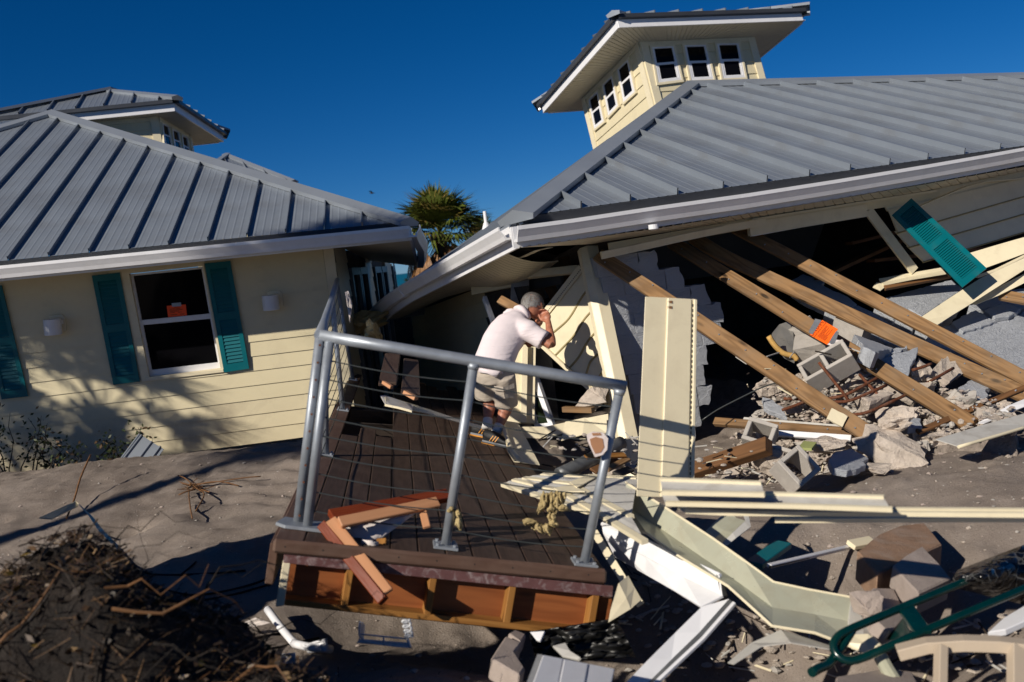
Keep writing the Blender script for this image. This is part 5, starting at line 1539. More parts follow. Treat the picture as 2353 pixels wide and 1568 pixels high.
timber([(z7(430, 1225), 8.5), (z7(1100, 1280), 7.8)], .05, .03, 'grey lath on top of the weathered horizontal timber', M_vback, nails=0)
timber([(z7(640, 1308), 7.9), (z7(1105, 1340), 7.65)], .05, .03, 'white painted lath under the weathered horizontal timber', M_plast, nails=0)
timber([(t6(-20, 380), 11.6), (t6(470, 680), 10.9)], .12, .06, 'dark charred timber behind the uppermost pine timber', M_joist, nails=0)  # dark brown joist tone; charring is only a guess
# ------------------------------------------------------------------ orange notice
NQ = [(535, 180), (675, 262), (580, 402), (425, 315)]
NPL = off(plane3(P(s7(470, 250), 8.5), P(s7(670, 350), 8.28), P(s7(540, 400), 8.3)), .03)
no = plate('paper_notice', NPL, [s7(*q) for q in NQ], .003, M_orange, None, **one('bright orange unsafe notice taped to a pine timber over the rubble', 'notice'))
plate('tape', off(NPL, .004), [s7(412, 285), s7(470, 168), s7(528, 182), s7(445, 312)], .006, M_tape, no, jag=.006)
plate('tape', off(NPL, .004), [s7(625, 330), s7(660, 278), s7(682, 290), s7(645, 392), s7(610, 398), s7(600, 372)], .006, M_tape, no, jag=.008)
plate('tape', off(NPL, .002), [s7(580, 398), s7(640, 355), s7(708, 362), s7(690, 382), s7(650, 382), s7(612, 412)], .004, M_cloth, no, jag=.005)
nx_ = (hit(s7(675, 262), NPL) - hit(s7(535, 180), NPL)); ny_ = (hit(s7(535, 180), NPL) - hit(s7(425, 315), NPL))
def text_on(txt, k, y, size, parent):
    cu = bpy.data.curves.new('lettering', 'FONT')
    cu.body, cu.size, cu.align_x, cu.extrude = txt, size, 'CENTER', .0004
    tmp = bpy.data.objects.new('lettering_source', cu)
    COL.objects.link(tmp)
    me = bpy.data.meshes.new_from_object(tmp.evaluated_get(bpy.context.evaluated_depsgraph_get()))
    bpy.data.objects.remove(tmp)
    me.materials.clear(); me.materials.append(M_ink)
    o = bpy.data.objects.new('lettering', me)
    # the sheet hangs turned: its reading direction runs along the measured lower-left to upper-right edge
    org = hit(s7(425, 315), NPL) + ny_ * k + nx_ * y
    link(o, frame(org + NPL[1] * .002, ny_, NPL[1]), parent)
    o['kind'] = 'stuff'
    return o
text_on('UNSAFE', .5, .17, .055, no); text_on('DO NOT ENTER OR OCCUPY', .5, .29, .016, no)
mb = MB()
for i in range(9):
    a = hit(s7(425, 315), NPL) + ny_ * (.12 + .03 * (i % 2)) + nx_ * (.40 + .055 * i); b = a + ny_ * ((.75, .7, .55, .68, .3, .6, .35, .7, .25)[i])
    mb.box(a + NPL[1] * .001, b + NPL[1] * .001, .004, .0015, NPL[1])
mb.build('small_print', M_ink, no)
# ------------------------------------------------------------------ hollow blocks
def cv(a, b, c): return CR * a + CU * b - FWD * c
cmu('hollow_block', P(s7(590, 600), 8.2), cv(.82, .51, .26), cv(-.55, .579, .601), M_block, (.42, .21, .21), **one('whole hollow concrete block perched left of the notice timber', 'concrete block'))
cmu('hollow_block', P(s4(545, 105), 6.95), cv(.62, -.72, .3), cv(.1, .45, .88), M_block, (.36, .22, .2), 2, **one('open hollow concrete block at the foot of the rubble heap', 'concrete block'))
cmu('hollow_block', P(z7(610, 1352), 7.7), cv(.85, -.25, .4), cv(-.2, .5, .84), M_block, (.42, .2, .2), 1, **one('broken hollow concrete block in the shade behind the stubby timber', 'concrete block'))
cmu('hollow_block', P(s7(1850, 960), 8.1), cv(.75, -.1, -.6), cv(-.3, .6, .7), M_block, (.4, .2, .2), 1, **one('hollow concrete block half buried near the thin lath', 'concrete block'))
def blk(zf, q, d, l, h, size, mt, label, seed=0):
    M_ = frame(P(zf(*q), d), l, h)
    a, b, c = (x / 2 for x in size)
    rnd = random.Random(len(label) * 7)
    bm = bmesh.new()
    for sx in (-1, 1):
        for sy in (-1, 1):
            for sz in (-1, 1):
                k = [rnd.choice((.004, .008, .012, .04)) for _ in range(3)]
                for i in range(3):
                    v = [sx * a, sy * b, sz * c]
                    v[i] -= (sx, sy, sz)[i] * min(k[i], (a, b, c)[i] * .5)
                    bm.verts.new(v)
    bmesh.ops.convex_hull(bm, input=bm.verts)
    bmesh.ops.subdivide_edges(bm, edges=[e for e in bm.edges if e.calc_length() > .05], cuts=3, use_grid_fill=True)
    bmesh.ops.triangulate(bm, faces=bm.faces)
    for v in bm.verts: v.co += v.co.normalized() * (noise.noise(v.co * 30 + V3((len(label), 0, 0))) * .004 + noise.noise(v.co * 11) * .004)
    me = bpy.data.meshes.new('concrete_block'); bm.to_mesh(me); bm.free()
    me.materials.append(mt)
    o = bpy.data.objects.new('concrete_block', me)
    link(o, M_, None)
    return tag(o, label, 'concrete block')
blk(s7, (330, 300), 9.1, cv(.6, .3, .7), cv(-.3, .9, .3), (.26, .2, .19), M_block, 'pale concrete block behind the left tape of the notice')
blk(s7, (450, 430), 8.85, cv(.8, .2, .5), cv(-.2, .8, .6), (.28, .2, .19), M_block, 'concrete block just above the whole hollow block')
blk(s7, (800, 270), 9.4, cv(.7, -.4, .6), cv(.1, .85, .5), (.3, .2, .19), M_block, 'grey concrete block above the notice in half shade')
# painted slabs among the rubble
def pslab(qs, d, i, label, th=.06, zf=s7, jag=.018):
    pl = plane3(P(zf(*qs[i[0]]), d[0]), P(zf(*qs[i[1]]), d[1]), P(zf(*qs[i[2]]), d[2]))
    return plate('painted_slab', pl, [zf(*q) for q in qs], th, M_paint, None, bevel=.004, jag=jag, **one(label, 'slab'))
pslab([(1068, 530), (1240, 470), (1392, 420), (1375, 520), (1322, 600), (1312, 668), (1195, 738), (1092, 692)], (8.4, 8.55, 8.1), (0, 2, 6), 'triangular grey painted slab standing behind the notice timber')
pslab([(1030, 482), (1290, 404), (1300, 432), (1062, 516)], (8.5, 8.6, 8.45), (0, 1, 3), 'narrow grey painted sliver above the triangular slab', .05)
pslab([(820, 308), (1000, 370), (1168, 432), (1120, 445), (1012, 472), (905, 420)], (8.8, 8.6, 8.4), (0, 2, 3), 'grey painted slab on edge above the narrow sliver', .14)
pslab([(590, 1430), (660, 1360), (800, 1330), (905, 1390), (952, 1420), (880, 1500), (760, 1530), (640, 1510)], (7.0, 7.2, 6.9), (0, 3, 5), 'flat grey painted slab on the sand at the rubble\'s foot', .05)
pslab([(0, 868), (90, 890), (190, 960), (225, 1062), (120, 1010), (20, 960)], (8.5, 8.3, 8.4), (0, 3, 5), 'dark grey painted slab in the shade at the heap\'s left end', .05)
pslab([(1200, 1120), (1290, 1055), (1420, 1062), (1430, 1140), (1300, 1150)], (7.6, 7.7, 7.5), (0, 2, 4), 'brushed dark grey slab beside the thin lath\'s lower end', .05)
pslab([(1590, 1100), (1690, 1060), (1800, 1150), (1760, 1170), (1620, 1165)], (7.8, 7.8, 7.65), (0, 1, 3), 'small bluish slab under the notice timber\'s lower end', .05)
pslab([(1750, 800), (1880, 715), (2040, 745), (2005, 890), (1850, 850)], (8.3, 8.4, 8.1), (0, 2, 3), 'pale smooth slab tilted under the bowed timber', .05)
# rubble chunks: the ones told apart first, then the crowd
RS = plane3(P((1600, 1095), 8.4), P((2000, 1075), 7.4), P((1950, 830), 9.5))
named = [((1430, 668), 8.2, (.17, .14, .12), 'round pale concrete chunk right of the triangular slab'), ((1650, 650), 8.3, (.26, .2, .13), 'large pinkish concrete chunk below the bowed timber'),
         ((870, 740), 8.05, (.18, .13, .11), 'cracked pale chunk right of the whole hollow block'), ((1245, 835), 7.95, (.3, .2, .16), 'large tan boulder of concrete under the notice timber'),
         ((950, 930), 7.75, (.26, .18, .14), 'cracked grey boulder below the rusty bars'), ((1120, 1175), 7.25, (.29, .16, .07), 'flat cream concrete slab chunk left of the thin lath'),
         ((1175, 1345), 6.95, (.36, .22, .14), 'biggest pale concrete chunk at the heap\'s front'), ((60, 800), 8.4, (.2, .16, .13), 'pale chunk at the heap\'s far left top'),
         ((1200, 1050), 7.55, (.2, .14, .1), 'jagged chunk between the flat slab chunk and the boulders'), ((1350, 1030), 7.7, (.2, .13, .06), 'flat chunk ledge under the notice timber'),
         ((520, 1320), 7.25, (.24, .16, .1), 'tan chunk left of the timber foot'), ((60, 1470), 7.3, (.2, .15, .16), 'upright chunk beside the open hollow block'),
         ((1030, 1510), 6.75, (.16, .12, .06), 'low chunk at the front edge of the heap'), ((700, 790), 8.1, (.14, .11, .09), 'small chunk tucked under the whole hollow block'),
         ((1520, 1150), 7.5, (.14, .1, .08), 'small chunk at the thin lath\'s foot'), ((2120, 830), 8.2, (.14, .1, .08), 'chunk under the bowed timber at the right edge'),
         ((1960, 1000), 7.9, (.22, .16, .12), 'grey chunk behind the thin lath at right'), ((2150, 960), 8.0, (.14, .11, .09), 'brown chunk near the right edge above the cream strip')]
for i, (q, d, sz, lb_) in enumerate(named):
    chunk('concrete_chunk', P(s7(*q), d + .3), [x * .9 for x in sz], 100 + i, M_rub, rough=.2, **one(lb_, 'concrete chunk', 'broken concrete chunks in the rubble'))
rnd = random.Random(21)
poly = [(1640, 1085), (1700, 985), (1770, 900), (1870, 840), (1960, 790), (2060, 830), (2150, 880), (2330, 930), (2340, 990), (2150, 1005), (2100, 1050), (2050, 1075), (1990, 1110), (1880, 1150), (1740, 1130)]
def inside(q, poly):
    c = False
    for i in range(len(poly)):
        (x0, y0), (x1, y1) = poly[i], poly[i - 1]
        if (y0 > q[1]) != (y1 > q[1]) and q[0] < (x1 - x0) * (q[1] - y0) / (y1 - y0) + x0: c = not c
    return c
k = 0
while k < 180:
    q = (rnd.uniform(1640, 2340), rnd.uniform(780, 1150))
    if not inside(q, poly): continue
    s_ = rnd.choice((.035, .045, .05, .06, .07, .08, .1, .12))
    c = hit(q, RS) - UP * s_ * .5
    chunk('concrete_chunk', c, (s_ * rnd.uniform(.9, 1.5), s_ * rnd.uniform(.8, 1.2), s_ * rnd.uniform(.5, .9)), 300 + k, M_rub if rnd.random() < .8 else M_block, rough=.26,
          **one('small broken concrete chunk in the heap under the timbers', 'concrete chunk', 'small chunks in the rubble heap'))
    k += 1
mb = MB()
k = 0
while k < 1500:
    q = (rnd.uniform(1640, 2340), rnd.uniform(790, 1160))
    if not inside(q, poly): continue
    k += 1
    r = rnd.choice((.008, .01, .012, .016, .02, .028))
    c = hit(q, RS) + UP * rnd.uniform(-.06, .03)
    crumb(mb, c, r, k % 3, rnd, 1)
mb.build('rubble_crumbs', [M_rub, M_block, M_sandc], None, fix=False, label='crumbs of broken block between the larger chunks', cat='rubble', kind='stuff')
# bed of crushed concrete under the chunks
bed = []
gx, gy_ = 46, 26
for j in range(gy_):
    for i in range(gx):
        q = (lerp(1600, 2420, i / (gx - 1)), lerp(760, 1165, j / (gy_ - 1)))
        p = hit(q, RS)
        e_ = min(1, min(i, gx - 1 - i, gy_ - 1 - j) / 4)
        if not inside(q, poly): e_ = -4
        bed.append(p - UP * (.2 - .1 * e_) + V3((0, 0, noise.noise(p * 5) * .07 + noise.noise(p * 16) * .03)))
M_grit = mat('crushed_concrete', (.27, .225, .19), .95, 0, .3, 14, .9, 60, dirt=(.08, .065, .055), damt=.7, dscale=9, bdist=.02)
mk('rubble_bed', bed, [(j * gx + i, j * gx + i + 1, (j + 1) * gx + i + 1, (j + 1) * gx + i) for j in range(gy_ - 1) for i in range(gx - 1)], M_grit, smooth=True, label='crushed concrete bed under the broken chunks', cat='rubble', kind='stuff')
# pebbles and crumbs on the sand, one mass
mb = MB()
rnd = random.Random(5)
for i in range(900):
    if i < 350: x, y = rnd.uniform(1.6, 4.2), rnd.uniform(5.6, 7.6)
    elif i < 650: x, y = rnd.uniform(-4.6, -1.3), rnd.uniform(6, 10)
    else: x, y = rnd.uniform(-1.2, 3.4), rnd.uniform(4.0, 6.0)
    r = rnd.choice((.004, .005, .006, .006, .008, .01, .012, .018))
    c = V3((x, y, ground(x, y) + r * .2))
    crumb(mb, c, r, i % 3, rnd)
mb.build('pebbles', [M_rub, M_block, M_sandc], None, fix=False, label='scattered pebbles, shells and crumbs on the sand', cat='pebbles', kind='stuff')
# rusty reinforcing bars
for pts, lb_ in (([(505, 560, 8.0), (600, 680, 7.95), (720, 830, 7.9), (770, 900, 7.9)], 'rusty bar bent across the whole hollow block\'s face'),
                 ([(590, 885, 7.95), (740, 860, 7.9), (900, 770, 7.95), (1080, 670, 8.15)], 'upper curved rusty bar left of the notice timber'),
                 ([(640, 915, 7.9), (780, 912, 7.85), (950, 835, 7.9), (1110, 765, 8.0)], 'middle curved rusty bar left of the notice timber'),
                 ([(800, 1030, 7.7), (920, 1020, 7.65), (1100, 940, 7.75), (1330, 830, 7.9)], 'lowest curved rusty bar crossing below the cracked boulder'),
                 ([(1450, 760, 8.1), (1570, 690, 8.15), (1710, 612, 8.3)], 'rusty bar right of the round pale chunk'), ([(1340, 630, 8.2), (1430, 605, 8.2), (1515, 572, 8.25)], 'short rusty bar above the round pale chunk'),
                 ([(175, 988, 8.0), (300, 945, 8.0), (430, 890, 8.05)], 'rusty bar poking out at the heap\'s left end'), ([(190, 885, 8.1), (320, 890, 8.1), (460, 885, 8.1)], 'straight rusty bar behind the nearest timber'),
                 ([(870, 670, 8.1), (950, 760, 8.0), (1050, 870, 7.9)], 'steep rusty bar crossing the curved bars')):
    tubes('rebar', [P(s7(x, y), d + .08) for x, y, d in pts], .013, M_rebar, None, 8, **one(lb_, 'steel bar', 'rusty reinforcing bars'))
# foil board, cream plate, green board, wires
fbq = [P(s7(x, y), d) for x, y, d in ((85, 300, 9.0), (150, 220, 9.1), (240, 190, 9.1), (275, 300, 9.0), (300, 480, 8.8), (290, 545, 8.7), (200, 500, 8.75), (110, 390, 8.9))]
slab('foil_board', fbq, plane3(fbq[0], fbq[3], fbq[5])[1], .03, M_fiber, None, **one('torn foil faced insulation board left of the concrete blocks', 'board'))
tubes('foam_edge', [P(s7(x, y), 8.68) for x, y in ((55, 325), (100, 400), (150, 450), (200, 490), (290, 500), (310, 540))], .025, M_foam, None, 6, **one('ragged yellow foam edge hanging from the foil board', 'foam'))
blk(s7, (665, 1055), 7.62, cv(.85, -.45, .2), cv(.1, .3, .95), (.13, .1, .02), M_vinyl, 'small cream switch plate stuck on the nearest timber')['category'] = 'plate'
plate('green_board', plane3(P(s7(320, 1320), 7.3), P(s7(480, 1270), 7.4), P(s7(450, 1330), 7.25)), [s7(320, 1322), s7(370, 1262), s7(485, 1275), s7(440, 1330)], .02, mat('pale_green_board', (.3, .33, .12), .7), None, **one('pale green board end by the weathered horizontal timber', 'board'))
tubes('wire', [P(z7(x, y), 8.3) for x, y in ((170, 1225), (260, 1160), (400, 1090), (560, 1010), (660, 985))], .006, M_cable, None, 6, **one('thin grey wire looping from the rubble into the shade', 'wire'))
tubes('burst_hose', [P(t5(x, y), 6.6) for x, y in ((0, -900), (20, -880))], .01, M_pipe, None, 6, **one('short black hose end in the shade under the cream strip', 'hose')) if False else None
# cream and white strips at the right edge of the heap
def rstrip(zf, top, bot, label, mt, pl=None):
    return sheet('siding_strip', [[P(zf(x, y), d) for x, y, d in top], [P(zf(x, y), d) for x, y, d in bot]], mt, None, .006, **one(label, 'siding'))
rstrip(s7, [(1550, 1252, 6.9), (1950, 1130, 7.1), (2420, 1000, 7.3)], [(1755, 1315, 6.75), (2100, 1215, 6.9), (2420, 1120, 7.1)], 'cream backed strip jutting over the sand at the right edge', M_vback)
tubes('strip_lip', [P(s7(x, y), d - .01) for x, y, d in ((1755, 1318, 6.75), (2100, 1218, 6.9), (2420, 1122, 7.1))], .012, M_vinyl, None, 6, **one('cream lip under the strip jutting over the sand', 'trim'))
rstrip(s7, [(1930, 1105, 7.4), (2200, 950, 7.5), (2420, 860, 7.6)], [(1985, 1110, 7.35), (2240, 1000, 7.45), (2420, 930, 7.5)], 'white corrugated strip above the cream strip at the right edge', M_plast)
rstrip(t6, [(1055, 1000, 9.85), (1500, 700, 10.05), (1830, 490, 10.15), (2420, 215, 10.25)], [(1245, 1090, 9.70), (1500, 925, 9.85), (1740, 778, 9.95), (2420, 345, 10.15)], 'wide sunlit cream strip leaning across the fallen painted wall', M_vinyl)
rstrip(t6, [(1725, 772, 10.10), (2000, 610, 10.15), (2420, 400, 10.20)], [(1775, 798, 10.05), (2050, 690, 10.10), (2420, 510, 10.15)], 'narrow cream strip below the wide sunlit one', M_vinyl)
rstrip(t6, [(1715, 185, 10.55), (2050, 85, 10.55), (2420, -20, 10.55)], [(1900, 362, 10.45), (2100, 290, 10.45), (2420, 170, 10.45)], 'broad cream strip behind the fallen teal shutter', M_vinyl)
rstrip(t6, [(1745, 468, 10.20), (2000, 380, 10.25), (2420, 175, 10.30)], [(1810, 478, 10.15), (2010, 405, 10.20), (2420, 205, 10.25)], 'slim cream channel under the fallen teal shutter', M_vinyl)
jc = thing('trim_channel', 'cream trim channel with torn end lying on the fallen wall', 'channel', P(t6(640, 600), 9.5))
sheet('web', [[P(t6(x, y), d) for x, y, d in ((635, 492, 10.65), (1000, 425, 10.65), (1400, 356, 10.65))], [P(t6(x, y), d) for x, y, d in ((660, 540, 10.60), (1000, 470, 10.60), (1400, 395, 10.60))], [P(t6(x, y), d) for x, y, d in ((700, 565, 10.50), (1020, 500, 10.50), (1430, 432, 10.50))]], M_vinyl, jc, .008)
sheet('torn_end', [[P(t6(x, y), d) for x, y, d in ((610, 535, 10.60), (735, 568, 10.53))], [P(t6(x, y), d) for x, y, d in ((565, 592, 10.55), (655, 632, 10.45))]], M_vinyl, jc, .008)
timber([(t6(700, 600), 10.5), (t6(1480, 455), 10.6)], .05, .04, 'brown lath under the cream trim channel', M_pined, nails=0)
# fallen teal shutter
shp = plane3(P(z5(1265, 1065), 10.45), P(z5(1115, 1195), 10.35), P(z7(1805, 390), 9.8))
shutter('fallen_shutter', shp, [z5(1115, 1195), z5(1265, 1065), z7(1955, 272), z7(1805, 390)], M_tealf, None, 34, .03, **one('fallen teal louvred shutter hanging diagonally from the cream siding', 'shutter'))
# ================================================================== the man
def skin_mat(name, col, rough, sss=.0):
    mt, N, L, B = _nodes(name)
    tc = N.new('ShaderNodeTexCoord')
    n = _noise(N, L, 22, 6, .65, tc.outputs['Object'])
    n2 = _noise(N, L, 120, 3, .6, tc.outputs['Object'])
    c = _mix(N, L, tuple(x * .72 for x in col), tuple(min(1, x * 1.15) for x in col), _ramp(N, L, n.outputs[0], .35, .65))
    L.new(c, B.inputs['Base Color'])
    B.inputs['Roughness'].default_value = rough
    B.inputs['Subsurface Weight'].default_value = sss
    B.inputs['Subsurface Radius'].default_value = (.01, .004, .002)
    _bump(N, L, B, n2.outputs[0], .2, .002)
    return mt
M_skin = skin_mat('skin', (.43, .17, .1), .5, .1)
def cloth_mat(name, col, scale=(3, 9, 3), strength=.7, dist=.02):
    mt, N, L, B = _nodes(name)
    tc = N.new('ShaderNodeTexCoord')
    mp = N.new('ShaderNodeMapping'); mp.inputs['Scale'].default_value = scale; mp.inputs['Rotation'].default_value = (.3, .5, .5)
    L.new(tc.outputs['Object'], mp.inputs[0])
    n = _noise(N, L, 2.0, 3, .5, mp.outputs[0], .35)
    B.inputs['Base Color'].default_value = (*col, 1)
    B.inputs['Roughness'].default_value = .9
    B.inputs['Specular IOR Level'].default_value = .15
    _bump(N, L, B, n.outputs[0], strength, dist)
    return mt
M_shirt = cloth_mat('pale_pink_polo', (.74, .655, .67), (3, 3, 11), .55, .02)
M_short = cloth_mat('khaki_cotton', (.45, .39, .325), (4, 4, 7), .7, .02)
M_sock = mat('white_sock', (.6, .58, .56), .9, 0, .06, 20, .3, 90)
M_shoe = mat('black_mesh_shoe', (.012, .012, .013), .6, 0, .3, 30, .4, 120)
M_sole = mat('grey_rubber_sole', (.2, .21, .23), .6, 0, .1, 12, .1, 60)
M_yel = mat('orange_yellow_trim', (.55, .22, .01), .5, 0, .1, 12, 0)
M_hair = mat('grey_hair', (.3, .285, .27), .6, 0, .45, 60, .8, 140, stretch=(1, 1, 4))
DF = (hit(s5(370, 1400), DPL) - EYE).dot(FWD)
KM = DF / 9.8
def J(x, y, dd): return P(s5(x, y), DF + dd)
man = thing('person', 'person in pale pink polo and khaki shorts bending to peer into the wreck', 'person', hit(s5(370, 1400), DPL))
def ell_tube(mb, pts, rad, up, n=16):
    """tube with elliptical section: rad = (across, along up) per point"""
    k0 = len(mb.v)
    for i, p in enumerate(pts):
        t = (pts[min(i + 1, len(pts) - 1)] - pts[max(i - 1, 0)]).normalized()
        u = up[i] if isinstance(up, list) else V3(up)
        u = (u - t * u.dot(t)).normalized(); q = t.cross(u)
        for j in range(n):
            a = 2 * math.pi * j / n
            mb.v.append(p + q * math.cos(a) * rad[i][0] + u * math.sin(a) * rad[i][1])
    for i in range(len(pts) - 1):
        for j in range(n):
            mb.f.append((k0 + i * n + j, k0 + i * n + (j + 1) % n, k0 + (i + 1) * n + (j + 1) % n, k0 + (i + 1) * n + j)); mb.m.append(0)
    mb.f.append(tuple(k0 + j for j in range(n))[::-1]); mb.m.append(0)
    e = k0 + (len(pts) - 1) * n
    mb.f.append(tuple(e + j for j in range(n))); mb.m.append(0)
def ball(mb, c, r, M_=None):
    n, k0 = 12, len(mb.v)
    for i in range(n + 1):
        a = math.pi * i / n
        for j in range(n * 2):
            b = math.pi * j / n
            p = V3((math.sin(a) * math.cos(b) * r[0], math.sin(a) * math.sin(b) * r[1], math.cos(a) * r[2]))
            mb.v.append(c + (M_ @ p if M_ else p))
    for i in range(n):
        for j in range(n * 2):
            mb.f.append((k0 + i * 2 * n + j, k0 + i * 2 * n + (j + 1) % (2 * n), k0 + (i + 1) * 2 * n + (j + 1) % (2 * n), k0 + (i + 1) * 2 * n + j)); mb.m.append(0)
def fuse(mb, name, mt, parent, vox, smooth_it=6, disp=None, **kw):
    o = mb.build(name, mt, parent, Matrix.Translation(J(400, 800, 0)), smooth=True, **kw)
    r = o.modifiers.new('remesh', 'REMESH'); r.mode = 'VOXEL'; r.voxel_size = vox; r.use_smooth_shade = True
    s = o.modifiers.new('smooth', 'SMOOTH'); s.iterations = smooth_it; s.factor = .5
    return o
S = .001146 * KM          # metres per crop pixel at the man
BKV = V3((0, -1, .25))     # towards the camera: the back of a man bending away
pel, wst, mid, chs, nkb = J(372, 770, 0), J(395, 660, .03), J(440, 545, .10), J(545, 395, .22), J(610, 300, .30)
shR, shL = J(672, 440, .12), J(520, 325, .42)
elR, wrR, hdR = J(872, 562, .06), J(846, 372, .24), J(822, 300, .30)
elL, wrL, hdL = J(700, 560, .55), J(745, 420, .62), J(770, 350, .62)
hipR, knR, anR = J(452, 810, -.03), J(505, 1040, .12), J(408, 1290, -.02)
hipL, knL, anL = J(300, 800, .02), J(345, 1010, .14), J(322, 1240, .0)
hc = J(712, 222, .36)
# --- body, one continuous skin
b = MB()
ell_tube(b, [pel, wst, mid, chs, nkb], [(.14, .1), (.13, .09), (.13, .085), (.13, .08), (.062, .062)], BKV)
ell_tube(b, [nkb, lerp(nkb, hc, .5), hc], [(.062, .062), (.058, .06), (.07, .07)], BKV)
# head: cranium, jaw, nose, brow, ear
hd_dir = (J(770, 265, .44) - hc).normalized()            # where the face points: down and right, away
hx = hd_dir; hz = (V3((-.25, .1, 1)) - hx * V3((-.25, .1, 1)).dot(hx)).normalized(); hy = hz.cross(hx)
HM = Matrix((hx, hy, hz)).transposed()
ball(b, hc, (.112, .088, .117), HM)
ball(b, hc + hx * .045 - hz * .06, (.06, .058, .06), HM)
ball(b, hc + hx * .112 - hz * .02, (.02, .013, .025), HM)
ball(b, hc + hx * .085 + hz * .025, (.02, .05, .014), HM)
ball(b, hc + hx * .09 - hz * .075, (.018, .026, .012), HM)
for sg in (-1, 1):
    ball(b, hc + hy * sg * .09 - hx * .005 - hz * .02, (.02, .014, .033), HM)
    ball(b, hc + hx * .085 + hy * sg * .032 + hz * .005, (.012, .016, .01), HM)
# arms
def arm(s_, e, w_, h):
    ell_tube(b, [s_, lerp(s_, e, .4), lerp(s_, e, .85), e], [(.05, .05), (.05, .048), (.043, .042), (.043, .043)], BKV)
    ell_tube(b, [e, lerp(e, w_, .25), lerp(e, w_, .7), w_, lerp(w_, h, .4)], [(.042, .042), (.046, .044), (.034, .033), (.028, .025), (.03, .022)], BKV)
arm(shR, elR, wrR, hdR); arm(shL, elL, wrL, hdL)
# right hand shading the eyes: palm, four curled fingers, thumb
hf = (hdR - wrR).normalized()
hs = (CR * .85 - FWD * .5 + UP * .1); hs = (hs - hf * hs.dot(hf)).normalized()
hn = hf.cross(hs)
def hand(w_, f, s_, n_):
    ball(b, w_ + f * .05, (.045, .045, .03), Matrix((f, s_, n_)).transposed())
    for i, (o_, L_) in enumerate(((-.034, .068), (-.012, .078), (.011, .073), (.032, .058))):
        k0 = w_ + f * .082 + s_ * o_
        k1 = k0 + f * L_ * .45 - n_ * .012 - s_ * .006
        k2 = k1 + f * L_ * .12 - n_ * L_ * .38 - s_ * .01
        k3 = k2 - f * L_ * .2 - n_ * L_ * .18
        ell_tube(b, [k0 - f * .03, k0, k1, k2, k3], [(.0105, .0105), (.0105, .0105), (.0095, .0095), (.009, .009), (.0075, .0075)], n_, 8)
    t0 = w_ + f * .02 - s_ * .04
    ell_tube(b, [t0 + s_ * .015, t0 + f * .03 - s_ * .014 - n_ * .008, t0 + f * .055 - s_ * .016 - n_ * .02, t0 + f * .075 - s_ * .008 - n_ * .026], [(.014, .014), (.0125, .0125), (.011, .011), (.009, .009)], n_, 8)
hand(wrR + hf * .02, hf, hs, hn)
hf2 = (hdL - wrL).normalized(); hs2 = (CR * .5 + FWD * .5); hs2 = (hs2 - hf2 * hs2.dot(hf2)).normalized()
hand(wrL + hf2 * .02, hf2, hs2, hf2.cross(hs2))
# legs
def leg(h, k, a):
    ell_tube(b, [h, lerp(h, k, .5), lerp(h, k, .9), k], [(.088, .09), (.078, .08), (.062, .064), (.06, .062)], BKV)
    cf = lerp(k, a, .32) - FWD * .014
    ell_tube(b, [k, lerp(k, a, .14), cf, lerp(k, a, .62), lerp(k, a, .88), a, a + (a - k).normalized() * .03], [(.058, .06), (.055, .058), (.06, .062), (.048, .05), (.036, .038), (.036, .038), (.036, .04)], BKV)
leg(hipR, knR, anR); leg(hipL, knL, anL)
fuse(b, 'body', M_skin, man, .0075, 3)
# --- shirt
b = MB()
ell_tube(b, [J(352, 815, -.01), J(362, 770, 0), J(385, 690, .02), wst, mid, J(490, 470, .16), chs, J(585, 330, .27)],
         [(.205 * KM, .15), (.205 * KM, .15), (.2 * KM, .145), (.196 * KM, .14), (.198 * KM, .135), (.2 * KM, .135), (.185 * KM, .125), (.1, .1)], BKV, 24)
for s_, e in ((shR, elR), (shL, elL)):
    ell_tube(b, [lerp(chs, s_, .25), s_, lerp(s_, e, .35), lerp(s_, e, .68)], [(.11, .11), (.095, .1), (.088, .09), (.092, .094)], BKV, 18)
ell_tube(b, [chs, lerp(chs, nkb, .7), nkb + (hc - nkb) * .12], [(.14, .11), (.1, .09), (.075, .075)], BKV, 18)
ball(b, shR + UP * .01, (.1, .1, .09)); ball(b, shL - UP * .03, (.085, .085, .075))
sh = fuse(b, 'shirt', M_shirt, man, .011, 8)
# collar
b = MB(); cc_ = nkb + (hc - nkb) * .1
cx_ = (hc - nkb).normalized()
ring = []
u1 = (CR - cx_ * CR.dot(cx_)).normalized(); u2 = cx_.cross(u1)
for i in range(16):
    a = math.pi * 2 * i / 15
    ring.append(cc_ + (u1 * math.cos(a) + u2 * math.sin(a)) * .078)
b.sweep(ring, [(-.012, -.02), (.02, -.02), (.006, .03), (-.006, .03)], cx_)
b.build('collar', M_shirt, man, smooth=True)
# untucked tail
sheet('shirt_tail', [[J(240, 745, -.12), J(330, 775, -.17), J(420, 770, -.17), J(520, 700, -.1)], [J(245, 795, -.12), J(320, 805, -.17), J(395, 842, -.17), J(465, 775, -.14)]], M_shirt, man, .006, smooth=True)
# --- shorts
b = MB()
ell_tube(b, [J(365, 735, .01), J(380, 800, .0), J(390, 860, .02)], [(.185 * KM, .14), (.19 * KM, .15), (.18 * KM, .145)], BKV, 24)
for h, k, hem in ((hipR, knR, J(482, 1070, .1)), (hipL, knL, J(318, 1010, .1))):
    ell_tube(b, [h, lerp(h, hem, .45), lerp(h, hem, .85), hem], [(.112, .125), (.112, .12), (.108, .112), (.112, .112)], BKV, 20)
shs = fuse(b, 'shorts', M_short, man, .011, 5)
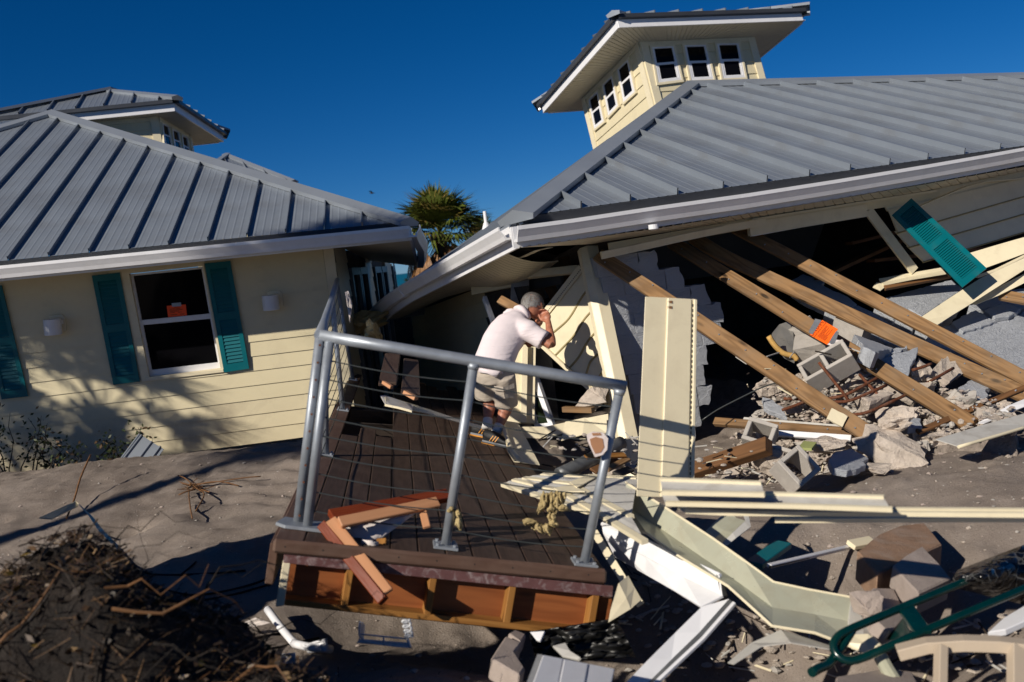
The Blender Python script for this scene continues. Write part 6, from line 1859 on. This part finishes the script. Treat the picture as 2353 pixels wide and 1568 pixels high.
# cargo pocket on the near leg
sheet('pocket', [[J(385, 925, -.16), J(455, 935, -.17), J(545, 905, -.1)], [J(392, 1010, -.14), J(470, 1020, -.15), J(552, 1010, -.08)]], M_short, man, .014)
sheet('pocket_flap', [[J(378, 912, -.17), J(455, 922, -.18), J(548, 890, -.105)], [J(382, 950, -.178), J(458, 960, -.188), J(550, 930, -.112)]], M_short, man, .012)
# --- socks and shoes
for a, k, toe, heel, nm in ((anR, knR, J(505, 1440, -.12), J(305, 1372, -.02), 0), (anL, knL, J(395, 1380, .02), J(235, 1312, .06), 1)):
    d = (k - a).normalized()
    b = MB(); ell_tube(b, [a + d * .05, a + d * .02, a - d * .01, a - d * .04], [(.044, .044), (.044, .046), (.046, .05), (.05, .055)], BKV, 16)
    b.build('sock', M_sock, man, smooth=True)
    # shoe frame: along the deck, heel to toe
    ax = toe - heel; ax = ax - DN * ax.dot(DN); L_ = .3 * KM; ax.normalize()
    base = hit(s5(*((400, 1425) if nm == 0 else (300, 1355))), DPL) + DN * .004
    sd = DN.cross(ax).normalized()
    prof = [(-.15, .028, .085, .5), (-.13, .038, .095, .5), (-.06, .04, .1, .5), (0, .042, .088, .5), (.06, .047, .066, .5), (.11, .045, .055, .5), (.14, .034, .042, .5), (.155, .015, .028, .5)]
    shoe = mk_empty_part('shoe', man, base)
    b = MB()
    ell_tube(b, [base + ax * x * KM + DN * (.016 + hgt * .45) for x, w_, hgt, _ in prof], [(w_, hgt * .55) for x, w_, hgt, _ in prof], DN, 14)
    b.build('upper', M_shoe, shoe, smooth=True)
    b = MB()
    out = [(x * 1.0, w_ + .003) for x, w_, h_, _ in prof]
    pts = [base + ax * x * KM + sd * w_ for x, w_ in out] + [base + ax * x * KM - sd * w_ for x, w_ in reversed(out)]
    b.prism(pts, DN * .024); b.build('sole', M_sole, shoe, bevel=.006)
    b = MB(); pts2 = [base - DN * .0035 + ax * x * 1.01 * KM + sd * (w_ + .002) for x, w_ in out[:4]] + [base - DN * .0035 + ax * x * 1.01 * KM - sd * (w_ + .002) for x, w_ in reversed(out[:4])]
    b.prism(pts2, DN * .012); b.build('outsole', M_yel, shoe)
    b = MB()
    for t_ in (-.06, -.03, 0):
        for sg in (-1, 1): b.box(base + ax * t_ * KM + sd * sg * .044 + DN * .03, base + ax * (t_ + .03) * KM + sd * sg * .036 + DN * .08, .008, .006, sd * sg)
    b.build('stripe', M_yel, shoe)
# --- hair: short grey strands over the skull
b = MB()
rnd = random.Random(12)
for i in range(4200):
    a = math.acos(rnd.uniform(-.45, 1)); ph = rnd.uniform(0, 6.283)
    p = V3((math.sin(a) * math.cos(ph), math.sin(a) * math.sin(ph), math.cos(a)))
    if p.x > .42 and p.z < .62: continue
    if p.x > .0 and p.z < .0: continue
    if p.z < -.3 and p.x > -.4: continue
    n_ = HM @ p
    c = hc + HM @ V3((p.x * .112, p.y * .089, p.z * .116))
    flow = (HM @ V3((-.5, 0, -.6))); flow = (flow - n_ * flow.dot(n_)); flow = flow.normalized() if flow.length > .01 else flow
    s_ = n_.cross(flow).normalized() if flow.length > .01 else CR
    L_ = rnd.uniform(.02, .036)
    t_ = c + n_ * (.008 + rnd.uniform(0, .006)) + flow * L_ + s_ * rnd.uniform(-.008, .008)
    m_ = c + n_ * .012 + flow * L_ * .5
    b.add([c - s_ * .002, c + s_ * .002, m_ + s_ * .0024, m_ - s_ * .0024, t_], [(0, 1, 2, 3), (3, 2, 4)])
b.build('hair', M_hair, man, fix=False)
# ================================================================== vegetation, foreground pile, small litter
def leafmat(name, col, rough=.5, var=.35, trans=.25):
    mt, N, L, B = _nodes(name)
    tc = N.new('ShaderNodeTexCoord')
    n = _noise(N, L, 5, 4, .6, tc.outputs['Object'])
    c = _mix(N, L, tuple(x * (1 - var) for x in col), tuple(x * (1 + var) for x in col), _ramp(N, L, n.outputs[0], .3, .7))
    L.new(c, B.inputs['Base Color'])
    B.inputs['Roughness'].default_value = rough
    B.inputs['Specular IOR Level'].default_value = .3
    B.inputs['Transmission Weight'].default_value = 0
    B.inputs['Subsurface Weight'].default_value = trans
    B.inputs['Subsurface Radius'].default_value = (.05, .06, .01)
    return mt
M_frond = leafmat('green_frond', (.085, .105, .018))
M_frondy = leafmat('yellowing_frond', (.19, .14, .035))
M_frondb = leafmat('dead_brown_frond', (.21, .105, .042))
M_trunk = mat('palm_trunk', (.13, .1, .075), .95, 0, .3, 6, .9, 14, bdist=.05)
def fan(mb, base, d, up, L_, mi, rnd, blades=18, spread=1.25, droop=.25):
    d = d.normalized(); s_ = d.cross(up)
    s_ = s_.normalized() if s_.length > .01 else V3((1, 0, 0))
    n_ = s_.cross(d).normalized()
    for i in range(blades):
        a = (i / (blades - 1) - .5) * 2 * spread + rnd.uniform(-.05, .05)
        q = (d * math.cos(a) + s_ * math.sin(a)).normalized()
        l = L_ * (1 - .25 * abs(a) / spread) * rnd.uniform(.85, 1.1)
        w_ = q.cross(n_).normalized() * L_ * .032
        p1 = base + q * l * .5 + n_ * .03 * L_
        p2 = base + q * l - UP * l * droop * rnd.uniform(.6, 1.6)
        mb.add([base, p1 - w_, p1 + w_, p2], [(0, 1, 2), (1, 3, 2)], mi)
def palm(name, base, top, R, label, n=46, dead=.35, seed=1, group=None, r0=.17):
    rnd = random.Random(seed)
    o = thing(name, label, 'palm tree', base, group)
    pts = [lerp(base, top, k / 9) + V3((noise.noise(V3((k, seed, 0))) * .06, noise.noise(V3((k, seed, 5))) * .06, 0)) for k in range(10)]
    mb = MB(); mb.tube(pts, [r0 * (1.15 - .25 * k / 9) for k in range(10)], 12)
    for k in range(60 if r0 > .13 else 0):    # old leaf boots
        t = rnd.uniform(.55, .99); a = rnd.uniform(0, 6.28)
        c = lerp(base, top, t); dr = V3((math.cos(a), math.sin(a), 0))
        mb.box(c + dr * r0 * .8, c + dr * (r0 * 1.7) + UP * .16, .06, .03, UP)
    mb.build('trunk', M_trunk, o, fix=False)
    mb = MB()
    for i in range(n):
        k = i / n
        el = math.radians(lerp(88, -75, k ** .85)) + rnd.uniform(-.15, .15)
        az = i * 2.399 + rnd.uniform(-.3, .3)
        d = V3((math.cos(az) * math.cos(el), math.sin(az) * math.cos(el), math.sin(el)))
        isdead = k > 1 - dead
        mi = 2 if isdead else (1 if rnd.random() < .18 + .3 * max(0, k - .4) else 0)
        b0 = top + d * R * rnd.uniform(.3, .48) - UP * R * (.12 if isdead else 0)
        w_ = d.cross(UP); w_ = w_.normalized() * .018 if w_.length > .01 else V3((.018, 0, 0))
        mb.add([top - w_, top + w_, b0 + w_, b0 - w_], [(0, 1, 2, 3)], mi)
        dd_ = d if not isdead else (d * .5 - UP * .8)
        fan(mb, b0, dd_, UP if abs(el) < 1.3 else V3((math.cos(az), math.sin(az), .1)), R * rnd.uniform(.5, .68), mi, rnd, 20, 1.35 if not isdead else .6, .18 if not isdead else .35)
    mb.build('crown', [M_frond, M_frondy, M_frondb], o, fix=False)
    return o
pt_ = P((1010, 540), 31)
palm('palm_tree', V3((pt_.x + .25, pt_.y, -1.2)), pt_, 1.9, 'shaggy green and brown palm standing between the two houses', 130, .45, 4, 'palms behind the houses', .2)
pt_ = P((1112, 560), 38)
palm('palm_tree', V3((pt_.x, pt_.y, -1.3)), pt_, 1.25, 'smaller palm half hidden behind the right roof\'s vent pipe', 40, .3, 9, 'palms behind the houses', .16)
pt_ = P((938, 656), 30)
palm('palm_tree', V3((pt_.x, pt_.y, -1.3)), pt_, .32, 'dry straw coloured palm tuft seen against the sea', 26, .95, 13, 'palms behind the houses', .07)
# palm out of frame on the left: its fronds shade the cream wall
wpt = P((330, 985), 12.35)
ct_ = wpt - SUND * 8.6
palm('palm_tree', V3((ct_.x - .2, ct_.y - .1, 0)), ct_, 1.35, 'palm left of the frame whose fronds shade the cream wall', 26, .3, 17, None, .16)
wpt = P((30, 960), 12.35)
ct_ = wpt - SUND * 9.5
palm('palm_tree', V3((ct_.x, ct_.y, 0)), ct_, 1.2, 'second palm left of the frame, behind the first', 24, .3, 19, None, .16)
ct_ = V3((-.75, 11.6, .8)) - SUND * 16  # unseen crown added on the sun's path to darken the alley
palm('palm_tree', V3((ct_.x, ct_.y, 0)), ct_, 1.65, 'dense palm left of the frame that keeps the alley in shade', 150, .3, 23, None, .1)  # added unseen palm, there only to darken the alley
# ------------------------------------------------------------------ uprooted pile in the left foreground
def pile_h(x, y):
    a = 2.7 * math.exp(-((x + 4.2) / 1.15) ** 2 - ((y - 4.3) / 1.0) ** 2)  # unseen peak added out of view to throw shade on the sand
    b_ = .9 * math.exp(-(abs(x + 1.8) / .68) ** 3 - (abs(y - 3.75) / .62) ** 3)
    c = .5 * math.exp(-((x + 1.05) / .5) ** 2 - ((y - 3.35) / .5) ** 2)
    h = max(a, b_ * 1.05, c) * .75 + (a + b_ + c) * .22
    return h + (noise.noise(V3((x * 3, y * 3, 2))) * .24 + noise.noise(V3((x * 8, y * 8, 4))) * .06 + noise.noise(V3((x * 20, y * 20, 6))) * .025) * min(1, h * 3)
gx, gy_ = 150, 100
vv = []
for j in range(gy_):
    for i in range(gx):
        x, y = lerp(-7.5, -.2, i / (gx - 1)), lerp(1.6, 7.2, j / (gy_ - 1))
        vv.append(V3((x, y, ground(x, y) - .06 + pile_h(x, y))))
M_soil = mat('dark_root_soil', (.015, .0105, .008), .95, 0, .5, 9, .9, 40, dirt=(.06, .04, .025), damt=.6, dscale=7, bdist=.03)
pile = mk('root_pile', vv, [(j * gx + i, j * gx + i + 1, (j + 1) * gx + i + 1, (j + 1) * gx + i) for j in range(gy_ - 1) for i in range(gx - 1)], M_soil, smooth=True,
          label='dark heap of uprooted soil and roots in the lower left foreground', cat='root heap', M=Matrix())
mb = MB()
rnd = random.Random(8)
LM = [leafmat('dry_leaf_%d' % i, c) for i, c in enumerate(((.12, .07, .035), (.06, .035, .02), (.2, .13, .065), (.03, .02, .013), (.3, .24, .18), (.17, .11, .015)))]
for i in range(15000):
    x, y = rnd.uniform(-2.9, -.4), rnd.uniform(2.6, 4.9)
    if pile_h(x, y) < .12 and rnd.random() < .9: continue
    z = ground(x, y) - .06 + pile_h(x, y) + rnd.uniform(0, .05)
    a, e_ = rnd.uniform(0, 6.28), rnd.uniform(-.6, .9)
    d = V3((math.cos(a) * math.cos(e_), math.sin(a) * math.cos(e_), math.sin(e_)))
    s_ = d.cross(V3((rnd.uniform(-1, 1), rnd.uniform(-1, 1), rnd.uniform(.2, 1)))).normalized()
    c = V3((x, y, z))
    if rnd.random() < .7:
        l, w_ = rnd.uniform(.05, .16), rnd.uniform(.0015, .004)
        mb.add([c - d * l / 2 - s_ * w_, c - d * l / 2 + s_ * w_, c + d * l / 2 + s_ * w_ * .4, c + d * l / 2 - s_ * w_ * .4], [(0, 1, 2, 3)], rnd.choice((1, 3, 3, 3, 3, 0)))
    else:
        l, w_ = rnd.uniform(.02, .055), rnd.uniform(.008, .018)
        mb.add([c - d * l / 2, c + s_ * w_, c + d * l / 2, c - s_ * w_], [(0, 1, 2, 3)], rnd.choice((0, 1, 1, 3, 3, 3, 2, 4, 5)) if rnd.random() < .35 else rnd.choice((1, 3, 3)))
mb.build('leaf_litter', LM, pile, fix=False, kind='stuff')
for i in range(24):
    x, y = rnd.uniform(-2.3, -1.2), rnd.uniform(3.2, 4.2)
    p = V3((x, y, ground(x, y) + pile_h(x, y)))
    a = rnd.uniform(-.6, 1.6)
    pts = [p]
    for k in range(6):
        a += rnd.uniform(-.5, .5)
        st = rnd.uniform(.04, .1)
        q = pts[-1] + V3((math.cos(a) * st, math.sin(a) * st, rnd.uniform(-.07, .07)))
        q.z = max(q.z, ground(q.x, q.y) + pile_h(q.x, q.y) * .96)
        pts.append(q)
    r = rnd.uniform(.002, .007)
    mb = MB(); mb.tube(pts, [r * (1 - k / 8) for k in range(7)], 5); mb.build('root', M_soil if i % 3 else M_pined, pile, fix=False)
# roots and twigs lying over the shaded sand in front of the deck
def gp(q, h=.0):
    """point where the sight line meets the sand"""
    lo, hi = 2.5, 16
    for _ in range(40):
        m_ = (lo + hi) / 2
        p = P(q, m_)
        if p.z > ground(p.x, p.y): lo = m_
        else: hi = m_
    p = P(q, lo); p.z += h
    return p
def twig(name, zf, pts, r, label, mt=None, h=.01, cat='root'):
    p = [gp(zf(x, y), h + (d if d else 0)) for x, y, d in pts]
    return tubes(name, p, r, mt or M_soil, None, 6, **one(label, cat))
rt = thing('uprooted_plant', 'reddish uprooted plant with thin roots on the sand left of the deck', 'roots', gp(s1(1215, 365)))
rnd = random.Random(31)
for pts in ([(1120, 290), (1170, 310), (1215, 365)], [(1215, 365), (1300, 345), (1420, 325), (1540, 310), (1640, 318)], [(1215, 365), (1290, 355), (1400, 345), (1500, 360)], [(1215, 365), (1250, 395), (1290, 410), (1280, 470), (1230, 520)], [(1190, 380), (1190, 440), (1200, 520), (1210, 570)], [(1140, 345), (1215, 365), (1180, 400)], [(1215, 362), (1260, 385), (1320, 412)], [(1125, 430), (1180, 415), (1230, 405)]):
    p = [gp(s1(*q), .03 + rnd.uniform(0, .04)) for q in pts]
    tubes('root', p, .006, M_pined, rt, 5)
for i in range(30):
    p = gp(s1(1215 + rnd.uniform(-40, 40), 362 + rnd.uniform(-20, 20)), .02)
    mb = MB(); mb.tube([p, p + V3((rnd.uniform(-.12, .12), rnd.uniform(-.12, .12), rnd.uniform(.0, .05)))], .003, 4); mb.build('root', M_pined, rt, fix=False)
for i, pts in enumerate(([(640, 650, 0), (740, 720, 0), (800, 830, 0), (900, 900, 0), (1100, 905, 0), (1400, 890, 0), (1540, 875, 0)], [(880, 960, 0), (1000, 985, 0), (1200, 1040, 0), (1400, 1010, 0), (1600, 960, 0), (1740, 900, 0)],
                         [(900, 1000, 0), (1100, 1080, 0), (1300, 1060, 0), (1500, 1020, 0), (1700, 960, 0)], [(1130, 905, 0), (1200, 850, 0), (1230, 820, 0)], [(1420, 1490, 0), (1560, 1390, 0), (1750, 1360, 0), (2000, 1300, 0)], [(1500, 1330, 0), (1600, 1300, 0), (1760, 1270, 0)])):
    twig('root', s1, pts, .007, ('long black root winding from the heap along the shaded sand', 'second long root below it running under the deck\'s corner', 'lowest long root in the dark left of the deck', 'short upright root stub in the shaded sand', 'root curving under the white pipe scraps', 'reddish twig left of the white pipe scraps')[i])
twig('stick', s1, [(420, 560, .02), (480, 480, .08), (520, 440, .2), (600, 350, .3)], .008, 'thin stick standing up beside the bent cream strip', M_pined, cat='stick')
# bent cream strip on the sand crest side
ls = thing('bent_strip', 'bent cream siding strip on the sand above the root heap', 'siding', gp(t2(1020, 1040)))
a_, b_ = P(t2(1010, 1020), 6.6), P(t2(520, 1245), 5.9)
sheet('flat_leg', [[a_, b_], [P(t2(1040, 1090), 6.5), P(t2(700, 1260), 5.9)]], M_alu, ls, .006)
sheet('upright_leg', [[a_, P(t2(1190, 1220), 6.2), P(t2(1320, 1420), 5.9)], [P(t2(1060, 1060), 6.5), P(t2(1240, 1230), 6.15), P(t2(1365, 1390), 5.88)]], M_vinyl, ls, .008)
sheet('buried_end', [[P(t2(1320, 1420), 5.9), P(s1(740, 740), 5.4)], [P(t2(1365, 1390), 5.88), P(s1(770, 740), 5.38)]], M_vinyl, ls, .008)
# grey corrugated roofing scrap by the wall
cs = thing('roofing_scrap', 'grey ribbed metal roofing scrap stuck in the sand by the cream wall', 'sheet metal', P(t2(1900, 560), 10.6))
CSP = plane3(P(t2(1890, 140), 10.9), P(t2(2185, 325), 10.75), P(t2(1600, 600), 10.5))
plate('sheet', CSP, [t2(1890, 140), t2(2035, 232), t2(2185, 325), t2(2112, 425), t2(2146, 465), t2(2060, 620), t2(1440, 720), t2(1640, 480)], .006, M_cap, cs)
for x0, y0, x1, y1 in ((1890, 140, 1520, 620), (2025, 225, 1730, 620), (2140, 290, 1900, 620), (1860, 130, 1480, 640)):
    mb = MB(); mb.tube([hit(t2(x0, y0), off(CSP, .006)), hit(t2(x1, y1), off(CSP, .006))], .014, 8); mb.build('rib', M_cap, cs)
# white card on the heap
cp = P(s1(640, 850), 4.15)
plate('white_card', plane(cp, (-.1, -.45, .88)), [s1(555, 815), s1(630, 797), s1(718, 862), s1(642, 902)], .004, M_plast, None, **one('small white card lying on the root heap\'s right flank', 'card'))
# white pipe with torn plastic under the deck's left end
pw = thing('white_pipe', 'broken white plastic pipe with torn white wrapping on the sand under the deck', 'pipe', gp(s1(1850, 1350)))
tubes('pipe', [gp(s1(1690, 1205), .09), gp(s1(1770, 1290), .06), gp(s1(1850, 1365), .04)], .022, M_plast, pw)
tubes('pipe', [gp(s1(1850, 1370), .04), gp(s1(1950, 1395), .04), gp(s1(2080, 1405), .04)], .022, M_plast, pw)
def rag(q4, d, n_, mt, parent, amp=.03, name='torn_plastic', **kw):
    rows = []
    for j in range(n_):
        rows.append([P(lq(lq(q4[0], q4[1], i / (n_ - 1)), lq(q4[3], q4[2], i / (n_ - 1)), j / (n_ - 1)), d + amp * noise.noise(V3((i * .9, j * .9, d * 7 + q4[0][0] * .1)))) for i in range(n_)])
    return sheet(name, rows, mt, parent, .003, smooth=True, **kw)
dq = (gp(s1(1700, 1260)) - EYE).dot(FWD) - .1
rag([s1(1480, 1215), s1(1600, 1162), s1(1700, 1195), s1(1500, 1240)], dq, 7, M_cloth, pw)
rag([s1(1760, 1390), s1(1850, 1380), s1(1850, 1475), s1(1770, 1460)], dq - .3, 7, M_plast, pw)
rag([s1(1900, 1330), s1(2050, 1290), s1(2060, 1370), s1(1930, 1385)], dq - .2, 7, M_plast, pw)
# wire shelf hanging under the deck
wr = thing('wire_shelf', 'white wire shelf with curled end standing in the sand below the deck', 'wire shelf', gp(s2(840, 1080)))
q4 = [(690, 915), (955, 905), (1010, 1085), (670, 1050)]
dS = 4.62
def w3(x, y): return P(s2(x, y), dS)
for i in range(15):
    k = i / 14
    a = lq((690, 1035), (1000, 1060), k)
    mb = MB(); mb.tube([w3(672 + (k * 16), 1052 - k * 20), w3(1010 - k * 14, 1084 - k * 28)], .0022, 5); mb.build('wire', M_rack, wr, fix=False)
for pts in ([(690, 918), (672, 1052), (1012, 1084)], [(694, 1000), (990, 1030)], [(838, 1020), (842, 1072)], [(688, 925), (712, 932)]):
    tubes('wire', [w3(*q) for q in pts], .004, M_rack, wr, 6)
for i in range(12): tubes('wire', [w3(690 - i * .8, 940 + i * 9), w3(722 - i * .8, 944 + i * 9)], .0025, M_rack, wr, 5)
ring = []
for i in range(64):
    a = i / 64 * math.pi * 2 * 4
    ring.append(w3(978 + 24 * math.cos(a) + i * .35, 905 + i * 1.9 + 14 * math.sin(a)))
tubes('coil', ring, .0065, M_rack, wr, 6)
tubes('wire', [w3(975, 985), w3(990, 1040), w3(1008, 1085)], .007, M_rack, wr, 6)
# black sheeting crumpled in the hollow below the deck's right end
rag([s2(1750, 985), s2(2300, 900), s2(2420, 1140), s2(1800, 1190)], 4.95, 16, M_black, None, .14, 'black_sheeting', **one('crumpled black plastic sheeting in the hollow under the deck\'s right end', 'plastic sheet'))
sheet('white_channel', [[P(s2(1760, 990), 4.75), P(s2(1800, 1042), 4.7)], [P(s2(1850, 985), 4.72), P(s2(1822, 1048), 4.68)]], M_plast, None, .01, **one('white channel end beside the concrete block under the deck', 'channel'))
sheet('white_channel', [[P(s2(1900, 1080), 4.5), P(s2(1960, 1140), 4.4), P(s2(2060, 1165), 4.3)], [P(s2(1980, 1060), 4.5), P(s2(2010, 1110), 4.4), P(s2(2075, 1150), 4.3)]], M_vback, None, .01, **one('grey splintered channel behind the bright white panel', 'channel'))
# shrub at the foot of the left wall
sb_ = thing('shrub', 'sparse dark shrub at the foot of the cream wall, left edge', 'shrub', gp((60, 1088)))
rnd = random.Random(77)
M_sleaf = leafmat('shrub_leaf', (.035, .05, .015))
for i in range(26):
    q0 = (rnd.uniform(-40, 330), 0)
    p0 = P((q0[0], 1092 - q0[0] * .09), 11.3 + rnd.uniform(-.3, .3)); p0.z = min(p0.z, ground(p0.x, p0.y) + .05)
    hgt = rnd.uniform(.25, .9) * (1.15 if q0[0] < 90 else .55)
    pts = [p0]
    for k in range(5): pts.append(pts[-1] + V3((rnd.uniform(-.1, .1), rnd.uniform(-.08, .08), hgt / 5)))
    mb = MB(); mb.tube(pts, [.008, .007, .006, .005, .004, .002], 5)
    for k in range(26):
        c = lerp(pts[1 + k % 4], pts[2 + k % 4], rnd.random()) + V3((rnd.uniform(-.14, .14), rnd.uniform(-.12, .12), rnd.uniform(-.1, .12)))
        d = V3((rnd.uniform(-1, 1), rnd.uniform(-1, 1), rnd.uniform(-.8, .8))).normalized(); s_ = d.cross(V3((rnd.uniform(-1, 1), 1, rnd.uniform(-1, 1)))).normalized()
        mb.add([c - d * .03, c + s_ * .014, c + d * .03, c - s_ * .014], [(0, 1, 2, 3)], 1 if rnd.random() < .8 else 2)
    mb.build('branch', [M_soil, M_sleaf, LM[2]], sb_, fix=False, kind='stuff')
# white cloth behind the left railing, insulation in the dark alley
rag([z3(1075, 1050), z3(1105, 1040), z3(1140, 1160), z3(1120, 1330)], 8.9, 8, M_cloth, None, .03, 'hanging_cloth', **one('white cloth hanging behind the left railing posts', 'cloth'))
for i, (q, d, sz, lb_) in enumerate((((500, 170), 13.2, (.5, .3, .2), 'larger yellow insulation heap in the dark alley'), ((690, 290), 10.6, (.2, .15, .1), 'small insulation clump in the dark alley'), ((420, 250), 13.4, (.3, .3, .2), 'brown insulation heap low in the dark alley'))):
    chunk('insulation_heap', P(t4(*q), d), sz, 500 + i, M_wool, rough=.35, **one(lb_, 'insulation'))
# gull far off over the sea
bd = P((854.5, 444), 70)
mb = MB()
mb.tube([bd - CR * .16, bd, bd + CR * .18], [.02, .06, .01], 6)
for sg in (-1, 1): mb.add([bd - CR * .05, bd + CR * .07, bd + FWD * sg * .3 + UP * .1 + CR * .03, bd + FWD * sg * .55 + UP * .06 + CR * .2 * sg], [(0, 1, 2), (1, 3, 2)])
mb.build('bird', M_joist, None, fix=False, **one('tiny dark bird flying in the blue sky left of the palm', 'bird'))
# litter of splinters, shards and scraps filling the wreckage, one mass
mb = MB()
rnd = random.Random(90)
zones = [([(1240, 1000), (1460, 1000), (1465, 1090), (1260, 1085)], 7.9, .35, 60), ([(1600, 1000), (1900, 1080), (1880, 1140), (1610, 1110)], 7.6, .3, 90), ([(1700, 820), (2000, 800), (2320, 960), (2100, 1060), (1760, 1060)], 8.4, .3, 120), ([(1400, 1240), (1560, 1320), (1900, 1500), (2340, 1430), (2340, 1560), (1400, 1560)], None, 0, 260)]
for poly_, d, sp__, cnt in zones:
    k = 0
    xs_, ys_ = [q[0] for q in poly_], [q[1] for q in poly_]
    while k < cnt:
        q = (rnd.uniform(min(xs_), max(xs_)), rnd.uniform(min(ys_), max(ys_)))
        if not inside(q, poly_): continue
        k += 1
        c = P(q, d + rnd.uniform(-sp__, sp__)) if d else gp(q, rnd.uniform(.01, .06))
        a, e_ = rnd.uniform(0, 3.14), rnd.uniform(-.5, .5)
        dr = V3((math.cos(a) * math.cos(e_), math.sin(a) * math.cos(e_), math.sin(e_)))
        mi = rnd.choice((0, 2, 2, 2, 3, 3, 4, 5))
        if mi in (2, 3):
            crumb(mb, c, rnd.uniform(.01, .03), mi, rnd); continue
        l, w_, t_ = rnd.uniform(.05, .2), rnd.uniform(.004, .014), rnd.uniform(.003, .009)
        mb.box(c - dr * l / 2, c + dr * l / 2, w_, t_, V3((rnd.uniform(-.5, .5), rnd.uniform(-.8, .1), 1)), mi)
mb.build('splinter_litter', [M_joist, M_pine, M_rub, M_block, M_vback, M_vinyl], None, fix=False, label='splinters, shards and scraps strewn through the wreckage', cat='litter', kind='stuff')
